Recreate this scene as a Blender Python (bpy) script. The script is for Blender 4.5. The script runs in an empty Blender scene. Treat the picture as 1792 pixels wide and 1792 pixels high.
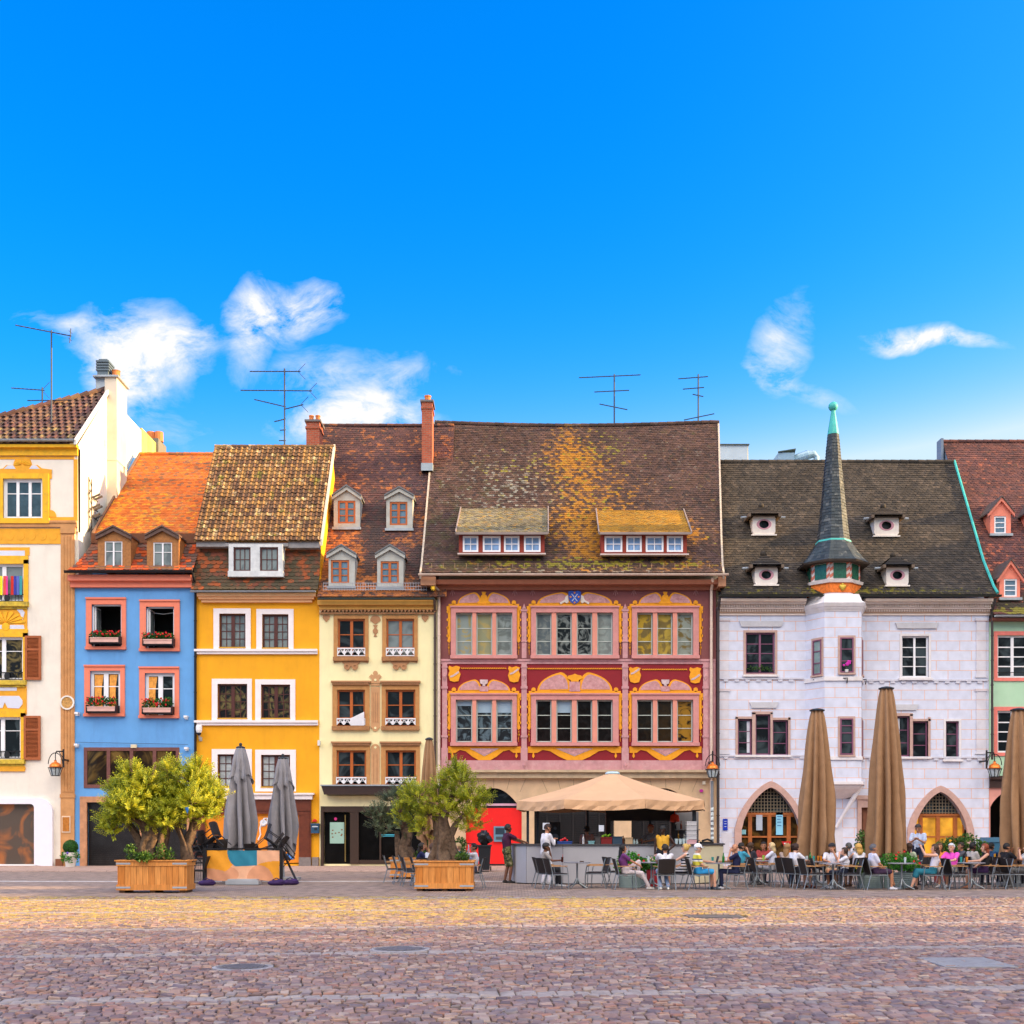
import bpy, math, random
from mathutils import Vector, Matrix, noise as mnoise
import numpy as np
R = math.radians
random.seed(7)
sc = bpy.context.scene
COL = sc.collection
# ------------------------------------------------------------------ camera, sun, sky, exposure
F = 2050.0            # focal length in photo pixels
EYE = 1.65            # eye height
HOR = 1450.0          # horizon row
D0 = 50.0             # distance of the row of facades
cam = bpy.data.cameras.new("Camera"); cam_o = bpy.data.objects.new("Camera", cam); COL.objects.link(cam_o)
cam_o.location = (0, 0, EYE); cam_o.rotation_euler = (R(90), 0, 0)
cam.sensor_width = 36; cam.lens = F/1792*36
cam.shift_y = (HOR-896)/1792; cam.clip_end = 2000; cam.clip_start = 0.1
sc.camera = cam_o
SUN_EL, SUN_AZ = 15.5, 89.5      # azimuth clockwise from +Y
sun = bpy.data.lights.new("Sun", 'SUN'); sun.energy = 5.0; sun.angle = R(0.6); sun.color = (1.0, 0.66, 0.30)
sun_o = bpy.data.objects.new("Sun", sun); COL.objects.link(sun_o)
sd = Vector((math.cos(R(SUN_EL))*math.sin(R(SUN_AZ)), math.cos(R(SUN_EL))*math.cos(R(SUN_AZ)), math.sin(R(SUN_EL))))
sun_o.rotation_euler = sd.to_track_quat('Z', 'Y').to_euler(); sun_o.location = sd*80
sc.view_settings.view_transform = 'Standard'; sc.view_settings.look = 'None'
sc.view_settings.gamma = 1.0; sc.view_settings.use_curve_mapping = False
sc.view_settings.exposure = 1.5
world = bpy.data.worlds.new("World"); sc.world = world; world.use_nodes = True
def build_world():
 nt = world.node_tree; nt.nodes.clear(); N = nt.nodes.new; L = nt.links.new
 out = N('ShaderNodeOutputWorld'); bg = N('ShaderNodeBackground'); L(bg.outputs[0], out.inputs[0])
 bg.inputs['Strength'].default_value = 0.12
 sky = N('ShaderNodeTexSky'); sky.sky_type = 'NISHITA'; sky.sun_disc = False
 sky.sun_elevation = R(SUN_EL); sky.sun_rotation = R(SUN_AZ); sky.air_density = 1.0; sky.dust_density = 0.4; sky.ozone_density = 3.0
 hs = N('ShaderNodeHueSaturation'); hs.inputs['Saturation'].default_value = 1.6; hs.inputs['Value'].default_value = 1.0
 L(sky.outputs[0], hs.inputs['Color'])
 tc = N('ShaderNodeTexCoord'); sep = N('ShaderNodeSeparateXYZ'); L(tc.outputs['Generated'], sep.inputs[0])
 def math_(op, a, b=None, clamp=False):
  m = N('ShaderNodeMath'); m.operation = op; m.use_clamp = clamp
  for i, q in enumerate((a, b)):
   if q is None: continue
   if isinstance(q, (int, float)): m.inputs[i].default_value = q
   else: L(q, m.inputs[i])
  return m.outputs[0]
 def madd(a, k, c):
  m = N('ShaderNodeMath'); m.operation = 'MULTIPLY_ADD'; L(a, m.inputs[0]); m.inputs[1].default_value = k; m.inputs[2].default_value = c; return m.outputs[0]
 # clear blue, deeper towards the zenith, with pale haze low down and towards the sun (the colour of the air itself)
 el = sep.outputs['Z']
 mulc = N('ShaderNodeMix'); mulc.data_type = 'RGBA'; mulc.blend_type = 'MULTIPLY'; mulc.inputs[0].default_value = 1.0
 L(hs.outputs[0], mulc.inputs[6]); mulc.inputs[7].default_value = (0.12, 1.0, 1.36, 1)
 ex_ = math_('MULTIPLY', math_('EXPONENT', math_('MULTIPLY', math_('SUBTRACT', el, .29), -18.0)), .66)
 hz = math_('MULTIPLY', ex_, math_('MAXIMUM', madd(sep.outputs['X'], 1.3, 1.0), 0.1))
 xx = math_('MAXIMUM', sep.outputs['X'], 0.0)
 hz = math_('MINIMUM', math_('ADD', hz, math_('MULTIPLY', math_('MULTIPLY', xx, xx), .8)), .93)
 hm = N('ShaderNodeMix'); hm.data_type = 'RGBA'; L(hz, hm.inputs[0]); L(mulc.outputs[2], hm.inputs[6]); hc = N('ShaderNodeMix'); hc.data_type = 'RGBA'; L(hz, hc.inputs[0]); hc.inputs[6].default_value = (0.3, 2.0, 3.0, 1); hc.inputs[7].default_value = (2.3, 2.75, 2.95, 1); L(hc.outputs[2], hm.inputs[7])
 # clouds, placed by direction on the sky
 ysafe = math_('MAXIMUM', sep.outputs['Y'], 0.05)
 u = math_('DIVIDE', sep.outputs['X'], ysafe); v = math_('DIVIDE', sep.outputs['Z'], ysafe)
 uv = N('ShaderNodeCombineXYZ'); L(u, uv.inputs[0]); L(v, uv.inputs[1])
 wn = N('ShaderNodeTexNoise'); wn.inputs['Scale'].default_value = 9; wn.inputs['Detail'].default_value = 4
 L(uv.outputs[0], wn.inputs['Vector'])
 ws = N('ShaderNodeVectorMath'); ws.operation = 'SUBTRACT'; L(wn.outputs['Color'], ws.inputs[0]); ws.inputs[1].default_value = (.5, .5, .5)
 wm = N('ShaderNodeVectorMath'); wm.operation = 'SCALE'; wm.inputs['Scale'].default_value = 0.05; L(ws.outputs[0], wm.inputs[0])
 wa = N('ShaderNodeVectorMath'); wa.operation = 'ADD'; L(uv.outputs[0], wa.inputs[0]); L(wm.outputs[0], wa.inputs[1])
 total = None
 #        px, py, half-width, half-height, rotation(deg), weight
 for px, py, rx, ry, rot, wgt in ((235, 605, 115, 80, -12, 1.1), (215, 665, 60, 75, 15, .9), (325, 605, 60, 42, 20, .7), (100, 560, 90, 20, -10, .5),
          (500, 540, 95, 46, 5, 1.1), (440, 575, 40, 90, -12, .9), (550, 530, 40, 40, 0, .7),
          (600, 665, 120, 60, -8, .72), (650, 722, 110, 34, -4, 1.1), (560, 735, 90, 30, 0, .9), (700, 650, 60, 55, 35, .42),
          (290, 745, 120, 50, 0, .35), (1362, 590, 38, 105, -22, .62), (1395, 682, 90, 20, -20, .5), (1345, 650, 40, 50, 0, .4),
          (1600, 590, 110, 24, -7, .85), (1660, 602, 110, 16, -4, .7), (1560, 580, 40, 20, -20, .5), (800, 648, 50, 12, -12, .22)):
  mp = N('ShaderNodeMapping'); mp.vector_type = 'TEXTURE'
  mp.inputs['Location'].default_value = ((px-896)/F, (HOR-py)/F, 0)
  mp.inputs['Rotation'].default_value = (0, 0, R(rot)); mp.inputs['Scale'].default_value = (rx/F*1.38, ry/F*1.38, 1)
  L(wa.outputs[0], mp.inputs['Vector'])
  g = N('ShaderNodeTexGradient'); g.gradient_type = 'SPHERICAL'; L(mp.outputs[0], g.inputs[0])
  t = math_('MULTIPLY', g.outputs['Fac'], wgt)
  total = t if total is None else math_('ADD', total, t)
 mp = N('ShaderNodeMapping'); mp.inputs['Rotation'].default_value = (0, 0, R(-35)); mp.inputs['Scale'].default_value = (1.0, 1.7, 1)
 L(wa.outputs[0], mp.inputs['Vector'])
 n2 = N('ShaderNodeTexNoise'); n2.inputs['Scale'].default_value = 16; n2.inputs['Detail'].default_value = 9; n2.inputs['Roughness'].default_value = .66
 n2.inputs['Distortion'].default_value = .3
 L(mp.outputs[0], n2.inputs['Vector'])
 nn = math_('MULTIPLY_ADD', n2.outputs['Fac'], 2.7); nn.node.inputs[2].default_value = -0.86
 dens = math_('MULTIPLY', total, nn)
 dens = math_('MULTIPLY', math_('SUBTRACT', dens, 0.07), 1.75, True)
 front = math_('GREATER_THAN', sep.outputs['Y'], 0.06)
 dens = math_('MULTIPLY', dens, front)
 # broken bright clouds added behind the viewer as fill light on the facades
 n3 = N('ShaderNodeTexNoise'); n3.inputs['Scale'].default_value = 3.2; n3.inputs['Detail'].default_value = 6; L(tc.outputs['Generated'], n3.inputs['Vector'])
 back = math_('MULTIPLY', math_('MULTIPLY', math_('SUBTRACT', math_('MULTIPLY', sep.outputs['Y'], -1.0), -0.05), 2.2, True), math_('MULTIPLY', math_('SUBTRACT', el, .26), 3.2, True))
 bc = math_('MULTIPLY', back, math_('MULTIPLY', math_('SUBTRACT', n3.outputs['Fac'], 0.36), 5.0, True))
 bc = math_('MULTIPLY', bc, 0.9)
 m1 = N('ShaderNodeMix'); m1.data_type = 'RGBA'; L(dens, m1.inputs[0]); L(hm.outputs[2], m1.inputs[6]); m1.inputs[7].default_value = (2.95, 2.97, 3.0, 1)
 m2 = N('ShaderNodeMix'); m2.data_type = 'RGBA'; L(bc, m2.inputs[0]); L(m1.outputs[2], m2.inputs[6]); m2.inputs[7].default_value = (21.5, 18.6, 15.2, 1)
 L(m2.outputs[2], bg.inputs['Color'])
build_world()
# ------------------------------------------------------------------ coordinates
S = D0/F
def fx(px): return (px-896)*S
def fz(py): return EYE+(HOR-py)*S
def P(px, py, d): return Vector(((px-896)*d/F, d, EYE+(HOR-py)*d/F))
def gd(py): return F*EYE/(py-HOR)          # depth of a ground point seen at row py
# ------------------------------------------------------------------ mesh helpers
OFF = {}
class MB:
 def __init__(s): s.v = []; s.f = []; s.m = []; s.a = []; s.g = []
 def add(s, vs, fs, mi=0, a=0.5):
  b = len(s.v); p = len(s.f); s.v += [tuple(q) for q in vs]; s.g.append((b, len(s.v), p, p+len(fs)))
  for f in fs: s.f.append([b+i for i in f]); s.m.append(mi); s.a.append(a)
 def box(s, x0, x1, y0, y1, z0, z1, mi=0, a=0.5):
  s.add([(x0,y0,z0),(x1,y0,z0),(x1,y1,z0),(x0,y1,z0),(x0,y0,z1),(x1,y0,z1),(x1,y1,z1),(x0,y1,z1)],
    [(0,1,5,4),(1,2,6,5),(2,3,7,6),(3,0,4,7),(4,5,6,7),(3,2,1,0)], mi, a)
 def obox(s, c, ax, ay, az, mi=0):     # centre and three half-axes
  c = Vector(c); ax = Vector(ax); ay = Vector(ay); az = Vector(az)
  vs = [c+i*ax+j*ay+k*az for k in (-1,1) for i, j in ((-1,-1),(1,-1),(1,1),(-1,1))]
  s.add(vs, [(0,1,5,4),(1,2,6,5),(2,3,7,6),(3,0,4,7),(4,5,6,7),(3,2,1,0)], mi)
 def pb(s, px0, px1, py0, py1, d0, d1, mi=0):   # box on the facade by photo pixels; py0 above py1
  s.box(fx(px0), fx(px1), d0, d1, fz(py1), fz(py0), mi)
 def prism(s, pts, d0, d1, mi=0, a=0.5):   # polygon in (x,z), extruded along y from d0 (front) to d1
  n = len(pts)
  ar = sum(pts[i][0]*pts[(i+1)%n][1]-pts[(i+1)%n][0]*pts[i][1] for i in range(n))
  if ar < 0: pts = pts[::-1]
  vs = [(x,d0,z) for x,z in pts]+[(x,d1,z) for x,z in pts]
  fs = [list(range(n)), list(range(2*n-1,n-1,-1))]+[(i,n+i,n+(i+1)%n,(i+1)%n) for i in range(n)]
  s.add(vs, fs, mi, a)
 def pp(s, pts, d0, d1, mi=0): s.prism([(fx(x),fz(y)) for x,y in pts], d0, d1, mi)
 def ring(s, outer, inner, d0, d1, mi=0):   # closed band between two outlines of equal count (x,z)
  n = len(outer)
  vs = [(x,d0,z) for x,z in outer]+[(x,d0,z) for x,z in inner]+[(x,d1,z) for x,z in outer]+[(x,d1,z) for x,z in inner]
  fs = []
  for i in range(n):
   j = (i+1)%n
   fs += [(i,j,n+j,n+i),(2*n+j,2*n+i,3*n+i,3*n+j),(i,2*n+i,2*n+j,j),(n+j,3*n+j,3*n+i,n+i)]
  s.add(vs, fs, mi)
 def band(s, a, b, d0, d1, mi=0):   # open strip between two polylines (x,z)
  n = len(a)
  vs = [(x,d0,z) for x,z in a]+[(x,d0,z) for x,z in b]+[(x,d1,z) for x,z in a]+[(x,d1,z) for x,z in b]
  fs = [(0,n,3*n,2*n),(n-1,3*n-1,4*n-1,2*n-1)]
  for i in range(n-1):
   j = i+1
   fs += [(i,j,n+j,n+i),(2*n+j,2*n+i,3*n+i,3*n+j),(i,2*n+i,2*n+j,j),(n+j,3*n+j,3*n+i,n+i)]
  s.add(vs, fs, mi)
 def tube(s, pts, r, n=8, mi=0, cap=True, a=0.5):
  pts = [Vector(p) for p in pts]; rs = r if isinstance(r, (list, tuple)) else [r]*len(pts)
  vs = []; up = Vector((0,0,1)); pu = None
  for i, p in enumerate(pts):
   t = (pts[min(i+1,len(pts)-1)]-pts[max(i-1,0)]); t = t.normalized() if t.length > 1e-9 else Vector((0,0,1))
   if pu is None:
    pu = t.orthogonal().normalized()
   pu = (pu-t*pu.dot(t)); pu = pu.normalized() if pu.length > 1e-6 else t.orthogonal().normalized()
   w = t.cross(pu)
   for k in range(n):
    q = 2*math.pi*k/n; vs.append(p+(pu*math.cos(q)+w*math.sin(q))*rs[i])
  fs = []
  for i in range(len(pts)-1):
   for k in range(n): fs.append((i*n+k, i*n+(k+1)%n, (i+1)*n+(k+1)%n, (i+1)*n+k))
  if cap: fs += [tuple(range(n-1,-1,-1)), tuple((len(pts)-1)*n+k for k in range(n))]
  s.add(vs, fs, mi, a)
 def lathe(s, prof, c=(0,0,0), n=20, mi=0, a=0.5, sx=1, sy=1):   # prof: (r,z) from bottom to top
  vs = []; fs = []
  for r, z in prof:
   for k in range(n):
    q = 2*math.pi*k/n; vs.append((c[0]+r*math.cos(q)*sx, c[1]+r*math.sin(q)*sy, c[2]+z))
  for i in range(len(prof)-1):
   for k in range(n): fs.append((i*n+k, i*n+(k+1)%n, (i+1)*n+(k+1)%n, (i+1)*n+k))
  fs += [tuple(range(n-1,-1,-1)), tuple((len(prof)-1)*n+k for k in range(n))]
  s.add(vs, fs, mi, a)
 def ball(s, c, rx, ry=None, rz=None, n=12, mi=0, a=0.5):
  ry = ry or rx; rz = rz or rx
  prof = [(math.sin(math.pi*i/8)+1e-4, -math.cos(math.pi*i/8)*rz) for i in range(9)]
  s.lathe([(r*1.0, z) for r, z in prof], c, n, mi, a, rx, ry)
 def build_each(s, name, mats, parent):
  for b, e, p, q in s.g:
   k = MB(); k.v = s.v[b:e]; k.f = [[i-b for i in f] for f in s.f[p:q]]; k.m = s.m[p:q]; k.a = s.a[p:q]; k.build(name, mats, parent)
 def build(s, name, mats, parent=None, smooth=False, attr=False):
  me = bpy.data.meshes.new(name); o = parent
  off = OFF.get(parent.name, Vector((0,0,0))) if parent else Vector((0,0,0))
  me.from_pydata([(x-off.x,y-off.y,z-off.z) for x,y,z in s.v], [], s.f)
  mats = mats if isinstance(mats, (list, tuple)) else [mats]
  for m in mats: me.materials.append(m)
  me.polygons.foreach_set('material_index', s.m)
  if smooth: me.polygons.foreach_set('use_smooth', [True]*len(s.f))
  if attr:
   at = me.attributes.new('rnd', 'FLOAT', 'FACE'); at.data.foreach_set('value', s.a)
  me.update()
  ob = bpy.data.objects.new(name, me); COL.objects.link(ob)
  if parent: ob.parent = parent; OFF[ob.name] = off
  return ob
def tag(o, label=None, cat=None, group=None, kind=None):
 if label: o['label'] = label
 if cat: o['category'] = cat
 if group: o['group'] = group
 if kind: o['kind'] = kind
 return o
def thing(name, label, cat, loc=(0,0,0), group=None):
 o = bpy.data.objects.new(name, None); COL.objects.link(o); o.location = loc; o.empty_display_size = .2
 OFF[o.name] = Vector(loc); tag(o, label, cat, group); return o
def dup(root, loc, rotz=0, label=None, group=None, scale=None):
 r = root.copy(); COL.objects.link(r); r.location = loc; r.rotation_euler = (0,0,rotz)
 if scale: r.scale = scale
 if label: r['label'] = label
 if group: r['group'] = group
 for ch in list(root.children):
  c = ch.copy(); COL.objects.link(c); c.parent = r
  for g in ch.children:
   q = g.copy(); COL.objects.link(q); q.parent = c
 return r
def arc(cx, cy, rx, ry, a0, a1, n=16):
 return [(cx+rx*math.cos(R(a0+(a1-a0)*i/n)), cy-ry*math.sin(R(a0+(a1-a0)*i/n))) for i in range(n+1)]   # photo pixels, y down
# ------------------------------------------------------------------ materials
def srgb(r, g, b):
 f = lambda c: (c/255/12.92 if c/255 <= .04045 else ((c/255+.055)/1.055)**2.4)
 return (f(r), f(g), f(b))
MATS = {}
def mk(name, col, rough=.75, var=.12, vs=2.5, bump=0.0, bs=40, metal=0.0, spec=.4, dirt=None, dirt_amt=.35, dirt_scale=1.2, streak=False, transl=0, coat=0):
 if name in MATS: return MATS[name]
 m = bpy.data.materials.new(name); m.use_nodes = True; MATS[name] = m
 nt = m.node_tree; N = nt.nodes.new; L = nt.links.new; b = nt.nodes['Principled BSDF']
 b.inputs['Roughness'].default_value = rough; b.inputs['Metallic'].default_value = metal; b.inputs['Specular IOR Level'].default_value = spec
 if coat: b.inputs['Coat Weight'].default_value = coat
 tc = N('ShaderNodeTexCoord')
 no = N('ShaderNodeTexNoise'); no.inputs['Scale'].default_value = vs; no.inputs['Detail'].default_value = 7; no.inputs['Roughness'].default_value = .6
 L(tc.outputs['Object'], no.inputs['Vector'])
 mr = N('ShaderNodeMapRange'); mr.inputs[1].default_value = .3; mr.inputs[2].default_value = .7; mr.inputs[3].default_value = 1-var; mr.inputs[4].default_value = 1+var
 L(no.outputs['Fac'], mr.inputs[0])
 mx = N('ShaderNodeVectorMath'); mx.operation = 'SCALE'; mx.inputs[0].default_value = col; L(mr.outputs[0], mx.inputs['Scale'])
 c = mx.outputs[0]
 if dirt:
  mp = N('ShaderNodeMapping'); mp.inputs['Scale'].default_value = (1, 1, .22 if streak else 1); L(tc.outputs['Object'], mp.inputs['Vector'])
  n2 = N('ShaderNodeTexNoise'); n2.inputs['Scale'].default_value = dirt_scale; n2.inputs['Detail'].default_value = 9; n2.inputs['Roughness'].default_value = .7
  L(mp.outputs[0], n2.inputs['Vector'])
  m2 = N('ShaderNodeMapRange'); m2.inputs[1].default_value = .5; m2.inputs[2].default_value = .75; m2.inputs[3].default_value = 0; m2.inputs[4].default_value = dirt_amt
  L(n2.outputs['Fac'], m2.inputs[0])
  mi = N('ShaderNodeMix'); mi.data_type = 'RGBA'; L(m2.outputs[0], mi.inputs[0]); L(c, mi.inputs[6]); mi.inputs[7].default_value = (*dirt, 1); c = mi.outputs[2]
 L(c, b.inputs['Base Color'])
 if bump:
  n3 = N('ShaderNodeTexNoise'); n3.inputs['Scale'].default_value = bs; n3.inputs['Detail'].default_value = 4; L(tc.outputs['Object'], n3.inputs['Vector'])
  bp = N('ShaderNodeBump'); bp.inputs['Strength'].default_value = bump; bp.inputs['Distance'].default_value = .02; L(n3.outputs['Fac'], bp.inputs['Height']); L(bp.outputs[0], b.inputs['Normal'])
 if transl:
  t = N('ShaderNodeBsdfTranslucent'); L(c, t.inputs['Color']); ms = N('ShaderNodeMixShader'); ms.inputs[0].default_value = transl
  L(b.outputs[0], ms.inputs[1]); L(t.outputs[0], ms.inputs[2]); L(ms.outputs[0], nt.nodes['Material Output'].inputs[0])
 return m
def glass(name, tint=(.012,.014,.016), wav=.15, ws=3.0, ior=1.9, tint2=None, ts=1.2, spec=.14):  # pane tints stand in for reflections and for the rooms behind
 if name in MATS: return MATS[name]
 m = mk(name, tint, rough=.03, var=.3, spec=1.0); nt = m.node_tree; N = nt.nodes.new; L = nt.links.new; b = nt.nodes['Principled BSDF']
 b.inputs['IOR'].default_value = 1.5; b.inputs['Specular IOR Level'].default_value = spec*(ior-.9)
 tc = N('ShaderNodeTexCoord'); n3 = N('ShaderNodeTexNoise'); n3.inputs['Scale'].default_value = ws; n3.inputs['Detail'].default_value = 2
 L(tc.outputs['Object'], n3.inputs['Vector']); bp = N('ShaderNodeBump'); bp.inputs['Strength'].default_value = wav; bp.inputs['Distance'].default_value = .05
 L(n3.outputs['Fac'], bp.inputs['Height']); L(bp.outputs[0], b.inputs['Normal'])
 if tint2:  # second tint paints swirls that stand in for reflections
  n4 = N('ShaderNodeTexNoise'); n4.inputs['Scale'].default_value = ts; n4.inputs['Detail'].default_value = 3; n4.inputs['Distortion'].default_value = 2.0; L(tc.outputs['Object'], n4.inputs['Vector'])
  cr = N('ShaderNodeValToRGB'); cr.color_ramp.elements[0].position = .47; cr.color_ramp.elements[0].color = (*tint, 1)
  cr.color_ramp.elements[1].position = .6; cr.color_ramp.elements[1].color = (*tint2, 1); L(n4.outputs['Fac'], cr.inputs[0]); L(cr.outputs[0], b.inputs['Base Color'])
 return m
def brick_mat(name, c1, c2, mortar, bw, bh, ms=.012, rough=.85, bump=.4, axis='XZ', ovar=.1, off=.5):
 m = bpy.data.materials.new(name); m.use_nodes = True; MATS[name] = m
 nt = m.node_tree; N = nt.nodes.new; L = nt.links.new; b = nt.nodes['Principled BSDF']; b.inputs['Roughness'].default_value = rough; b.inputs['Specular IOR Level'].default_value = .3
 tc = N('ShaderNodeTexCoord'); sp = N('ShaderNodeSeparateXYZ'); L(tc.outputs['Object'], sp.inputs[0]); cb = N('ShaderNodeCombineXYZ')
 if axis == 'XZ':
  ad = N('ShaderNodeMath'); ad.operation = 'ADD'; L(sp.outputs['X'], ad.inputs[0]); L(sp.outputs['Y'], ad.inputs[1]); L(ad.outputs[0], cb.inputs[0]); L(sp.outputs['Z'], cb.inputs[1])
 else: L(sp.outputs['X'], cb.inputs[0]); L(sp.outputs['Y'], cb.inputs[1])
 br = N('ShaderNodeTexBrick'); br.inputs['Color1'].default_value = (*c1, 1); br.inputs['Color2'].default_value = (*c2, 1); br.inputs['Mortar'].default_value = (*mortar, 1)
 br.inputs['Scale'].default_value = 1; br.inputs['Mortar Size'].default_value = ms; br.inputs['Brick Width'].default_value = bw; br.inputs['Row Height'].default_value = bh; br.offset = off
 L(cb.outputs[0], br.inputs['Vector'])
 no = N('ShaderNodeTexNoise'); no.inputs['Scale'].default_value = 3; no.inputs['Detail'].default_value = 8; L(tc.outputs['Object'], no.inputs['Vector'])
 mr = N('ShaderNodeMapRange'); mr.inputs[1].default_value = .3; mr.inputs[2].default_value = .7; mr.inputs[3].default_value = 1-ovar; mr.inputs[4].default_value = 1+ovar; L(no.outputs['Fac'], mr.inputs[0])
 vm = N('ShaderNodeVectorMath'); vm.operation = 'SCALE'; L(br.outputs['Color'], vm.inputs[0]); L(mr.outputs[0], vm.inputs['Scale']); L(vm.outputs[0], b.inputs['Base Color'])
 if bump:
  iv = N('ShaderNodeMath'); iv.operation = 'SUBTRACT'; iv.inputs[0].default_value = 1; L(br.outputs['Fac'], iv.inputs[1])
  bp = N('ShaderNodeBump'); bp.inputs['Strength'].default_value = bump; bp.inputs['Distance'].default_value = .01; L(iv.outputs[0], bp.inputs['Height']); L(bp.outputs[0], b.inputs['Normal'])
 return m
def tile_mat(name, cols, moss=None, moss2=None, patch=None, rough=.8, amb=.25):
 """clay tiles: colour per tile from its random value, weathering and lichen by noise; moss = (color, threshold, (cx,cz,rx,rz,weight)list)"""
 m = bpy.data.materials.new(name); m.use_nodes = True; MATS[name] = m
 nt = m.node_tree; N = nt.nodes.new; L = nt.links.new; b = nt.nodes['Principled BSDF']; b.inputs['Roughness'].default_value = rough; b.inputs['Specular IOR Level'].default_value = .25
 at = N('ShaderNodeAttribute'); at.attribute_name = 'rnd'
 cr = N('ShaderNodeValToRGB'); cr.color_ramp.interpolation = 'LINEAR'
 e = cr.color_ramp.elements
 for i, c in enumerate(cols):
  p = i/(len(cols)-1)
  q = e[0] if i == 0 else e[1] if i == len(cols)-1 else e.new(p)
 for i, c in enumerate(cols):
  e[i].position = i/(len(cols)-1); e[i].color = (*c, 1)
 L(at.outputs['Fac'], cr.inputs[0])
 tc = N('ShaderNodeTexCoord')
 no = N('ShaderNodeTexNoise'); no.inputs['Scale'].default_value = .55; no.inputs['Detail'].default_value = 8; no.inputs['Roughness'].default_value = .65; L(tc.outputs['Object'], no.inputs['Vector'])
 mr = N('ShaderNodeMapRange'); mr.inputs[1].default_value = .32; mr.inputs[2].default_value = .68; mr.inputs[3].default_value = 1-amb; mr.inputs[4].default_value = 1+amb; L(no.outputs['Fac'], mr.inputs[0])
 vm = N('ShaderNodeVectorMath'); vm.operation = 'SCALE'; L(cr.outputs[0], vm.inputs[0]); L(mr.outputs[0], vm.inputs['Scale'])
 c = vm.outputs[0]
 def layer(c, color, thr, width, blobs, scale, perTile=.25):
  sp = N('ShaderNodeSeparateXYZ'); L(tc.outputs['Object'], sp.inputs[0]); cb = N('ShaderNodeCombineXYZ'); L(sp.outputs['X'], cb.inputs[0]); L(sp.outputs['Z'], cb.inputs[1])
  tot = None
  for cx, cz, rx, rz, w in blobs or []:
   mp = N('ShaderNodeMapping'); mp.vector_type = 'TEXTURE'; mp.inputs['Location'].default_value = (cx, cz, 0); mp.inputs['Scale'].default_value = (rx, rz, 1); L(cb.outputs[0], mp.inputs['Vector'])
   g = N('ShaderNodeTexGradient'); g.gradient_type = 'SPHERICAL'; L(mp.outputs[0], g.inputs[0])
   ml = N('ShaderNodeMath'); ml.operation = 'MULTIPLY'; L(g.outputs['Fac'], ml.inputs[0]); ml.inputs[1].default_value = w
   if tot is None: tot = ml.outputs[0]
   else:
    ad = N('ShaderNodeMath'); ad.operation = 'ADD'; L(tot, ad.inputs[0]); L(ml.outputs[0], ad.inputs[1]); tot = ad.outputs[0]
  n2 = N('ShaderNodeTexNoise'); n2.inputs['Scale'].default_value = scale; n2.inputs['Detail'].default_value = 8; n2.inputs['Roughness'].default_value = .72; L(tc.outputs['Object'], n2.inputs['Vector'])
  s = n2.outputs['Fac']
  if tot is not None:
   ad = N('ShaderNodeMath'); ad.operation = 'ADD'; L(s, ad.inputs[0]); L(tot, ad.inputs[1]); s = ad.outputs[0]
  pt = N('ShaderNodeMath'); pt.operation = 'MULTIPLY_ADD'; L(at.outputs['Fac'], pt.inputs[0]); pt.inputs[1].default_value = perTile; L(s, pt.inputs[2]); s = pt.outputs[0]
  m2 = N('ShaderNodeMapRange'); m2.inputs[1].default_value = thr; m2.inputs[2].default_value = thr+width; m2.inputs[3].default_value = 0; m2.inputs[4].default_value = .92; L(s, m2.inputs[0])
  mi = N('ShaderNodeMix'); mi.data_type = 'RGBA'; L(m2.outputs[0], mi.inputs[0]); L(c, mi.inputs[6]); mi.inputs[7].default_value = (*color, 1)
  return mi.outputs[2]
 for ly in (moss or []): c = layer(c, *ly)
 L(c, b.inputs['Base Color'])
 n3 = N('ShaderNodeTexNoise'); n3.inputs['Scale'].default_value = 45; n3.inputs['Detail'].default_value = 4; L(tc.outputs['Object'], n3.inputs['Vector'])
 bp = N('ShaderNodeBump'); bp.inputs['Strength'].default_value = .35; bp.inputs['Distance'].default_value = .012; L(n3.outputs['Fac'], bp.inputs['Height']); L(bp.outputs[0], b.inputs['Normal'])
 return m
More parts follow.
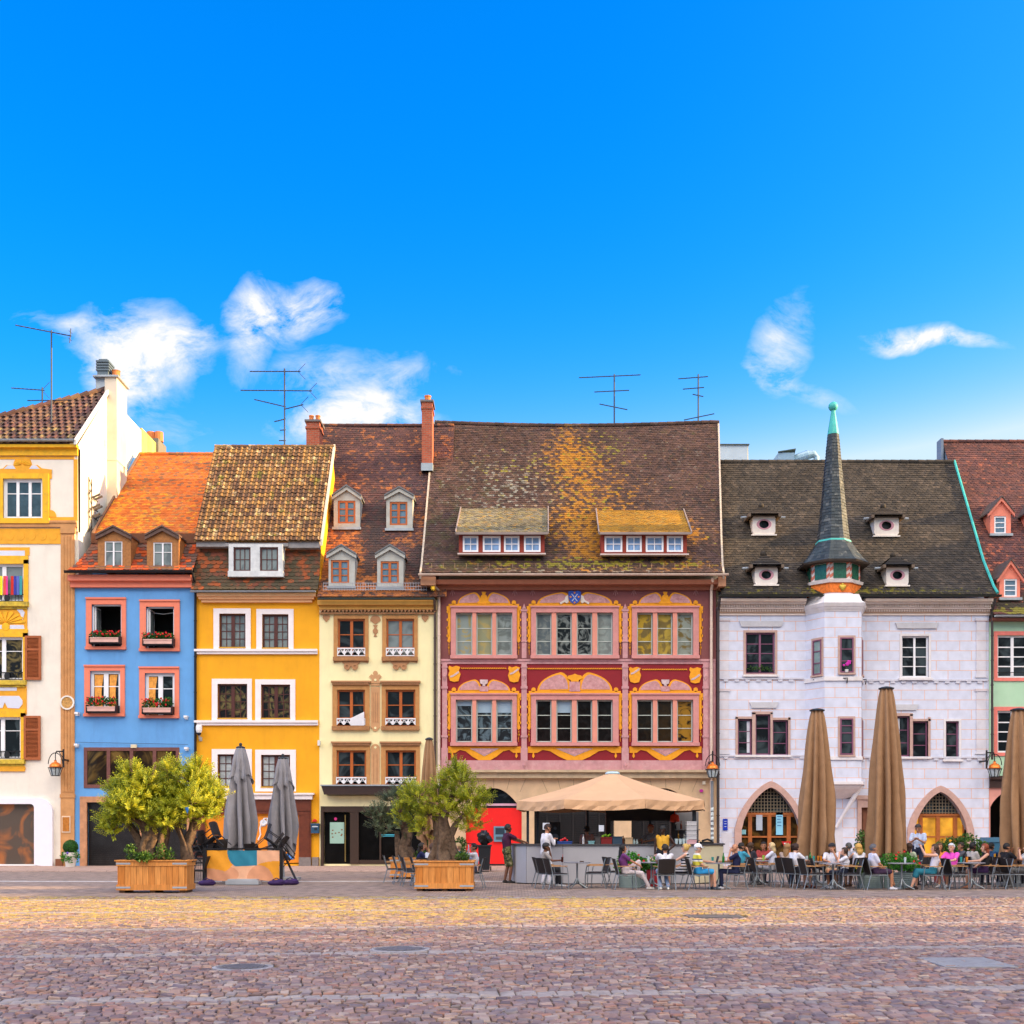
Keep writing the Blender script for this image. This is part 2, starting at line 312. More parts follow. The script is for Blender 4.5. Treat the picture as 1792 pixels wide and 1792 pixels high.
# ------------------------------------------------------------------ ground
def paving():
 soil = mk('joint_soil', (.10,.085,.07), var=.35, vs=6, dirt=(.20,.21,.02), dirt_amt=.7, dirt_scale=3)
 g = MB(); g.add([(-400,-400,0),(400,-400,0),(400,400,0),(-400,400,0)], [(0,1,2,3)])
 tag(g.build('ground', mk('far_paving', (.26,.20,.19), var=.2, vs=1.2, bump=.2, bs=12)), kind='structure')
 g = MB(); g.add([(-34,4,.004),(34,4,.004),(34,28.6,.004),(-34,28.6,.004)], [(0,1,2,3)])
 tag(g.build('plaza_ground', soil), kind='structure')
 # individual setts
 th = R(5.7); ex = Vector((math.cos(th), math.sin(th), 0)); ey = Vector((-math.sin(th), math.cos(th), 0))
 stone = bpy.data.materials.new('sett_stone'); stone.use_nodes = True
 nt = stone.node_tree; N = nt.nodes.new; L = nt.links.new; b = nt.nodes['Principled BSDF']; b.inputs['Roughness'].default_value = .62; b.inputs['Specular IOR Level'].default_value = .35
 at = N('ShaderNodeAttribute'); at.attribute_name = 'rnd'; cr = N('ShaderNodeValToRGB'); e = cr.color_ramp.elements
 cols = [(.12,.085,.085),(.22,.14,.125),(.28,.18,.145),(.17,.13,.14),(.35,.245,.195),(.29,.145,.105),(.21,.175,.17),(.41,.31,.25)]
 for i, c in enumerate(cols):
  q = e[0] if i == 0 else e[1] if i == len(cols)-1 else e.new(i/(len(cols)-1))
 for i, c in enumerate(cols): e[i].position = i/(len(cols)-1); e[i].color = (*c, 1)
 L(at.outputs['Fac'], cr.inputs[0]); tc = N('ShaderNodeTexCoord')
 n1 = N('ShaderNodeTexNoise'); n1.inputs['Scale'].default_value = 9; n1.inputs['Detail'].default_value = 9; L(tc.outputs['Object'], n1.inputs['Vector'])
 mr = N('ShaderNodeMapRange'); mr.inputs[1].default_value = .3; mr.inputs[2].default_value = .7; mr.inputs[3].default_value = .72; mr.inputs[4].default_value = 1.2; L(n1.outputs['Fac'], mr.inputs[0])
 vm = N('ShaderNodeVectorMath'); vm.operation = 'SCALE'; L(cr.outputs[0], vm.inputs[0]); L(mr.outputs[0], vm.inputs['Scale'])
 # moss and lichen, plus golden sunlight put into the colour of the strip (about 15 to 29 m out)
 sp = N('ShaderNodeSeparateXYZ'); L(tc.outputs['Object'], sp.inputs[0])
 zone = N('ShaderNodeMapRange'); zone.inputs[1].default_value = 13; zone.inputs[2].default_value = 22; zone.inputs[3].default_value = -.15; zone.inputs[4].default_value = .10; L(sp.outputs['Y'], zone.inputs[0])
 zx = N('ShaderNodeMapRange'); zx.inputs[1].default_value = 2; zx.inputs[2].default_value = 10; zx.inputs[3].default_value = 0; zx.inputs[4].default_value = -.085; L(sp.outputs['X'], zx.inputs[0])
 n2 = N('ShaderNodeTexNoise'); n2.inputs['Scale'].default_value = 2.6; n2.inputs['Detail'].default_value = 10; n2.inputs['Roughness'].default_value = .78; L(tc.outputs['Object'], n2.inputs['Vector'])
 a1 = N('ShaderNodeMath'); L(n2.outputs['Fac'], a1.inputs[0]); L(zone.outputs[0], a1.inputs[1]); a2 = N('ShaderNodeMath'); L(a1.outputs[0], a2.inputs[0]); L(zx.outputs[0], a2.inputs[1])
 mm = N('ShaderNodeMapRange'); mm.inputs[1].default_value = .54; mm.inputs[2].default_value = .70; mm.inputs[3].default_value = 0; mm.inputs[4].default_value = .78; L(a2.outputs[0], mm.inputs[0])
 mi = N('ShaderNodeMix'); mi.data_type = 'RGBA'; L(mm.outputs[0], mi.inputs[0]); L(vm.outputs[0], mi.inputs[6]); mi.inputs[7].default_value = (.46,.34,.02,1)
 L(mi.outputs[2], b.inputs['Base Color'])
 n3 = N('ShaderNodeTexNoise'); n3.inputs['Scale'].default_value = 35; n3.inputs['Detail'].default_value = 3; L(tc.outputs['Object'], n3.inputs['Vector'])
 bp = N('ShaderNodeBump'); bp.inputs['Strength'].default_value = .4; bp.inputs['Distance'].default_value = .01; L(n3.outputs['Fac'], bp.inputs['Height']); L(bp.outputs[0], b.inputs['Normal'])
 rng = random.Random(3); m = MB(); ln = MB()
 holes = [(P(700,1665,gd(1665)),.42),(P(425,1697,gd(1697)),.36),(P(1250,1606,gd(1606)),.62)]
 def sett(mb, c, w, h, ht, rot, a, ang):
  ca, sa = math.cos(rot), math.sin(rot); ux = ex*ca+ey*sa; uy = ey*ca-ex*sa
  tx, ty = ang
  vs = []
  for k, (q, z) in enumerate(((1.0,.0),(1.0,.72),(.84,1.0))):
   for i, j in ((-1,-1),(1,-1),(1,1),(-1,1)):
    p = c+ux*(i*w*q)+uy*(j*h*q); vs.append((p.x, p.y, .005+ht*z+(tx*i+ty*j if k else 0)))
  fs = [(8,9,10,11)]+[(r*4+i, r*4+(i+1)%4, r*4+4+(i+1)%4, r*4+4+i) for r in (0,1) for i in range(4)]
  mb.add(vs, fs, 0, a)
 y = 8.2; lines = [11.35+4*k for k in range(-1, 6)]
 while y < 31:
  near = [l for l in lines if y-.02 < l < y+.26]
  isl = bool(near); hh = .085 if isl else rng.uniform(.048,.064)
  wid = 26 if y > 19 else 12+y*.75
  x = -wid+rng.uniform(0,.15); ph = rng.uniform(0, 6)
  while x < wid+3:
   w = (.118 if not isl else .17)*rng.uniform(.8,1.25)
   yy = y+hh+(0 if isl else .06*abs(math.sin(x*.9+ph*.02))+.015*math.sin(x*3.1+y))
   c = ex*(x+w/2)+ey*yy
   if 8.2 < c.y < 27.9 and not any(((c.x-hp.x)/hr)**2+((c.y-hp.y)/hr)**2 < 1 for hp, hr in holes):
    if abs(c.x) < .46*c.y+6:
     jr = rng.uniform(-.10,.10)
     sett(ln if isl else m, c, w/2-.006-rng.uniform(0,.004), hh-.007, .026+rng.uniform(0,.010), jr*(.3 if isl else 1), rng.random(), (rng.gauss(0,.0035), rng.gauss(0,.0045)))
   x += w
  y += 2*hh
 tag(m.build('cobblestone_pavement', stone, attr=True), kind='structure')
 st2 = mk('pale_sett', (.30,.255,.235), var=.25, vs=7, bump=.3)
 tag(ln.build('pale_stone_path', st2), kind='structure')
 # strip in front of the houses: small-sett roadway, kerb line, slab pavement
 road = brick_mat('small_setts', (.28,.21,.175), (.36,.265,.21), (.17,.125,.10), .16, .12, .012, bump=.6, axis='XY', ovar=.35)
 b_ = MB(); b_.add([(-60,27.6,.03),(60,27.6,.03),(60,44.2,.03),(-60,44.2,.03),(-60,27.6,0),(60,27.6,0)], [(0,1,2,3),(4,5,1,0)])
 tag(b_.build('road', road), kind='structure')
 k = MB(); rr = random.Random(5); x = -34
 while x < 34:
  w = rr.uniform(.8,1.1); k.box(x, x+w-.012, 35.6, 35.95, 0, .042+rr.uniform(0,.006)); x += w
 tag(k.build('kerb', mk('gutter_stone', (.50,.47,.46), var=.2, vs=5)), kind='structure')
 pv = brick_mat('pavement_slabs', (.42,.29,.235), (.47,.325,.265), (.2,.15,.13), .6, .4, .012, bump=.3, axis='XY', ovar=.18)
 s = MB(); s.box(-60, 60, 44.2, 50.6, 0, .06)
 tag(s.build('pavement', pv), kind='structure')
 iron = mk('cast_iron', (.15,.14,.145), rough=.6, var=.3, vs=20, metal=.2)
 for (hp, hr), lab in zip(holes[:2], ('round cast iron manhole cover in the setts in front of the second olive planter', 'worn cast iron manhole cover lying closest to the viewer, left of centre')):
  t = thing('manhole_cover', lab, 'manhole cover', (hp.x, hp.y, 0), 'manhole covers in the plaza')
  q = MB(); q.lathe([(hr*.98,.0),(hr*.98,.030),(hr*.86,.034),(hr*.86,.026),(hr*.8,.026)], (hp.x,hp.y,.005), 36); q.build('rim', mk('manhole_rim', (.33,.31,.31), var=.25, vs=15), t)
  q = MB(); q.lathe([(hr*.82,.0),(hr*.82,.026),(hr*.78,.031),(.02,.033)], (hp.x,hp.y,.006), 36)
  for i in range(-4,5):
   for j in range(-4,5):
    if i*i+j*j < 18: q.box(hp.x+i*hr*.15-.03, hp.x+i*hr*.15+.03, hp.y+j*hr*.15-.03, hp.y+j*hr*.15+.03, .036, .045)
  q.build('lid', iron, t)
 q = MB(); hx = P(1250,1606,gd(1606)); q.box(hx.x-.5, hx.x+.5, hx.y-.3, hx.y+.3, .004, .034)
 for i in range(6): q.box(hx.x-.46, hx.x+.46, hx.y-.26+i*.1, hx.y-.22+i*.1, .034, .038)
 tag(q.build('drain_cover', iron), 'flat rectangular metal drain cover in the sunlit strip of setts', 'drain cover')
 hx = P(1690,1690,gd(1690)); q = MB(); q.box(hx.x-.42, hx.x+.42, hx.y-.5, hx.y+.5, .004, .046)
 for i in (-1,1): q.box(hx.x+i*.3-.05, hx.x+i*.3+.05, hx.y-.02, hx.y+.02, .046, .05)
 tag(q.build('access_cover', mk('cover_slab', (.26,.25,.25), var=.2, vs=12, rough=.6)), 'square grey access cover set among the setts at the right', 'access cover')
# ------------------------------------------------------------------ house pieces
def xprism(mb, pts, x0, x1, mi=0):     # polygon in (y,z) extruded along x
 n = len(pts); vs = [(x0,y,z) for y,z in pts]+[(x1,y,z) for y,z in pts]
 ar = sum(pts[i][0]*pts[(i+1)%n][1]-pts[(i+1)%n][0]*pts[i][1] for i in range(n))
 fs = [list(range(n-1,-1,-1)), list(range(n,2*n))]+[(i,(i+1)%n,n+(i+1)%n,n+i) for i in range(n)]
 if ar < 0: fs = [list(reversed(f)) for f in fs]
 mb.add(vs, fs, mi)
def facade(mb, px0, px1, py0, py1, holes, y=D0, rev=.2, mi=0, cut=lambda x, z: False):
 xs = sorted({px0, px1, *[q for h in holes for q in h[:2] if px0 < q < px1]}); ys = sorted({py0, py1, *[q for h in holes for q in h[2:4] if py0 < q < py1]})
 for i in range(len(xs)-1):
  for j in range(len(ys)-1):
   cx, cy = (xs[i]+xs[i+1])/2, (ys[j]+ys[j+1])/2
   if any(h[0] < cx < h[1] and h[2] < cy < h[3] for h in holes): continue
   mb.add([(fx(xs[i]),y,fz(ys[j+1])),(fx(xs[i+1]),y,fz(ys[j+1])),(fx(xs[i+1]),y,fz(ys[j])),(fx(xs[i]),y,fz(ys[j]))], [(0,1,2,3)], mi)
 for x0, x1, y0, y1 in [h[:4] for h in holes]:
  a, b, c, d = fx(x0), fx(x1), fz(y1), fz(y0)
  mb.add([(a,y,c),(b,y,c),(b,y,d),(a,y,d),(a,y+rev,c),(b,y+rev,c),(b,y+rev,d),(a,y+rev,d)], [(0,3,7,4),(1,5,6,2),(3,2,6,7),(0,4,5,1)], mi)
 for px, fl in ((px0,0),(px1,1)):
  a = fx(px); q = [(a,y,fz(py1)),(a,y+.3,fz(py1)),(a,y+.3,fz(py0)),(a,y,fz(py0))]
  mb.add(q, [(0,1,2,3) if fl else (3,2,1,0)], mi)
def grid_window(par, x0, x1, y0, y1, fm, pm, leaves=2, cols=1, rows=(.5,), fw=3, lw=4, mw=1.2, dep=.10, name='window', y=D0, pane=True):
 m = MB(); ya, yb = y+dep, y+dep+.06
 m.pb(x0, x1, y0, y0+fw, ya, yb); m.pb(x0, x1, y1-fw, y1, ya, yb); m.pb(x0, x0+fw, y0+fw, y1-fw, ya, yb); m.pb(x1-fw, x1, y0+fw, y1-fw, ya, yb)
 iw = (x1-x0-2*fw-(leaves-1)*lw)/leaves
 for l in range(leaves):
  a = x0+fw+l*(iw+lw)
  if l: m.pb(a-lw, a, y0+fw, y1-fw, ya-.015, yb)
  for c in range(1, cols): m.pb(a+iw*c/cols-mw/2, a+iw*c/cols+mw/2, y0+fw, y1-fw, ya+.012, yb)
  for r in rows: m.pb(a, a+iw, y0+fw+(y1-y0-2*fw)*r-mw/2, y0+fw+(y1-y0-2*fw)*r+mw/2, ya+.016, yb)
 o = m.build(name, fm, par)
 if pane:
  g = MB(); g.pb(x0+1, x1-1, y0+1, y1-1, yb-.025, yb-.005); g.build('pane', pm, o)
 return o
def surround(par, x0, x1, y0, y1, X0, X1, Y0, Y1, m, proud=.05, sill=None, step=0, sm=None, y=D0):
 q = MB()
 q.pb(X0, X1, Y0, y0, y-proud, y+.03); q.pb(X0, X1, y1, Y1, y-proud, y+.03); q.pb(X0, x0, y0, y1, y-proud, y+.03); q.pb(x1, X1, y0, y1, y-proud, y+.03)
 if step:
  a = step
  q.pb(X0-a, X1+a, Y0-a, Y0, y-proud-.03, y+.02); q.pb(X0-a, X0, Y0, Y1, y-proud-.03, y+.02); q.pb(X1, X1+a, Y0, Y1, y-proud-.03, y+.02)
 o = q.build('surround', m, par)
 if sill:
  s = MB(); s.pb(X0-sill, X1+sill, Y1, Y1+3.5, y-proud-.09, y+.02); s.build('sill', sm or m, par)
 return o
def tiles(mb, prof, xl, xr, tw=.17, ex=.15, lift=.022, style='beaver', warp=None, seed=1, skip=None, backing=True):
 rng = random.Random(seed); acc = [0]
 for i in range(1, len(prof)): acc.append(acc[-1]+math.hypot(prof[i][0]-prof[i-1][0], prof[i][1]-prof[i-1][1]))
 T = acc[-1]
 def at(s):
  i = 0
  while i < len(prof)-2 and s > acc[i+1]: i += 1
  (y0,z0),(y1,z1) = prof[i], prof[i+1]; q = (s-acc[i])/(acc[i+1]-acc[i]); d = Vector((y1-y0, z1-z0)).normalized()
  return y0+(y1-y0)*q, z0+(z1-z0)*q, -d.y, d.x
 W = warp or (lambda x, y, z: (x, y, z))
 def pt(x, s, h):
  y, z, ny, nz = at(s); return W(x, y+ny*h, z+nz*h)
 n = max(1, int(T/ex)); ex = T/n
 if backing:
  k = 8
  for i in range(len(prof)-1):
   for j in range(k):
    t0, t1 = acc[i]/T, acc[i+1]/T; L0, R0, L1, R1 = xl(t0), xr(t0), xl(t1), xr(t1)
    f = lambda L, Rr, q: L+(Rr-L)*q/k
    mb.add([pt(f(L0,R0,j),acc[i],-.015),pt(f(L0,R0,j+1),acc[i],-.015),pt(f(L1,R1,j+1),acc[i+1]-1e-4,-.015),pt(f(L1,R1,j),acc[i+1]-1e-4,-.015)], [(0,1,2,3)], 0, .3)
 for i in range(n):
  s0 = i*ex; s1 = min(T-1e-4, s0+ex*1.25); t = (s0+ex*.4)/T; L, Rr = xl(t), xr(t); w = tw; x = L-(tw*.5 if i % 2 and style == 'beaver' else 0)
  while x < Rr-.01:
   a, b = max(x, L), min(x+w, Rr)
   if b-a > .02 and not (skip and skip((a+b)/2, at(s0)[1])):
    c = rng.random(); ww = b-a; lf = lift*rng.uniform(.7,1.35)
    if style == 'beaver':
     pts = [(a,s0+.32*ex),(a+.16*ww,s0+.09*ex),(a+.5*ww,s0),(b-.16*ww,s0+.09*ex),(b,s0+.32*ex),(b,s1),(a,s1)]
     h = [lf*.8,lf,lf,lf,lf*.8,.003,.003]
     vs = [pt(p[0],p[1],hh) for p, hh in zip(pts, h)]+[pt(p[0],p[1]+.002,-.004) for p in pts[:5]]
     mb.add(vs, [(0,1,2,3,4,5,6)]+[(7+k,8+k,k+1,k) for k in range(4)], 0, c)
    else:     # pantile with a raised roll
     us = [0,.12,.3,.46,.6,.8,1.0]; hs = [.03,.058,.07,.05,.018,.006,.012]
     sj = s0+rng.uniform(-.02,.02)
     vs = [pt(a+ww*u,max(0,sj),hh+lf*1.3) for u, hh in zip(us,hs)]+[pt(a+ww*u,s1,hh) for u, hh in zip(us,hs)]+[pt(a+ww*u,max(0,sj)+.004,hh+lf*1.3-.045) for u, hh in zip(us,hs)]
     k = len(us); fs = [(q,q+1,k+q+1,k+q) for q in range(k-1)]+[(2*k+q,2*k+q+1,q+1,q) for q in range(k-1)]
     mb.add(vs, fs, 0, c)
   x += w
def ridge_caps(mb, x0, x1, y, z, r=.11, w=.36, warp=None, seed=2):
 rng = random.Random(seed); W = warp or (lambda a, b, c: (a, b, c)); x = x0; n = max(1, round((x1-x0)/w)); w = (x1-x0)/n
 for i in range(n):
  a = x0+i*w; b = a+w*1.04; vs = [];
  for xx, rr in ((a, r*1.1), (b, r*.95)):
   for k in range(7):
    q = R(-25+230*k/6); vs.append(W(xx, y+rr*math.cos(q), z+rr*math.sin(q)-.02))
  mb.add(vs, [(k,k+1,8+k,7+k) for k in range(6)]+[tuple(range(6,-1,-1)), tuple(range(7,14))], 0, rng.random())
def gutter(par, x0, x1, y, z, m, r=.075, name='gutter'):
 g = MB(); n = 8; vs = []
 for x in (x0, x1):
  for k in range(n+1): q = R(180+180*k/n); vs.append((x, y+r*math.cos(q), z+r*math.sin(q)))
  for k in range(n, -1, -1): q = R(180+180*k/n); vs.append((x, y+r*.8*math.cos(q), z+r*.8*math.sin(q)))
 k = 2*n+2; fs = [(i,(i+1)%k,k+(i+1)%k,k+i) for i in range(k)]+[tuple(range(k-1,-1,-1)), tuple(range(k,2*k))]
 g.add(vs, fs); return g.build(name, m, par)
def downpipe(par, px, py0, py1, m, y=D0-.1, r=.05, dx=0, name='downpipe'):
 g = MB(); x = fx(px)
 g.tube([(x+dx*S,y-.35,fz(py0)),(x+dx*S,y-.3,fz(py0+6)),(x,y,fz(py0+20)),(x,y,fz(py1))], r, 10)
 for k in range(1, 6): g.lathe([(r*1.25,0),(r*1.25,.05)], (x,y,fz(py0+20+(py1-py0-20)*k/6)), 10)
 return g.build(name, m, par)
def chimney(par, x0, x1, y0, y1, z0, z1, bm, cap, potm, pots=1, base=None):
 m = MB(); m.box(x0, x1, y0, y1, z0, z1); m.box(x0-.04, x1+.04, y0-.04, y1+.04, z1-.32, z1-.22)
 c = m.build('chimney', bm, par)
 m = MB(); m.box(x0-.07, x1+.07, y0-.07, y1+.07, z1, z1+.09); m.build('chimney_cap', cap, c)
 for i in range(pots):
  q = MB(); cx = x0+(x1-x0)*(i+.5)/pots; r = min(.15,(x1-x0)/pots*.36); q.lathe([(r*1.05,0),(r,.05),(r*.92,.28),(r*1.08,.32),(r*1.08,.36),(r*.8,.36),(r*.7,.1)], (cx,(y0+y1)/2,z1+.09), 14); q.build('chimney_pot', potm, c)
 if base:
  q = MB(); q.box(x0-.03, x1+.03, y0-.03, y1+.03, z0, z0+base); q.build('lead_flashing', mk('lead', (.30,.36,.40), rough=.55, var=.2), c)
 return c
def gable_dormer(par, px0, px1, py_eave, py_apex, py_bot, d, back, face, trim, roofm, win, fm, pm, ov=3, wl=2, wc=1, wr=(.33,.67), fw=2.5, name='dormer', sillm=None, roofout=.18, cheek=None):
 """gabled dormer whose front stands at depth d; px/py are photo pixels at that depth; win = window rectangle"""
 g = lambda px: (px-896)*d/F; h = lambda py: EYE+(HOR-py)*d/F
 m = MB(); x0, x1, ze, za, zb = g(px0), g(px1), h(py_eave), h(py_apex), h(py_bot); xm = (x0+x1)/2
 wx0, wx1, wz0, wz1 = g(win[0]), g(win[1]), h(win[3]), h(win[2])
 # front: jambs, spandrel (gable), apron
 m.box(x0, wx0, d, d+.12, zb, ze); m.box(wx1, x1, d, d+.12, zb, ze); m.box(wx0, wx1, d, d+.12, wz1, ze); m.box(wx0, wx1, d, d+.12, zb, wz0)
 m.prism([(x0,ze),(x1,ze),(xm,za-.03)], d, d+.12)
 # cheeks run back into the roof
 m.box(x0, x0+.06, d+.12, back, zb, ze); m.box(x1-.06, x1, d+.12, back, zb, ze)
 o = m.build(name, face, par)
 r = MB(); e = ov*d/F
 for s_ in (-1, 1):
  xa = xm+s_*((x1-x0)/2+e); zz = ze-(za-ze)*e/((x1-x0)/2)
  vs = [(xm,d-roofout,za),(xa,d-roofout,zz),(xa,back+.6,zz),(xm,back+.6,za)]; vs += [(x,y,z+.07) for x,y,z in vs]
  r.add(vs, [(4,5,6,7),(3,2,1,0),(0,1,5,4),(1,2,6,5),(2,3,7,6),(3,0,4,7)], 0, .5)
 r.build('dormer_roof', roofm, o)
 t = MB()
 for s_ in (-1, 1):
  xa = xm+s_*((x1-x0)/2+e); zz = ze-(za-ze)*e/((x1-x0)/2)
  vs = [(xm,d-.13,za-.01),(xa,d-.13,zz-.01),(xa,d-.13,zz-.15),(xm,d-.13,za-.17)]; vs += [(x,y+.12,z) for x,y,z in vs]
  t.add(vs, [(0,1,2,3),(7,6,5,4),(0,4,5,1),(1,5,6,2),(2,6,7,3),(3,7,4,0)] if s_ < 0 else [(3,2,1,0),(4,5,6,7),(1,5,4,0),(2,6,5,1),(3,7,6,2),(0,4,7,3)])
 if trim: t.build('bargeboard', trim, o)
 if sillm:
  q = MB(); q.box(x0-.05, x1+.05, d-.12, d, zb-.09, zb+.02); q.build('sill', sillm, o)
 # window in its own scale
 w = MB(); ya, yb = d+.03, d+.09; fz_ = fw*d/F
 w.box(wx0, wx1, ya, yb, wz1-fz_, wz1); w.box(wx0, wx1, ya, yb, wz0, wz0+fz_); w.box(wx0, wx0+fz_, ya, yb, wz0+fz_, wz1-fz_); w.box(wx1-fz_, wx1, ya, yb, wz0+fz_, wz1-fz_)
 iw = (wx1-wx0-2*fz_)
 for l in range(1, wl): xx = wx0+fz_+iw*l/wl; w.box(xx-fz_*.7, xx+fz_*.7, ya-.01, yb, wz0+fz_, wz1-fz_)
 for r_ in wr: zz = wz0+fz_+(wz1-wz0-2*fz_)*r_; w.box(wx0+fz_, wx1-fz_, ya+.014, yb, zz-fz_*.3, zz+fz_*.3)
 wo = w.build('dormer_window', fm, o)
 p = MB(); p.box(wx0+.01, wx1-.01, yb-.02, yb-.004, wz0+.01, wz1-.01)
 p.build('dormer_pane', pm, o)
 return o
# ------------------------------------------------------------------ shared materials
WHITEP = mk('white_paint', (.80,.80,.80), rough=.5, var=.06)
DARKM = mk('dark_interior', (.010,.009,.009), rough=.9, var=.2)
BLACKM = mk('black_metal', (.015,.015,.017), rough=.45, var=.2, metal=.3)
ZINC = mk('zinc', (.33,.37,.40), rough=.5, var=.15, metal=.35)
COPPER = mk('brown_pipe', (.07,.045,.035), rough=.5, var=.2)
CLAYPOT = mk('clay_pot', (.58,.18,.05), rough=.8, var=.15)
G_SKY = glass('pane_sky_reflection', (.20,.245,.25), .05, 1.5, 1.7, (.12,.15,.16), .8)  # pale sky reflection put into the pane colour
G_DARK = glass('pane_dark', (.010,.014,.017), .08, 2.0, 1.5, (.045,.062,.07), .7)
G_WAVY = glass('pane_old_wavy', (.012,.014,.016), .16, 3.5, 1.6, (.15,.12,.05), 1.6)
G_CURT = glass('pane_with_pale_blind', (.36,.40,.41), .06, 2, 1.5)
BRICKR = brick_mat('red_brick', (.44,.10,.045), (.33,.07,.035), (.32,.16,.11), .24, .085, .012)
def depth_on(prof, py):
 k = (HOR-py)/F
 for (y0,z0),(y1,z1) in zip(prof, prof[1:]):
  f0, f1 = z0-EYE-k*y0, z1-EYE-k*y1
  if f0*f1 <= 0 and f0 != f1: q = f0/(f0-f1); return y0+(y1-y0)*q
 return prof[-1][0]
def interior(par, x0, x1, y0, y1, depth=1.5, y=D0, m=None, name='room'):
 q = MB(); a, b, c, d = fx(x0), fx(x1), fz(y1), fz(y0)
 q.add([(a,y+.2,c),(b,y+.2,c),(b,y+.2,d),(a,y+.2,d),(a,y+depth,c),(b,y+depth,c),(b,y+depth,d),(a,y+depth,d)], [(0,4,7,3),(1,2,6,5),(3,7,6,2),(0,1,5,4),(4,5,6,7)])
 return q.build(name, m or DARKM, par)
# ------------------------------------------------------------------ cream house with orange painted ornament (far left)
def house_left():
 t = thing('cream_townhouse', 'tall cream house at the left edge with orange painted window ornament and brown louvred shutters', 'house', (fx(40), D0, 0))
 wallm = mk('cream_render', (.78,.72,.62), var=.06, vs=1.5, bump=.12, bs=30, dirt=(.50,.44,.36), dirt_amt=.35, streak=True)
 OR = mk('orange_ornament_paint', (.78,.36,.02), var=.12, vs=4); YE = mk('yellow_stone_trim', (.82,.44,.015), var=.12, vs=4, dirt=(.30,.24,.06), dirt_amt=.5, dirt_scale=5)
 BR = mk('brown_pilaster_paint', (.55,.27,.10), var=.15, vs=3, dirt=(.45,.17,.04), dirt_amt=.5, dirt_scale=2, streak=True); LI = mk('pale_inset_paint', (.62,.64,.74), var=.05)
 gabm = mk('white_gable_render', (.84,.80,.70), var=.05, vs=1, dirt=(.60,.44,.08), dirt_amt=.25, dirt_scale=.5, streak=True)
 holes = [(6,75,838,908),(-30,42,987,1053),(-30,41,1115,1190),(-30,37,1255,1328),(-30,62,1407,1513)]
 m = MB(); facade(m, -160, 136, 783, 930, [holes[0]]); facade(m, -160, 131, 930, 1518, holes[1:])
 xprism(m, [(D0+.25,0),(D0+.25,fz(783)),(D0+.25,fz(777)),(62.7,fz(777)),(62.7,0)], fx(-160), fx(136)-.03)
 m.build('wall', wallm, t)
 xg = fx(136); m = MB(); ze = fz(779)
 xprism(m, [(D0+.3,0),(D0+.02,ze),(53.8,21.58),(62.7,21.55),(62.7,0)], xg-.03, xg+.0)
 xprism(m, [(D0+.3,8),(D0+.02,ze-.02),(53.8,21.5),(58.4,21.5),(58.4,8)], xg-.4, xg-.03)
 m.build('gable_wall', gabm, t)
 st = MB(); xprism(st, [(58.6,19.5),(58.6,21.7),(62.9,21.7),(62.9,19.2)], xg-.3, xg+.02); st.build('stained_gable_end', mk('stained_render', (.62,.48,.12), var=.25, vs=1.5, dirt=(.22,.15,.03), dirt_amt=.85, dirt_scale=1.2, streak=True), t)
 # roof: pantiles, hipped to the left
 pm = tile_mat('pantile_mixed', [(.05,.032,.032),(.13,.062,.052),(.075,.045,.038),(.19,.115,.065),(.10,.052,.048),(.15,.085,.052)], [((.22,.17,.07),.92,.12,[(0,18.3,8,1.2,.2)],2.6,.4)])
 prof = [(49.7,ze-.02),(53.8,21.7)]; m = MB(); xl0, xl1 = fx(-170), xg-.15
 tiles(m, prof, lambda q: fx(-170)+(xl1-fx(-170))*q*.985, lambda q: xg+.06, .30, .36, .03, 'pan', seed=4)
 m.build('roof', pm, t, attr=True)
 m = MB();
 for i in range(22):
  q = i/22; a = Vector((fx(-170)+(xl1-fx(-170))*q, 49.7+4.1*q, ze+3.75*q)); b = a+Vector(((xl1-fx(-170))/21, 4.1/21, 3.75/21))
  m.tube([a+Vector((0,0,.02)), b+Vector((0,0,.06))], [.12,.15], 8, a=random.random())
 m.build('hip_tiles', pm, t, attr=True)
 m = MB(); m.add([(xg-.3,53.8,21.5),(xg-.3,62.7,21.45),(fx(-170),62.7,ze-.2),(fx(-170),49.8,ze-.2)], [(0,1,2,3)]); m.build('rear_roof', mk('rear_roof_tile', (.2,.1,.07), var=.3, vs=6), t)
 v = MB(); v.add([(xg-.02,49.6,ze-.1),(xg+.09,49.6,ze-.1),(xg+.09,53.7,21.62),(xg-.02,53.7,21.62)]+[(xg-.02,49.6,ze+.10),(xg+.09,49.6,ze+.10),(xg+.09,53.7,21.82),(xg-.02,53.7,21.82)], [(3,2,1,0),(4,5,6,7),(0,1,5,4),(1,2,6,5),(2,3,7,6),(3,0,4,7)]); v.build('verge', mk('pale_verge', (.62,.60,.58)), t)
 gutter(t, fx(-170), xg+.03, 49.62, fz(774), ZINC, .09)
 m = MB(); m.pb(-160, 138, 781, 786, 49.72, D0); m.pb(-160, 137, 786, 798, 49.9, D0); m.build('cornice', YE, t)
 # chimney breast climbing the gable, stack with cowl and pot
 c = MB(); c.box(xg-.1, xg+.45, 53.6, 55.0, 13.2, 22.3)
 for z in (15.8, 18.5): c.box(xg-.1, xg+.47, 53.58, 55.02, z, z+.03)
 cb = c.build('chimney_breast', mk('chimney_render', (.70,.60,.46), var=.1, vs=1.2, dirt=(.6,.6,.6), dirt_amt=.4, streak=True), t)
 c = MB(); c.box(xg-.62, xg+.55, 53.5, 55.1, 22.3, 22.38); c.box(xg-.55, xg-.1, 53.7, 54.9, 20.8, 22.3); c.build('chimney_slab', ZINC, cb)
 c = MB(); c.box(xg-.55, xg-.05, 53.9, 54.6, 22.38, 22.7)
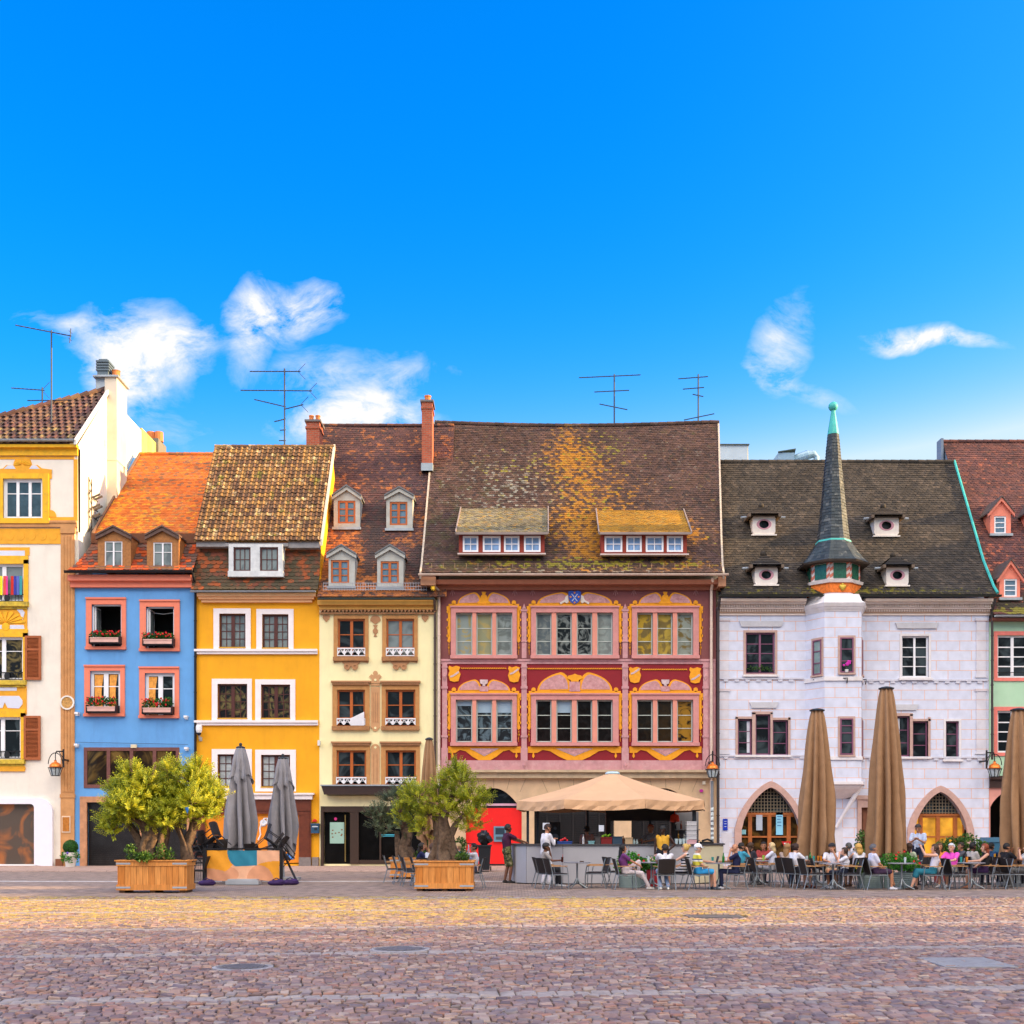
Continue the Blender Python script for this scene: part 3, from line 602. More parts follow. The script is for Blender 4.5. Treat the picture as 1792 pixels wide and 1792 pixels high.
 for k in range(4): c.box(xg-.6, xg+.0, 53.85, 54.65, 22.72+k*.13, 22.80+k*.13)
 c.box(xg-.5, xg-.1, 53.95, 54.55, 22.7, 23.28); c.build('chimney_cowl', mk('slate_cowl', (.10,.14,.17), rough=.5), cb)
 c = MB(); c.lathe([(.19,0),(.18,.4),(.2,.44),(.14,.44),(.13,.1)], (xg+.22,54.2,22.38), 14); c.build('chimney_pot', CLAYPOT, cb)
 c = MB(); c.box(xg-.7, xg+.15, 60.9, 62.3, 20, 21.95); r_ = c.build('rear_chimney', mk('dark_render', (.16,.15,.12)), t)
 for k in (0,1): q = MB(); q.lathe([(.24,0),(.22,.5),(.18,.5),(.17,.1)], (xg-.42+k*.42,61.5,21.95), 12); q.build('chimney_pot', CLAYPOT, r_)
 # iron bracket ladder with roof tiles of light on the gable
 q = MB(); xq = xg+.05
 for yy in (51.1, 51.45): q.box(xq, xq+.04, yy, yy+.04, 14.6, 17.0)
 for k in range(6): q.obox((xq+.02, 51.3, 14.8+k*.4), (.015,0,0), (0,.18,.18*(-1)**k), (0,.015,-.015))
 for k, z in enumerate((14.75,15.35,15.75,16.2)):
  q.box(xq, xq+.04, 51.45, 52.2, z, z+.035)
  for j in (0,1): q.tube([(xq+.03,51.62+j*.3,z+.05),(xq+.28,51.75+j*.3,z+.22)], .05, 8)
 q.build('iron_sign_bracket', mk('dark_iron', (.06,.05,.045), rough=.6), t)
 # windows
 wp = mk('white_window_paint', (.82,.82,.84), rough=.4, var=.04)
 w = grid_window(t, 6, 75, 838, 908, wp, glass('pane_slate_blue', (.055,.10,.13), .05, 1.5, 1.6), leaves=3, rows=(.33,), fw=5, lw=5, mw=1.6)
 w2 = grid_window(t, -30, 42, 987, 1053, wp, G_SKY, leaves=2, rows=(), fw=4, lw=7)
 for (a, b) in ((1115,1190),(1255,1328)):
  grid_window(t, -30, 41 if a == 1115 else 37, a, b, wp, G_WAVY if a == 1115 else G_DARK, leaves=2, rows=(.3,), fw=4, lw=7)
 surround(t, 6, 75, 838, 908, -1, 86, 829, 908, YE, .06); s_ = MB(); s_.pb(-4, 88, 908, 917, 49.85, D0); s_.build('sill', YE, t)
 for (x1, y0, y1, sx) in ((42,987,1053,51),(41,1115,1190,47),(37,1255,1328,45)):
  q = MB(); q.pb(x1, x1+8, y0-7, y1, 49.94, D0+.03); q.pb(-30, x1+8, y0-14, y0, 49.94, D0+.03); q.build('surround', YE, t)
  q = MB(); q.pb(-30, sx, y1+1, y1+9, 49.82, D0); q.pb(-30, sx-3, y1+9, y1+13, 49.92, D0); q.build('sill', mk('mossy_sill', (.60,.42,.04), var=.3, vs=6, dirt=(.12,.10,.05), dirt_amt=.8, dirt_scale=4), t)
  r_ = MB(); r_.pb(-30, x1, y1-14, y1-12.5, D0+.02, D0+.04); r_.pb(-30, x1, y1-2, y1-.5, D0+.02, D0+.04)
  for k in range(12): r_.pb(-28+k*6, -27.3+k*6, y1-14, y1-1, D0+.02, D0+.04)
  r_.pp(arc(12, y1-7, 5, 6, 0, 360, 12)[:-1], D0+.0, D0+.02); r_.build('window_rail', BLACKM, t)
 towels = ((0,(.85,.75,.02)),(6,(.70,.10,.05)),(9,(.85,.05,.35)),(19,(.60,.03,.02)),(24,(.05,.05,.35)),(29,(.10,.15,.50)),(34,(.05,.35,.40)),(-6,(.2,.5,.1)))
 for k, (x, c) in enumerate(towels):
  q = MB(); n = 6; vs = []
  for j in range(n+1):
   for i in range(5): vs.append((fx(x)+i*.028, D0+.0-.012*math.sin(i*2+k)-.006*j/n, fz(1008+33*j/n)))
  q.add(vs, [(j*5+i,j*5+i+1,j*5+i+6,j*5+i+5) for j in range(n) for i in range(4)])
  tag(q.build('hanging_towel', mk('towel_%d' % k, c, rough=.9), None), '%s cloth drying on the window rail of the cream house' % ('bright yellow','orange red','pink','dark red','navy blue','blue','teal','green')[k], 'towel', 'cloths drying on the window rail')
 shm = mk('brown_shutter', (.36,.10,.03), var=.15, vs=5)
 for (a, b, x0, x1) in ((1113,1190,45,73),(1253,1330,43,72)):
  q = MB(); q.pb(x0, x1, a, a+4, 49.9, 49.96); q.pb(x0, x1, b-4, b, 49.9, 49.96); q.pb(x0, x0+4, a+4, b-4, 49.9, 49.96); q.pb(x1-4, x1, a+4, b-4, 49.9, 49.96); q.pb(x0+4, x1-4, a+22, a+26, 49.9, 49.96)
  y = a+5
  while y < b-5:
   if not a+20 < y < a+26: q.obox((fx((x0+x1)/2), 49.93, fz(y+1)), ((x1-x0-8)/2*S,0,0), (0,.02,.014), (0,-.004,.006))
   y += 2.3
  q.pb(x0+4, x1-4, a+4, b-4, 49.955, 49.965); q.build('shutter', shm, t)
 # painted ornament
 o = MB()
 o.pp([(-160,799),(130,799),(130,804),(-160,804)], 49.98, D0+.01); o.pp([(129,804),(136,804),(136,912),(129,912)], 49.98, D0+.01)
 o.pp([(88,905),(136,905),(136,912),(88,912)], 49.975, D0+.01); o.pp([(86,822),(91,822),(91,838),(88,838),(88,908),(84,908),(84,822)], 49.97, D0+.01)
 o.pp([(-4,829),(-4,822),(6,820),(12,814),(22,815)]+arc(40,814,16,16,180,0)+[(58,815),(66,814),(74,820),(91,822),(91,829)], 49.965, D0+.01)
 o.pp(arc(90,905,9,12,180,0), 49.96, D0+.01)
 # frieze panel and capitals
 o.pp([(-160,925),(110,925),(110,952),(-160,952)], 49.965, D0+.01)
 for k in range(7): o.pp(arc(-20+k*19,938,7,8,0,360,14)[:-1], 49.955, 49.97)
 for (ya, yb, x1) in ((1062,1106,48),(1198,1250,47)):
  o.pp([(-160,ya+3),(x1,ya+3),(x1,yb),(-160,yb)], 49.972, D0+.01)
 o.pp([(-30,1343),(45,1343),(45,1346),(-30,1346)], 49.95, D0); o.pp([(-30,1340),(44,1340),(44,1350),(-30,1350)], 49.93, D0+.01)
 o.pp([(-30,958),(52,958),(52,972),(47,972),(47,980),(-30,980)], 49.972, D0+.01)
 o.build('painted_ornament', OR, t)
 o = MB()
 for (cx, cy, r) in ((40,815,14),(10,1092,34)):
  for k in range(9):
   a = 12+k*19.5; o.pp([(cx+3*math.cos(R(a-6)),cy-3*math.sin(R(a-6))),(cx+r*math.cos(R(a-7)),cy-r*.62*math.sin(R(a-7))),(cx+r*1.06*math.cos(R(a)),cy-r*.68*math.sin(R(a))),(cx+r*math.cos(R(a+7)),cy-r*.62*math.sin(R(a+7)))], 49.94, 49.972)
 o.pp(arc(11,1097,7,7,0,360,14)[:-1], 49.93, 49.97)
 o.build_each('shell_ornament', YE, t)
 o = MB()
 for pts in ([(8,821),(14,815),(24,815),(28,821)],[(52,821),(56,815),(64,815),(70,821)],[(-30,964),(44,964),(44,974),(-30,974)],[(-30,1067),(30,1067),(36,1074),(40,1086),(44,1072),(40,1067)],[(-30,1094),(4,1094),(4,1103),(-30,1103)],[(18,1094),(42,1094),(44,1103),(18,1103)],
    [(-30,1201),(30,1201),(30,1209),(-30,1209)],[(-30,1218),(34,1218),(40,1226),(40,1232),(34,1240),(14,1239),(9,1229),(5,1239),(-30,1240)]): o.pp(pts, 49.955, 49.973)
 o.build('pale_ornament_inset', LI, t)
 o = MB(); o.pb(-160, 136, 915, 923, 49.9, D0); o.pb(-160, 135, 912, 916, 49.86, D0); o.pb(107, 133, 923, 934, 49.9, D0); o.pb(107, 131, 934, 1390, 49.95, D0); o.pb(106, 132, 1390, 1396, 49.9, D0); o.pb(107, 131, 1396, 1517, 49.93, D0)
 for k in range(4): o.pb(110+k*5.2, 112.8+k*5.2, 938, 1386, 49.925, 49.95)
 o.build('pilaster', BR, t)
 o = MB(); o.ring([(fx(x),fz(y)) for x,y in arc(119,1230,12.5,12.5,0,360,28)[:-1]], [(fx(x),fz(y)) for x,y in arc(119,1230,10,10,0,360,28)[:-1]], 49.88, 49.95); o.build('medallion_ring', mk('pale_ring', (.75,.72,.66)), t)
 o = MB(); o.pp(arc(119,1230,10,10,0,360,24)[:-1], 49.91, 49.95); o.build('medallion', mk('medallion_stone', (.5,.27,.08), var=.35, vs=14), t)
 o = MB(); o.pb(109.5, 124.5, 1428, 1457, 49.9, 49.935); o.build('plaque_rim', mk('plaque_rim', (.7,.55,.4)), t); o = MB(); o.pb(111, 123, 1430, 1455, 49.89, 49.93); o.build('plaque', mk('bronze_plaque', (.45,.16,.02), var=.3, vs=9), t)
 # shopfront with rounded white frame
 def rr(x0, x1, y0, y1, r): return [(fx(x),fz(y)) for x,y in [(x0,y1),(x0,y0)]+arc(x1-r,y0+r,r,r,90,0,10)+[(x1,y1)]]
 a = rr(-30,94,1397,1518,24); b = rr(-30,62,1407,1513.5,7); o = MB(); o.band(a[1:], b[1:], 49.85, D0+.02); o.build('shop_surround', mk('white_shop_frame', (.80,.78,.84), rough=.4, var=.03), t)
 o = MB(); o.pb(-30, 62, 1407, 1513, D0+.1, D0+.13); o.build('shop_window', glass('shop_glass', (.10,.075,.06), .25, 1.2, 1.9, (.35,.13,.05), .55), t)
 o = MB(); o.pb(-30, 63, 1512.5, 1515, 49.98, D0+.1); o.build('shop_sill', WHITEP, t)
 o = MB(); o.pb(100, 112, 1503, 1517, 49.8, D0); o.build('corner_stone', mk('corner_stone', (.20,.07,.03)), t)
# ------------------------------------------------------------------ blue house
def house_blue():
 t = thing('blue_townhouse', 'narrow blue house with coral window surrounds and two wooden dormers', 'house', (fx(235), D0, 0))
 wallm = mk('blue_render', (.12,.34,.68), var=.07, vs=1.2, bump=.15, bs=35, dirt=(.085,.21,.48), dirt_amt=.45, dirt_scale=2.2, streak=True)
 CO = mk('coral_paint', (.78,.22,.13), var=.06, vs=5); wp = MATS['white_window_paint']
 w = [(161,213,1058,1132),(256,305,1062,1135),(158,211,1174,1252),(254,306,1178,1256)]
 holes = w+[(150,312,1311,1376),(153,246,1404,1517),(258,328,1404,1517)]
 m = MB(); facade(m, 129, 341, 1024, 1518, holes)
 xprism(m, [(D0+1.75,0),(D0+1.75,14.0),(57.3,19.8),(63,14),(63,0)], fx(131)-.5, fx(343)+.3)
 m.box(fx(129), fx(129)+.12, D0+.3, D0+1.8, 0, fz(1012)); m.box(fx(341)-.12, fx(341), D0+.3, D0+1.8, 0, fz(1012)); m.box(fx(129)+.12, fx(341)-.12, D0+.3, D0+1.8, fz(1020), fz(1012)); m.build('wall', wallm, t)
 for (x0,x1,y0,y1), S_ in zip(w, ((151,221,1047,1137),(245,315,1051,1140),(148,219,1165,1254),(244,314,1168,1257))):
  surround(t, x0, x1, y0, y1, *S_[:2], S_[2], S_[3]-5, CO, .05, None); q = MB(); q.pb(S_[0]-.5, S_[1]+.5, S_[2]-1.2, S_[2]+1.8, 49.9, 49.96); q.build('drip_moulding', CO, t); q = MB(); q.pb(S_[0]-.5, S_[1]+.5, S_[3]-5, S_[3], 49.86, D0); q.build('sill', CO, t)
 for k in (0,1):
  x0,x1,y0,y1 = w[k]; interior(t, x0, x1, y0, y1)
  q = MB(); q.pb(x0, x1, y0, y0+2, D0+.08, D0+.15); q.pb(x0, x0+2.5, y0, y1, D0+.08, D0+.15); q.pb(x1-2.5, x1, y0, y1, D0+.08, D0+.15); q.build('window_frame', wp, t)
  # casement leaf swung inward
  xa = fx(x0+3); q = MB(); q.box(xa, xa+.05, D0+.15, D0+.75, fz(y1-8), fz(y0+3)); lf = q.build('casement', wp, t)
  q = MB(); q.box(xa+.05, xa+.055, D0+.2, D0+.7, fz(y1-11), fz(y0+6)); q.build('pane', G_SKY, lf)
  q = MB(); q.tube([(fx(x0),D0-.0,fz(y0+49)),(fx(x1),D0-.0,fz(y0+49))], .012, 6); q.build('rail', BLACKM, t)
  if k == 1:
   q = MB(); q.tube([(fx(x0+6),D0+.5,fz(y0+7)),(fx((x0+x1)/2),D0+.5,fz(y0+9)),(fx(x1-4),D0+.5,fz(y0+6))], .015, 6); q.build('string_of_lights', WHITEP, t)
 for k in (2,3):
  x0,x1,y0,y1 = w[k]; wo = grid_window(t, x0, x1, y0, y1, wp, G_DARK, 2, 1, (.32,), 5, 8, 1.6)
  cu = mk('orange_curtain', (.82,.36,.07), rough=.9, var=.3, vs=8)
  for (a, b) in (((x0+6,x0+22),(x0+32,x0+46)) if k == 2 else ((x0+5,x0+20),)):
   q = MB(); n = 10; vs = []
   for j in range(9):
    for i in range(n+1):
     sh = 1-.25*math.sin(j/8*math.pi); vs.append((fx(a+(b-a)*i/n*sh), D0+.132+.006*math.sin(i*1.9)-.006, fz(y0+6+(y1-y0-12)*j/8)))
   q.add(vs, [(j*(n+1)+i,j*(n+1)+i+1,(j+1)*(n+1)+i+1,(j+1)*(n+1)+i) for j in range(8) for i in range(n)]); q.build('curtain', cu, wo)
 # cornice and roof
 m = MB(); m.pb(124, 338, 1009, 1019, 49.62, D0); m.pb(126, 338, 1019, 1029, 49.8, D0); m.build('cornice', CO, t)
 gutter(t, fx(122), fx(343), 49.42, fz(1004), BLACKM, .10)
 zb, zt = fz(1003), EYE+(HOR-937)*51.0/F
 prof = [(49.45,zb),(49.75,zb+.28),(50.3,zb+.9),(51.0,zt)]
 sm = tile_mat('scallop_red', [(.48,.07,.015),(.55,.10,.02),(.34,.05,.015),(.09,.05,.04),(.62,.14,.03),(.42,.08,.03)], [((.10,.07,.06),.60,.08,[],1.3,.35)])
 m = MB(); tiles(m, prof, lambda q: fx(124)+.75*q**.6, lambda q: fx(343), .26, .2, .03, seed=8); m.build('lower_roof', sm, t, attr=True)
 m = MB(); m.box(fx(150), fx(343), 50.62, 51.1, zt-.42, zt+.0); m.build('roof_break', mk('brown_wood', (.13,.045,.018), var=.25, vs=8), t)
 prof2 = [(50.85,zt-.02),(57.3,19.95)]
 um = tile_mat('orange_flat_tile', [(.50,.125,.022),(.56,.155,.024),(.42,.10,.022),(.46,.155,.04),(.17,.09,.055),(.54,.13,.022)], [((.60,.27,.02),.86,.14,[(-1.5,15,4,3,.25)],3,.4)], amb=.15)  # yellow layer at lower left: lichen plus bounced light put into the tiles
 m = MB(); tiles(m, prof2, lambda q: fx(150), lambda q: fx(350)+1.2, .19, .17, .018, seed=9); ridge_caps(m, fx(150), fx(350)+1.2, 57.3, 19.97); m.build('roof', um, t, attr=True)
 m = MB(); xq = fx(150); m.add([(xq-.05,50.8,zt-.15),(xq+.04,50.8,zt-.15),(xq+.04,57.3,19.85),(xq-.05,57.3,19.85),(xq-.05,50.8,zt+.08),(xq+.04,50.8,zt+.08),(xq+.04,57.3,20.05),(xq-.05,57.3,20.05)], [(3,2,1,0),(4,5,6,7),(0,1,5,4),(1,2,6,5),(2,3,7,6),(3,0,4,7)]); m.build('verge', mk('rusty_verge', (.16,.09,.06)), t)
 wd = mk('dormer_wood', (.34,.14,.04), var=.3, vs=9, bump=.3, bs=25); wr = mk('dark_dormer_roof', (.12,.07,.055), var=.3, vs=8)
 for (a, b, wa, wb, ya, yb) in ((171,229,183,214,947,992),(257,313,268,301,949,993)):
  gable_dormer(t, a, b, 938, 923, 994, 49.66, 52.5, wd, wr, wr, (wa,wb,ya,yb), wp, G_SKY, 2, 2, 1, (.62,), 1.8, sillm=wd)
 # downpipe, shopfront
 downpipe(t, 343, 1006, 1400, BLACKM, D0-.1, .055)
 bw = mk('brown_shopframe', (.16,.06,.05), var=.2, vs=6)
 grid_window(t, 147, 314, 1308, 1379, bw, glass('shop_glass_dark', (.02,.014,.01), .3, .9, 1.7, (.16,.10,.03), .6), 4, 1, (), 6, 6, dep=-.03, name='shop_window')
 sa = mk('sandstone_reveal', (.50,.24,.12), var=.2, vs=4, bump=.2)
 m = MB(); m.pb(141, 340, 1394, 1404, 49.9, D0); m.pb(141, 153, 1404, 1517, 49.9, D0+.1); m.pb(246, 258, 1404, 1517, 49.9, D0+.1); m.pb(328, 340, 1404, 1517, 49.9, D0+.1); m.build('door_surround', sa, t)
 ru = mk('roller_shutter', (.035,.032,.032), rough=.35, var=.25, metal=.6)
 for (a, b) in ((153,246),(258,328)):
  m = MB(); y = 1404
  while y < 1516: m.pb(a, b, y, y+2.9, D0+.12, D0+.15); y += 3.4
  m.pb(a, b, 1404, 1517, D0+.15, D0+.17); m.build('roller_shutter', ru, t)
 m = MB(); m.tube([(fx(134),49.92,fz(1299)),(fx(330),49.92,fz(1303))], .008, 5); m.build('cable', BLACKM, t)
 for (x, y) in ((137,1250),(327,1256),(136,1305),(328,1311)):
  m = MB(); m.pb(x-3, x+3, y-3, y+.5, 49.75, D0); m.pb(x-2, x+2.4, y+.5, y+3, 49.8, D0); m.build('spotlight', WHITEP, t)
 m = MB(); m.pb(230, 240, 1303, 1309, 49.9, D0); m.build('sign_light', mk('ivory_box', (.7,.6,.4)), t)
 return w
# ------------------------------------------------------------------ orange-yellow house
def house_yellow():
 t = thing('yellow_townhouse', 'orange yellow house with white window surrounds and a steep mossy pantile roof', 'house', (fx(450), D0, 0))
 wallm = mk('orange_yellow_render', (.80,.36,.004), var=.07, vs=1.1, bump=.15, bs=35, dirt=(.58,.24,.008), dirt_amt=.4, dirt_scale=2, streak=True); wh = mk('white_trim', (.80,.74,.74), var=.05, vs=4)
 pe = mk('peach_cornice', (.80,.45,.22), var=.08)
 W = [(384,430,1074,1134),(459,505,1075,1135),(381,433,1197,1258),(457,508,1198,1258),(381,433,1320,1378),(457,508,1321,1378)]
 SR = [(374,439,1065,1136),(449,514,1066,1136),(371,441,1188,1261),(447,517,1189,1261),(371,441,1311,1385),(447,518,1312,1385)]
 m = MB(); facade(m, 341, 559, 1040, 1518, W+[(345,545,1398,1510)])
 xa, xb = fx(343), fx(560)
 xprism(m, [(D0+.25,0),(D0+.25,fz(1037)),(50.35,14.0),(53.4,18.9),(59,11),(59,0)], xa, xb); m.build('wall', wallm, t)
 dk = mk('dark_brown_window', (.075,.018,.012), rough=.45, var=.15)
 for i, (w, s) in enumerate(zip(W, SR)):
  grid_window(t, *w, dk, (G_SKY, G_SKY, G_WAVY, G_WAVY, G_CURT, G_CURT)[i], 2, 2, (.25,.5,.75), 3, 6, 1.3)
  surround(t, *w, *s, wh, .05); q = MB(); q.pb(w[0]-.5, w[1]+.5, w[3]-1.5, w[3]+.8, 49.93, D0+.1); q.build('sill', mk('gold_sill', (.55,.30,.03)), t)
 for (y, x0, x1) in ((1136.5,341,556),(1261,341,557)):
  m = MB(); m.pb(x0, x1, y, y+4, 49.84, D0); m.pb(x0, x1, y+4, y+8.5, 49.9, D0); m.build('string_course', wh, t)
 m = MB(); m.pb(348, 554, 1041, 1046, 49.66, D0); m.pb(350, 551, 1046, 1050, 49.74, D0); m.pb(354, 547, 1050, 1055, 49.84, D0); m.build('cornice', pe, t)
 # lower slope, scallop tiles
 zb, zt = fz(1036), EYE+(HOR-946)*50.45/F
 lm = tile_mat('scallop_brown', [(.16,.05,.03),(.22,.07,.04),(.10,.05,.03),(.28,.08,.03),(.12,.06,.045)], [((.055,.05,.03),.56,.14,[(-2.4,12.2,2.2,1.4,.22),(2.4,12.4,2.4,1.5,.22),(0,11.6,6,.7,.25)],2.2),((.30,.07,.02),.66,.1,[],.9)])
 m = MB(); tiles(m, [(49.55,zb),(50.0,zb+.7),(50.45,zt)], lambda q: xa-.1, lambda q: xb-.02, .27, .19, .03, seed=12); m.build('lower_roof', lm, t, attr=True)
 gutter(t, xa-.1, xb-.1, 49.5, fz(1038), ZINC, .07)
 # upper slope, pantiles
 pm = tile_mat('pantile_mossy', [(.09,.05,.03),(.17,.09,.045),(.28,.15,.05),(.12,.065,.04),(.30,.165,.055),(.20,.10,.05),(.34,.20,.085)], [((.14,.13,.02),.68,.1,[],1.6,.2),((.5,.36,.20),.74,.06,[],5)])
 ze = EYE+(HOR-947)*49.85/F; zr = 19.05
 m = MB(); tiles(m, [(49.85,ze),(50.9,ze+1.55),(53.4,zr)], lambda q: xa-.05, lambda q: xb+.08, .238, .245, .035, 'pan', seed=14); ridge_caps(m, xa-.05, xb+.08, 53.4, zr, .12, .4)
 m.build('roof', pm, t, attr=True)
 m = MB(); m.add([(xb+.05,49.8,ze-.2),(xb+.14,49.8,ze-.2),(xb+.14,53.4,zr-.12),(xb+.05,53.4,zr-.12),(xb+.05,49.8,ze+.1),(xb+.14,49.8,ze+.1),(xb+.14,53.4,zr+.12),(xb+.05,53.4,zr+.12)], [(3,2,1,0),(4,5,6,7),(0,1,5,4),(1,2,6,5),(2,3,7,6),(3,0,4,7)]); m.build('verge', mk('pale_board', (.62,.55,.42)), t)
 m = MB(); m.pb(344, 396, 947, 957, 49.95, 50.3); m.pb(396, 505, 951, 957, 49.9, 50.3); m.pb(505, 559, 947, 959, 49.95, 50.3); m.build('fascia', mk('grey_fascia', (.28,.27,.27), var=.2, vs=4), t)
 g = mk('grey_white_dormer', (.60,.62,.62), var=.15, vs=4, dirt=(.35,.40,.45), dirt_amt=.5, streak=True)
 m = MB(); m.pb(403, 411, 955, 1008, 49.72, 51); m.pb(441, 457, 955, 1008, 49.72, 51); m.pb(489, 497, 955, 1008, 49.72, 51); m.pb(411, 441, 955, 960, 49.72, 51); m.pb(457, 489, 955, 960, 49.72, 51); m.pb(402, 498, 1002, 1012, 49.66, 50.4); d = m.build('dormer', g, t)
 for (a, b) in ((411,441),(457,489)):
  w = grid_window(t, a, b, 960, 1002, dk, G_SKY, 1, 3, (.5,), 3, 3, 1.2, dep=-.2, name='dormer_window')
 chimney(t, (536-896)*54.2/F, (559-896)*54.2/F, 54.2, 55.2, 18.2, EYE+(HOR-738)*54.2/F, BRICKR, mk('chimney_slab', (.16,.15,.15)), CLAYPOT, 2, base=.9)
 # shopfront
 br = mk('brown_shop_wood', (.13,.03,.012), rough=.4, var=.2, vs=6); org = mk('orange_shop_panel', (.75,.24,.01), var=.1, vs=2)
 m = MB(); m.pb(352, 551, 1388, 1391, 49.68, D0); m.pb(356, 548, 1391, 1399, 49.76, D0); m.build('shop_cornice', wh, t)
 m = MB(); m.pb(338, 545, 1399, 1420, 49.88, D0+.05); m.pb(338, 360, 1420, 1510, 49.88, D0+.05); m.pb(524, 545, 1420, 1510, 49.88, D0+.05); m.pb(360, 524, 1420, 1424, 49.86, D0+.05); m.pb(338, 545, 1417, 1419, 49.84, D0)
 m.pb(342, 357, 1426, 1500, 49.86, 49.89); m.pb(528, 542, 1426, 1500, 49.86, 49.89); m.pb(502, 541, 1421, 1426, 49.85, 49.9); m.build('shop_front', br, t)
 m = MB(); m.pb(360, 524, 1424, 1512, D0+.0, D0+.1); m.build('shop_panel', org, t)
 m = MB(); m.pb(430, 434, 1424, 1512, 49.97, D0); m.pb(480, 483, 1424, 1512, 49.97, D0); m.build('panel_rib', br, t)
 m = MB(); m.pb(524, 545, 1500, 1519, 49.85, D0+.05); m.pb(547, 558, 1500, 1519, 49.85, D0+.05); m.pb(338, 360, 1500, 1519, 49.85, D0+.05); m.build_each('plinth', mk('plinth_stone', (.20,.17,.16), var=.2, vs=6), t)
 m = MB(); m.pb(500, 513, 1494, 1504, 49.98, D0); m.build('blue_sticker', mk('blue_sticker', (.06,.22,.62)), t); m = MB(); m.pb(498, 510, 1482, 1490, 49.98, D0); m.build('pale_sticker', mk('teal_sticker', (.25,.55,.50)), t)
 # graffiti-like white logo loop
 m = MB()
 pts = [(fx(x),49.97,fz(y)) for x,y in ((452,1470),(456,1461),(455,1450),(458,1440),(463,1432),(468,1432),(468,1440),(462,1444),(457,1442))]
 m.tube(pts, .035, 6); m.build('painted_loop', mk('white_line_paint', (.75,.72,.7)), t)
 tr = mk('pale_hoarding_figure', (.6,.66,.75)); m = MB(); m.pp(arc(461,1440,6,6,0,360,14)[:-1], 49.96, D0); m.build('painted_disc', tr, t)
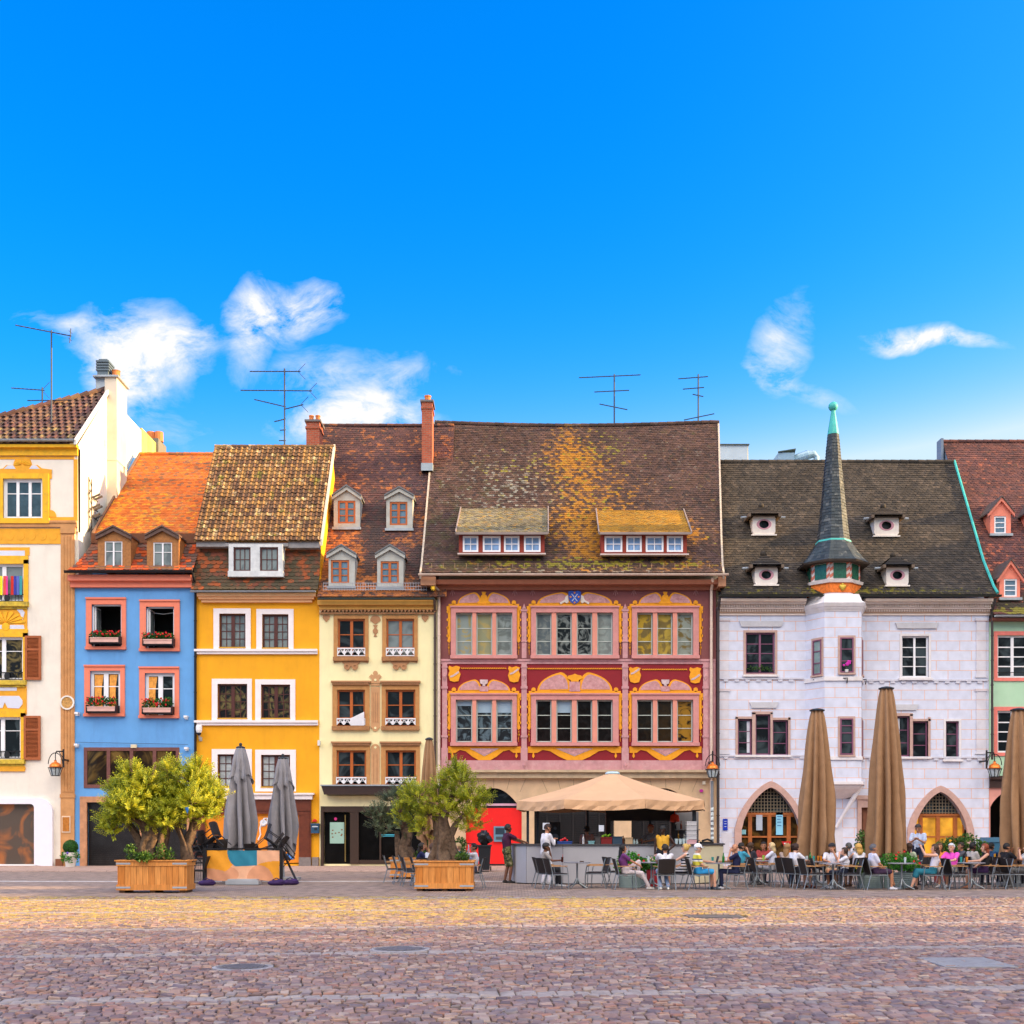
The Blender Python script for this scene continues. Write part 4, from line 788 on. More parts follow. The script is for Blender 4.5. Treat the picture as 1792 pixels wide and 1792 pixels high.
# ------------------------------------------------------------------ pale yellow house with brown trim
def house_cream():
 t = thing('pale_yellow_townhouse', 'pale yellow house with brown window surrounds, lace window boards and four grey dormers', 'house', (fx(664), D0, 0))
 wallm = mk('pale_yellow_render', (.83,.75,.42), var=.05, vs=1.2, bump=.12, bs=30, dirt=(.60,.52,.28), dirt_amt=.4, dirt_scale=2, streak=True); bt = mk('brown_stone_trim', (.46,.22,.07), var=.15, vs=5, bump=.15, bs=30); bd = mk('brown_ornament', (.40,.20,.09), var=.12)
 W = [(591,639,1083,1149),(676,725,1083,1149),(590,639,1207,1272),(675,727,1207,1272),(589,641,1313,1375),(675,728,1313,1375)]
 SR = [(584,645,1077,1152),(669,731,1077,1152),(582,647,1196,1273),(668,734,1196,1273),(582,648,1302,1375),(667,735,1302,1375)]
 m = MB(); facade(m, 559, 767, 1050, 1518, W+[(566,770,1414,1512)])
 prof = [(49.55,fz(1048)),(50.1,fz(1048)+.62),(51.2,fz(1048)+2.1),(56.5,21.1)]
 xa, xb = fx(560), fx(768)
 xprism(m, [(D0+.25,0),(D0+.25,fz(1050)),(51.3,13.2),(56.5,20.95),(63,11),(63,0)], xa-.9, xb+.2); m.build('wall', wallm, t)
 om = mk('orange_brown_window', (.42,.10,.012), rough=.45, var=.12); lace = mk('white_fretwork', (.72,.72,.74), var=.08)
 for i, (w, s) in enumerate(zip(W, SR)):
  wo = grid_window(t, *w, om, (G_DARK,G_SKY,G_DARK,G_DARK,G_DARK,G_DARK)[i], 2, 1, (.40,.78), 3.2, 5, 1.6, dep=.09)
  surround(t, *w, *s, bt, .05)
  q = MB(); q.pb(s[0]-.5, s[1]+.5, s[3]-2, s[3]+5, 49.85, D0); q.build('sill', mk('brown_sill', (.34,.16,.06), var=.25, vs=6), t)
  if i > 1:
   q = MB(); q.pb(s[0]-2, s[1]+2, s[2]-4, s[2]-1, 49.82, D0); q.pb(s[0], s[1], s[2]-1, s[2]+3, 49.88, D0)
   n = 16
   for k in range(n): xx = s[0]+1+(s[1]-s[0]-2)*k/n; q.pb(xx, xx+2, s[2]-1, s[2]+2.4, 49.85, 49.89)
   q.build('window_hood', bd, t)
  # fretwork board
  q = MB(); y0, y1 = w[3]-15, w[3]; a, b = w[0]-.5, w[1]+.5; n = 4; q.pb(a, b, y0, y0+2.2, 49.93, 49.96)
  st = (b-a)/n
  for k in range(n):
   x = a+k*st
   q.band([(fx(x+st*j/8),fz(y0+3+4.5*abs(math.sin(math.pi*j/8)))) for j in range(9)], [(fx(x+st*j/8),fz(y0+6+6*abs(math.cos(math.pi*j/8))**2)) for j in range(9)], 49.93, 49.955)
   q.ring([(fx(p),fz(r_)) for p,r_ in arc(x+st/2,y0+5.4,2.6,2.4,0,360,10)[:-1]], [(fx(p),fz(r_)) for p,r_ in arc(x+st/2,y0+5.4,1.4,1.3,0,360,10)[:-1]], 49.93, 49.955)
   q.pb(x-.5 if k else a, x+1.4, y0, y1-(1 if i < 2 else 5), 49.925, 49.95)
  q.pb(b-1.2, b, y0, y1-3, 49.925, 49.95)
  if i < 2: q.pb(a, b, y1-2, y1-.5, 49.93, 49.955)
  q.build('fretwork_board', lace, t)
 for (s0, s1) in ((584,645),(669,731)):
  c = (s0+s1)/2; q = MB()
  q.pp([(s0,1157),(s1,1157),(s1,1160)]+[(s1-14,1158),(c+12,1163),(c+10,1170),(c+4,1172),(c,1166),(c-4,1172),(c-10,1170),(c-12,1163),(s0+14,1158),(s0,1160)], 49.94, D0)
  for sg in (-1,1): q.ring([(fx(p),fz(r_)) for p,r_ in arc(c+sg*7,1167,5.4,5.4,0,360,14)[:-1]], [(fx(p),fz(r_)) for p,r_ in arc(c+sg*7,1167,2.6,2.6,0,360,14)[:-1]], 49.91, 49.94)
  q.build('scroll_apron', bd, t)
 # painted centre ornaments
 q = MB(); c = 657
 q.pp([(c+9*math.sin(R(a)),1085-8*math.cos(R(a))) for a in range(-100,101,20)]+[(c,1093)], 49.965, D0)
 q.pp([(c-4,1094),(c+4,1094),(c+1.5,1099),(c+4.5,1103),(c+4,1107),(c+1,1110),(c+3,1114),(c-3,1114),(c-1,1110),(c-4,1107),(c-4.5,1103),(c-1.5,1099)], 49.965, D0)
 for cx in (571,744): q.pp([(cx-6,1077),(cx+6,1077),(cx+6,1082),(cx,1089),(cx-6,1082)], 49.96, D0)
 def pil(y0, y1, fancy):
  q.pp([(c-8,y1),(c-8,y0+8)]+arc(c,y0+8,8,8,180,0,10)+[(c+8,y1)]+(arc(c,y1,6,6,0,-180,8) if fancy else []), 49.955, D0)
 q.build_each('painted_ornament', bd, t)
 q = MB(); c = 657
 q.pp([(c-8,1274),(c-8,1202)]+[(c+8,1202),(c+8,1274)]+arc(c,1274,6,6,0,-180,8), 49.96, D0); q.pp([(c-9,1196),(c+9,1196),(c+6,1189),(c+11,1184),(c+7,1180),(c+3,1182)]+arc(c,1178,4,4,0,180,8)+[(c-3,1182),(c-7,1180),(c-11,1184),(c-6,1189)], 49.96, D0); q.pb(c-8, c+8, 1197, 1200, 49.95, D0)
 q.pp([(c-7.5,1375),(c-7.5,1310)]+arc(c,1310,7.5,8,180,0,10)+[(c+7.5,1375)], 49.96, D0)
 q.build('painted_pilaster', mk('light_brown_paint', (.52,.28,.13), var=.12), t)
 q = MB()
 for x in (-4,0,4): q.pb(c+x-.7, c+x+.7, 1212, 1264, 49.945, 49.962)
 q.pb(c-3.5, c-2.5, 1320, 1370, 49.945, 49.962); q.pb(c+2.5, c+3.5, 1320, 1370, 49.945, 49.962); q.build('painted_flute', bd, t)
 q = MB()
 for y in (1190,1274,1308): q.pp(arc(c,y,2.2,2.2,0,360,10)[:-1], 49.94, 49.962)
 q.build('painted_rosette', wallm, t)
 # cornice
 m = MB(); m.pb(558, 762, 1053, 1061, 49.62, D0); m.pb(560, 760, 1061, 1068, 49.78, D0); m.build('cornice', mk('ochre_cornice', (.58,.30,.06), var=.12), t)
 m = MB(); x = 560
 while x < 759: m.pp([(x,1068),(x+6,1068),(x+3,1073)], 49.8, D0); x += 6.4
 m.pb(559, 761, 1073, 1075, 49.85, D0); m.build('dentil_border', bd, t)
 # roof
 rm = tile_mat('beaver_red_brown', [(.072,.036,.036),(.098,.046,.042),(.055,.032,.033),(.118,.055,.044),(.084,.042,.042),(.105,.05,.042)],
     [((.38,.13,.035),.68,.14,[(-1.6,13.0,2.6,2.4,.34),(.6,11.8,4,1.4,.28),(1.5,15,2.5,2,.12)],2.4),((.045,.035,.035),.70,.10,[(-.4,14.3,.8,3.4,.34),(1.8,12.8,1.0,2.5,.3)],2.2),((.26,.22,.21),1.14,.06,[(0,18,4,1.6,.12)],7,.5)])
 m = MB(); tiles(m, prof, lambda q: xa-.05 if q < .22 else xa-1.0, lambda q: xb+.35, .175, .155, .022, seed=21, warp=lambda x, y, z: (x, y, z-.05*math.sin((x-xa)*.6)*max(0,(z-12)/9))); ridge_caps(m, xa-1.0, xb+.3, 56.5, 21.1, .1, .4)
 m.build('roof', rm, t, attr=True)
 gutter(t, xa, xb-.15, 49.45, fz(1051), mk('dark_green_gutter', (.035,.06,.06), rough=.5), .075)
 downpipe(t, 761.5, 1053, 1345, COPPER, D0-.1, .055)
 m = MB(); z0 = fz(1035); yb_ = depth_on(prof, 1035)-.15
 for z in (0,.14,.28): m.tube([(xa+.2,yb_,z0+z),(xb-.5,yb_,z0+z)], .012, 5)
 for k in range(40): x = xa+.2+(xb-xa-.7)*k/39; m.tube([(x,yb_,z0-.04),(x,yb_,z0+.3)], .01, 5)
 m.build('snow_guard', mk('snow_guard_metal', (.35,.36,.40), rough=.5, metal=.4), t)
 gz = mk('dormer_zinc', (.40,.40,.36), rough=.6, var=.15, vs=3, dirt=(.34,.40,.42), dirt_amt=.6, dirt_scale=1.5); gl = glass('pane_sky', (.12,.20,.27), .03, 1.5, 1.9)
 for (a, b, ye, ya, yb, w) in ((584,630,868,852,924,(591,622,876,916)),(676,722,868,855,926,(682,713,878,919)),(575,621,970,956,1027,(579,611,980,1021)),(660,706,970,956,1029,(666,698,982,1021))):
  d = depth_on(prof, yb-2)-.12
  gable_dormer(t, a, b, ye, ya, yb, d, depth_on(prof, ya)+.2, gz, gz, mk('dormer_dark_edge', (.13,.14,.15)), w, om, gl, 3, 2, 1, (.33,.67), 3.2, sillm=ZINC)
 # ground floor
 m = MB(); m.pp([(566,1376),(775,1376),(775,1391),(571,1391)], 49.4, D0); m.build('awning_box', mk('dark_brown_awning', (.035,.018,.014), rough=.4), t)
 m = MB(); m.pb(565, 776, 1374, 1376.3, 49.35, D0); m.build('awning_flashing', ZINC, t)
 m = MB(); m.pb(562, 775, 1393, 1411, 49.9, D0); m.build('fascia', wallm, t)
 dkb = mk('dark_brown_frame', (.045,.025,.016), rough=.4)
 m = MB(); m.pb(566, 775, 1411, 1421, 49.9, D0+.1); m.pb(613, 628, 1421, 1512, 49.92, D0+.1); m.pb(562, 567, 1411, 1516, 49.88, D0+.1); m.pb(664, 667, 1421, 1512, D0-.02, D0+.1); m.pb(760, 775, 1421, 1512, 49.92, D0+.1); m.pb(628, 775, 1505, 1512, 49.95, D0+.1); m.build('shop_front', dkb, t)
 shg = glass('shop_glass_black', (.006,.006,.006), .06, 1, 1.5)
 m = MB(); m.pb(568, 613, 1422, 1512, D0+.06, D0+.1); d = m.build('glass_door', shg, t); m = MB(); m.pb(603.5, 605, 1426, 1508, 49.97, D0+.06); m.build('door_handle', mk('brass', (.5,.36,.12), rough=.3, metal=.9), d)
 m = MB(); m.pb(628, 770, 1421, 1506, D0+.06, D0+.1); m.build('shop_window', shg, t)
 m = MB(); m.pb(577, 602, 1439, 1476, D0+.045, D0+.06); po = m.build('menu_poster', mk('pale_green_paper', (.30,.48,.40), var=.05), t)
 m = MB()
 for x, y in ((582,1453),(581,1459),(587,1458),(593,1457),(598,1452),(598,1460),(582,1465),(597,1462)): m.pp(arc(x,y,1.6,1.3,0,360,8)[:-1], D0+.04, D0+.046)
 m.build('dish_print', mk('food_print', (.20,.10,.04)), po)
 m = MB(); m.pp(arc(587,1433,2.6,2.6,0,360,10)[:-1], D0+.045, D0+.06); m.build('pink_sticker', mk('pink_sticker', (.6,.03,.2)), t)
 m = MB(); m.pb(664, 692, 1460, 1462, D0+.05, D0+.06); m.pb(666, 690, 1463, 1464, D0+.05, D0+.06); m.build('lit_shelf_strip', mk('teal_strip', (.05,.35,.45)), t)
# ------------------------------------------------------------------ dark red painted town hall
def house_red():
 t = thing('painted_red_house', 'broad dark red house with golden painted ornament and a huge lichen covered roof', 'house', (fx(1010), D0, 0))
 up = mk('mauve_red_render', (.19,.058,.056), var=.08, vs=1.5, bump=.1, bs=30); lo = mk('crimson_render', (.235,.008,.016), var=.07, vs=1.5, bump=.1, bs=30)
 pk = mk('pink_sandstone', (.56,.24,.22), var=.1, vs=4, bump=.15, bs=30); pk2 = mk('pink_sandstone_pale', (.50,.25,.26), var=.14, vs=3, bump=.1, dirt=(.62,.42,.40), dirt_amt=.6, dirt_scale=4)
 ye = mk('golden_paint', (.78,.32,.01), var=.12, vs=6); marble = mk('painted_marble', (.52,.27,.27), var=.2, vs=9, dirt=(.28,.08,.09), dirt_amt=.8, dirt_scale=3)
 orr = mk('pink_mullion', (.66,.26,.19), var=.08); fr = mk('grey_green_sash', (.52,.58,.53), rough=.45, var=.05); sandw = mk('tan_stone', (.60,.42,.25), var=.12, vs=2, bump=.2, bs=20, dirt=(.40,.30,.22), dirt_amt=.4, streak=True)
 dx = lambda x: 750+x/3.446
 dy = lambda y: 1010+y/3.446
 D = lambda pts: [(dx(x),dy(y)) for x,y in pts]
 groups = []
 for (ya, yb, ya2, yb2) in ((215,470,180,490),(740,995,705,1015)):
  for (xs, sx) in ((((165,264),(288,384),(408,505)),(135,532)), (((648,742),(770,864),(893,987),(1016,1110)),(618,1145)), (((1256,1352),(1378,1472),(1498,1594)),(1226,1628))):
   groups.append((xs, sx, ya, yb, ya2, yb2))
 holes = [(dx(a),dx(b),dy(ya),dy(yb)) for xs,sx,ya,yb,_,_ in groups for a,b in xs]
 m = MB(); m1 = [h for h in holes if h[2] < 1155]; m2 = [h for h in holes if h[2] > 1155]
 facade(m, 770, 1253, 1015, dy(510), m1); m.build('upper_wall', up, t)
 m = MB(); facade(m, 770, 1253, dy(510), 1348, m2); m.build('lower_wall', lo, t)
 xa, xb = fx(767), fx(1255)
 dep = [(49.25,fz(1009)),(49.8,fz(1009)+.42),(51.0,fz(1009)+1.75),(57.0,21.4)]
 m = MB(); xprism(m, [(D0+.25,4),(D0+.25,fz(1012)),(51.1,13.7),(57,21.25),(64,12),(64,4)], xa, xb+.1); m.build('body_wall', mk('side_render', (.55,.42,.25), var=.1), t)
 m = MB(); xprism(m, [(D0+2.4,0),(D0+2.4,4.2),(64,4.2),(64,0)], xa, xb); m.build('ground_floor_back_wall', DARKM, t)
 # windows
 panes_u = [[(.24,.29,.27),(.26,.27,.16),(.24,.29,.28)],[(.10,.13,.14),(.012,.016,.018),(.012,.016,.018),(.25,.3,.28)],[(.40,.27,.03),(.38,.28,.05),(.24,.28,.24)]]  # pale and golden reflections put into the upper pane colours
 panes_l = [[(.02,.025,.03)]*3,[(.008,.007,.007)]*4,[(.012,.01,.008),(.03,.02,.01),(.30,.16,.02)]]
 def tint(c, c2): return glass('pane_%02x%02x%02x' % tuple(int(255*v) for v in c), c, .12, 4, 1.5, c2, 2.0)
 gm = {}
 for gi, (xs, sx, ya, yb, ya2, yb2) in enumerate(groups):
  u = gi < 3
  q = MB(); d1 = 49.9
  q.pb(dx(sx[0]), dx(sx[1]), dy(ya2), dy(ya), d1, D0+.03); q.pb(dx(sx[0])-1, dx(sx[1])+1, dy(yb)+1, dy(yb2)+1, d1-.1, D0+.03); q.pb(dx(sx[0]), dx(xs[0][0]), dy(ya), dy(yb)+1, d1, D0+.03); q.pb(dx(xs[-1][1]), dx(sx[1]), dy(ya), dy(yb)+1, d1, D0+.03)
  q.pb(dx(sx[0])-1.2, dx(sx[1])+1.2, dy(ya2)-1, dy(ya2)+1.6, d1-.05, D0); so = q.build('surround', pk, t)
  q = MB()
  for (a, b), (c, d_) in zip(xs, xs[1:]): q.pb(dx(b), dx(c), dy(ya), dy(yb)+1, d1+.04, D0+.2)
  q.build('mullion', orr, so)
  for k, (a, b) in enumerate(xs):
   c = (panes_u if u else panes_l)[gi % 3][k]
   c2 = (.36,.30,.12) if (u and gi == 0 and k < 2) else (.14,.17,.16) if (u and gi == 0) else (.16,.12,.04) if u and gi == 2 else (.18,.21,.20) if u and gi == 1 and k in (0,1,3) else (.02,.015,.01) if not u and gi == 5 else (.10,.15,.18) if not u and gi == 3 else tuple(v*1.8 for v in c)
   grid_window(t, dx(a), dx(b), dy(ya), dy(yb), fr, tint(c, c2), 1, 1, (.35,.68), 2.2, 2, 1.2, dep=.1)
   if not u and (gi, k) in ((3,0),(3,1),(3,2),(4,1)):
    q = MB(); q.pb(dx(a)+2.4, dx(b)-2.4, dy(ya)+2.4, dy(ya)+(22 if k else 10), D0+.128, D0+.136); q.build('roller_blind', mk('blue_grey_blind', (.30,.42,.52), var=.05), t)
 # pink band, pilasters, base
 m = MB(); m.pb(771, 1252, dy(495), dy(508), 49.93, D0); m.pb(771, 1252, dy(508), dy(524), 49.96, D0); m.pb(770, 1252, dy(1105), dy(1162), 49.95, D0); m.pb(1237, 1252, dy(524), dy(1105), 49.965, D0)
 for x in (112,592,1185,1640): pass
 m.build('stone_band', pk2, t)
 for x0, x1 in ((82,112),(560,592),(1168,1202),(1655,1682)):
  q = MB()
  if x0 not in (82, 1655): q.pb(dx(x0)+.5, dx(x1)-.5, dy(195), dy(490), 49.95, D0); q.pp(D([(x0+4,192),(x1-4,192),((x0+x1)/2,160)]), 49.95, D0); q.pb(dx(x0)-1, dx(x1)+1, dy(195), dy(208), 49.92, D0); q.pb(dx(x0)-.5, dx(x1)+.5, dy(385), dy(392), 49.92, D0)
  q.pb(dx(x0), dx(x1), dy(524), dy(1110), 49.93, D0); q.pb(dx(x0)-1.3, dx(x1)+1.3, dy(660), dy(674), 49.9, D0); q.pb(dx(x0)-1.3, dx(x1)+1.3, dy(955), dy(968), 49.9, D0); q.pb(dx(x0)-1.3, dx(x1)+1.3, dy(1030), dy(1165), 49.91, D0); q.pb(dx(x0)-1, dx(x1)+1, dy(540), dy(548), 49.91, D0)
  for y in (600,1135):
   c = ((x0+x1)/2, y); q.add([(fx(dx(c[0]+i)),49.9 if i or j else 49.85,fz(dy(c[1]+j))) for i,j in ((-12,0),(0,28),(12,0),(0,-28),(0,0))], [(0,1,4),(1,2,4),(2,3,4),(3,0,4)])
  q.build('pilaster', pk2, t)
 # golden strapwork
 o = MB(); mb_ = MB(); dp = (49.96, D0+.005)
 for gi, (xs, sx, ya, yb, ya2, yb2) in enumerate(groups):
  u = gi < 3; a, b = sx; c = (a+b)/2; mid = gi % 3 == 1; y0 = ya2
  o.pp(D([(a-14,y0-18),(b+14,y0-18),(b+14,y0-4),(a-14,y0-4)]), *dp)
  for sg, X in ((-1,a),(1,b)):
   e = lambda k: X+sg*k
   o.pp(D([(e(2),y0-4),(e(26),y0-4),(e(26),y0+18),(e(17),y0+24),(e(17),y0+110),(e(22),y0+130),(e(18),y0+190),(e(23),y0+205),(e(10),y0+218),(e(2),y0+206)]), *dp)
   o.pp(D([(e(10),y0+222),(e(14),y0+222),(e(12),y0+288),(e(10),y0+288)]), *dp); o.pp(D([(e(6),y0+245),(e(12),y0+232),(e(18),y0+245),(e(12),y0+260)]), *dp)
   for k in range(4): o.pp(arc(dx(e(20)),dy(y0+30+k*48),1.9,2.6,0,360,8)[:-1], *dp)
  R_ = (b-a)*(.40 if not mid else .43); base = y0-18; Hh = 75 if not (mid and not u) else 122
  gap = 58 if not mid else 75
  if mid and not u: gap = 86
  for sg in (-1,1):
   ou = []; inn = []
   for k in range(13):
    q = R(90*k/12); xx = c+sg*R_*math.cos(q); yy = base-Hh*math.sin(q)
    if abs(xx-c) < gap:
     xx = c+sg*gap
     yy = base-Hh*math.sqrt(max(0,1-(gap/R_)**2)); ou.append((xx,yy)); inn.append((xx-(-sg)*7, yy+7)); break
    ou.append((xx,yy)); inn.append((c+sg*(abs(xx-c)-7 if abs(xx-c) > gap+8 else gap+4), min(base-1, yy+8)))
   # scooped inner edge
   sc_ = [(c+sg*(gap-gap*.75*math.sin(R(90*k/8))*1.0), ou[-1][1]+(base-3-ou[-1][1])*(1-math.cos(R(90*k/8)))) for k in range(1, 9)]
   full = ou+sc_
   o.pp(D(full), 49.965, D0+.005)
   cx_ = c+sg*(R_+gap*.5)/2; cy_ = base-Hh*.36
   inner = [(cx_+(x-cx_)*.84, cy_+(y-cy_)*.80) for x, y in full]; mb_.pp(D(inner), 49.955, 49.968)
   o.pp(arc(dx(c+sg*(R_+22)),dy(base-8),4,4,0,360,10)[:-1], *dp)
  o.pp(D([(c-gap*.3,base),(c+gap*.3,base),(c+gap*.3,base-10),(c-gap*.3,base-10)]), *dp)
  if u and not mid:      # golden figure
   o.pp(D([(c-36,base),(c-40,base-10),(c-22,base-22),(c-18,base-48),(c-8,base-56),(c-14,base-72),(c+14,base-72),(c+8,base-56),(c+18,base-48),(c+22,base-22),(c+40,base-10),(c+36,base)]), 49.94, D0)
  if not u and not mid:
   mb_.pp(D([(c-26,base+3),(c+26,base+3),(c+26,base-28),(c-26,base-28)]), 49.94, D0)
  if not u and mid:
   mb_.pp(D([(c-32,base+3),(c+32,base+3),(c+32,base-56),(c-32,base-56)]), 49.94, D0)
   o.pp(D([(c-22,base-56),(c+22,base-56),(c+26,base-66),(c+46,base-76),(c+40,base-92),(c+14,base-97),(c,base-104),(c-14,base-97),(c-40,base-92),(c-46,base-76),(c-26,base-66)]), 49.93, D0)
 # cartouches and braids
 for x, y in ((155,583),(515,586),(1243,590),(1607,592)):
  o.pp(D([(x-30,y-48),(x-12,y-40),(x+12,y-48),(x+36,y-40),(x+28,y-20),(x+38,y+2),(x+26,y+44),(x,y+50),(x-26,y+42),(x-36,y+8),(x-28,y-18),(x-36,y-34)]), 49.94, D0)
 for x0, x1, y in ((195,475,550),(595,1165,552),(1285,1565,557)):
  k = 0; x = x0
  while x < x1-8: o.pp(D([(x,y-5),(x+9,y-2),(x+11,y+5),(x+2,y+2)]), *dp); x += 11
 # bottom frieze
 for a, b in ((118,556),(598,1162),(1210,1645)):
  c = (a+b)/2; w = b-a; y0 = 1022
  o.pp(D([(a,y0),(b,y0),(b,y0+38),(b-w*.10,y0+38),(b-w*.16,y0+20),(b-w*.24,y0+28),(c+w*.16,y0+62),(c+w*.08,y0+82),(c-w*.08,y0+82),(c-w*.16,y0+62),(a+w*.24,y0+28),(a+w*.16,y0+20),(a+w*.10,y0+38),(a,y0+38)]), *dp)
  for X in (a+w*.06, b-w*.06): o.pp(D([(X-3,y0+38),(X+3,y0+38),(X+8,y0+58),(X,y0+70),(X-8,y0+58)]), *dp)
 o.build('golden_ornament', ye, t)
 mb_.build('painted_marble_ornament', marble, t)
 q = MB()
 for a, b in ((118,556),(598,1162),(1210,1645)):
  c = (a+b)/2; w = (b-a)*.20; q.pp(D([(c-w,1034),(c+w,1034),(c,1080)]), 49.945, D0)
 for x, y in ((155,583),(515,566),(1243,565),(1607,600)):
  q.pp(D([(x-24,y+14),(x-8,y+8),(x+26,y-16),(x+28,y-4),(x-4,y+18),(x-24,y+24)]), 49.925, D0)
 for gi in (3,5):
  sx = groups[gi][1]; c = sum(sx)/2; base = groups[gi][4]-18
  q.pp(D([(c-10,base-30),(c+10,base-30),(c+6,base-38),(c+22,base-46),(c+24,base-68),(c-24,base-68),(c-22,base-46),(c-6,base-38)]), 49.93, D0)
 q.build('painted_white_ornament', mk('grey_pink_paint', (.55,.42,.42), var=.2, vs=8), t)
 q = MB()
 for a, b in ((118,556),(598,1162),(1210,1645)):
  c = (a+b)/2; w = (b-a)*.165; q.pp(D([(c-w,1039),(c+w,1039),(c,1075)]), 49.93, D0)
 q.build('marble_triangle', marble, t)
 # crest with two supporters
 q = MB(); q.pp(D([(843,90),(860,84),(880,90),(900,84),(918,92),(916,130),(905,152),(880,166),(856,152),(845,130)]), 49.9, D0); sh = q.build('crest_shield', mk('crest_blue', (.02,.08,.42), var=.15), t)
 q = MB()
 for s_ in (-1,1): q.pp(D([(880+s_*18-3,104),(880+s_*18+3,104),(880-s_*16+3,148),(880-s_*16-3,148)]), 49.885, 49.9)
 q.build('crest_crossed_bars', mk('crest_pale', (.5,.55,.7)), sh)
 q = MB()
 for x, y in ((880,98),(856,122),(904,122),(880,156)): q.pp(arc(dx(x),dy(y),1.7,1.7,0,360,10)[:-1], 49.88, 49.9)
 q.build('crest_dot', mk('crest_gold', (.7,.25,.02)), sh)
 q = MB()
 for s_ in (-1,1): q.pp(D([(880+s_*40,108),(880+s_*54,118),(880+s_*62,140),(880+s_*90,156),(880+s_*84,166),(880+s_*60,152),(880+s_*46,160),(880+s_*36,150)]), 49.92, D0)
 q.build('crest_supporter', mk('crest_white', (.66,.60,.52)), t)
 q = MB()
 for x in (145,520,628,1128,1238,1612):
  for k in (-1,0,1): q.pp(D([(x+k*4-1.5,80),(x+k*4+1.5,80),(x+k*14+1.5,112-abs(k)*8),(x+k*14-1.5,112-abs(k)*8)]), 49.97, D0)
 q.build('painted_spray', mk('dull_pink_paint', (.34,.16,.15)), t)
 # eaves
 m = MB(); m.pb(764, 1254, 1026, 1033, 49.85, D0); m.pb(755, 1260, 1018, 1026, 49.55, D0); m.build('cornice', mk('brown_red_eaves', (.32,.11,.06), var=.12, vs=4), t)
 m = MB(); m.pb(738, 764, 1014, 1029, 49.4, D0+.6); m.pb(1253, 1266, 1014, 1031, 49.4, D0+.6); m.build('kneeler', mk('kneeler_stone', (.45,.22,.12), var=.15), t)
 cr = mk('cream_gutter', (.66,.52,.42), rough=.5, var=.15, vs=6); gutter(t, fx(735), fx(1268), 49.1, fz(1012), cr, .085)
 downpipe(t, 768.5, 1015, 1500, cr, D0-.12, .06, dx=-14); downpipe(t, 1244, 1015, 1440, cr, D0-.12, .06, dx=0)
 # roof with lichen
 X = lambda px, d=50: (px-896)*d/F-fx(1010)
 rm = tile_mat('beaver_old_brown', [(.055,.032,.026),(.085,.046,.032),(.04,.028,.026),(.11,.06,.045),(.065,.038,.036),(.095,.055,.042)],
  [((.06,.052,.022),.62,.14,[(-4.2,14,4,6,.16)],1.6,.1),
   ((.26,.265,.23),.94,.2,[(-2.6,17.3,4.2,3.0,.24),(-3.0,15.3,2.2,1.0,.24),(0,12.5,9,.5,.25)],7,.42),
   ((.36,.155,.012),.98,.26,[(.0,19.8,2.0,2.6,.34),(.7,16.5,3.0,5.2,.36),(.5,13.8,2.0,3.0,.40),(4.3,14.6,2.6,1.3,.56),(4.3,12.9,3.2,.8,.42),(-2.2,15.2,2.8,1.6,.28),(-3.2,12.9,3.4,.7,.3),(7.5,12.6,1.3,.7,.3),(-2.5,18.5,5,2.6,.16),(3,17,4.5,3.2,.12)],3.0,.40),
   ((.19,.17,.02),.98,.07,[(.7,16.5,3.2,5.2,.14),(4,14.6,3,1.5,.12),(0,12.9,8,.5,.38),(-2.6,18.5,3.5,2,.16),(1.5,20,3,1.5,.14)],3.2,.4)], amb=.3)
 cxr = fx(1010)
 warp = lambda x, y, z: (x, y, z-.16*max(0,math.sin(math.pi*(x+3.8)/13.4))*max(0,min(1,(z-12)/9)))
 XL = lambda q: fx(738)*49.3/50+.05*q; XR = lambda q: 8.87+.15*q+1.0*q
 m = MB(); tiles(m, dep, XL, XR, .17, .15, .024, seed=31, warp=warp); ridge_caps(m, -3.75, 10.05, 57, 21.42, .12, .42, warp=warp)
 m.build('roof', rm, t, attr=True)
 mv = mk('pale_mortar_verge', (.45,.38,.30), var=.3, vs=8)
 for xx0, xx1 in ((XL(0)-.06, XL(1)-.06),(XR(0)+.02, XR(1)+.02)):
  m = MB()
  for (a, b) in zip(dep, dep[1:]):
   tq = [(p[1]-dep[0][1])/(21.4-dep[0][1]) for p in (a, b)]; x0, x1 = [xx0+(xx1-xx0)*w for w in tq]
   m.add([(x0-.03,a[0],a[1]-.25),(x0+.05,a[0],a[1]-.25),(x1+.05,b[0],b[1]-.25),(x1-.03,b[0],b[1]-.25),(x0-.03,a[0],a[1]+.05),(x0+.05,a[0],a[1]+.05),(x1+.05,b[0],b[1]+.05),(x1-.03,b[0],b[1]+.05)], [(3,2,1,0),(4,5,6,7),(0,1,5,4),(1,2,6,5),(2,3,7,6),(3,0,4,7)])
  m.build('verge', mv, t)
 # hooks of the snow guard
 m = MB()
 for k in range(26):
  x = -3.4+k*.49; yy = depth_on(dep, 993)-.05; z = EYE+(HOR-993)*yy/F; m.tube([(x,yy,z-.05),(x,yy-.05,z+.16)], .012, 5)
 m.build_each('snow_hook', mk('snow_hook_iron', (.25,.17,.12)), t)
 # long shed dormers
 rw = mk('dormer_oxblood', (.25,.035,.02), var=.15, vs=6); wp = MATS['white_window_paint']; gl = glass('pane_sky_blue', (.22,.36,.58), .03, 1.5, 1.9)
 drm = (tile_mat('beaver_grey_lichen', [(.15,.13,.085),(.22,.19,.12),(.11,.095,.06),(.27,.22,.10),(.19,.17,.13),(.30,.19,.05)], [((.40,.18,.015),.92,.2,[],3,.4)]), tile_mat('beaver_golden_lichen', [(.30,.15,.02),(.36,.19,.02),(.22,.12,.025),(.40,.20,.02),(.27,.17,.04),(.33,.16,.015)], [((.24,.21,.05),.9,.2,[],3,.4)]))
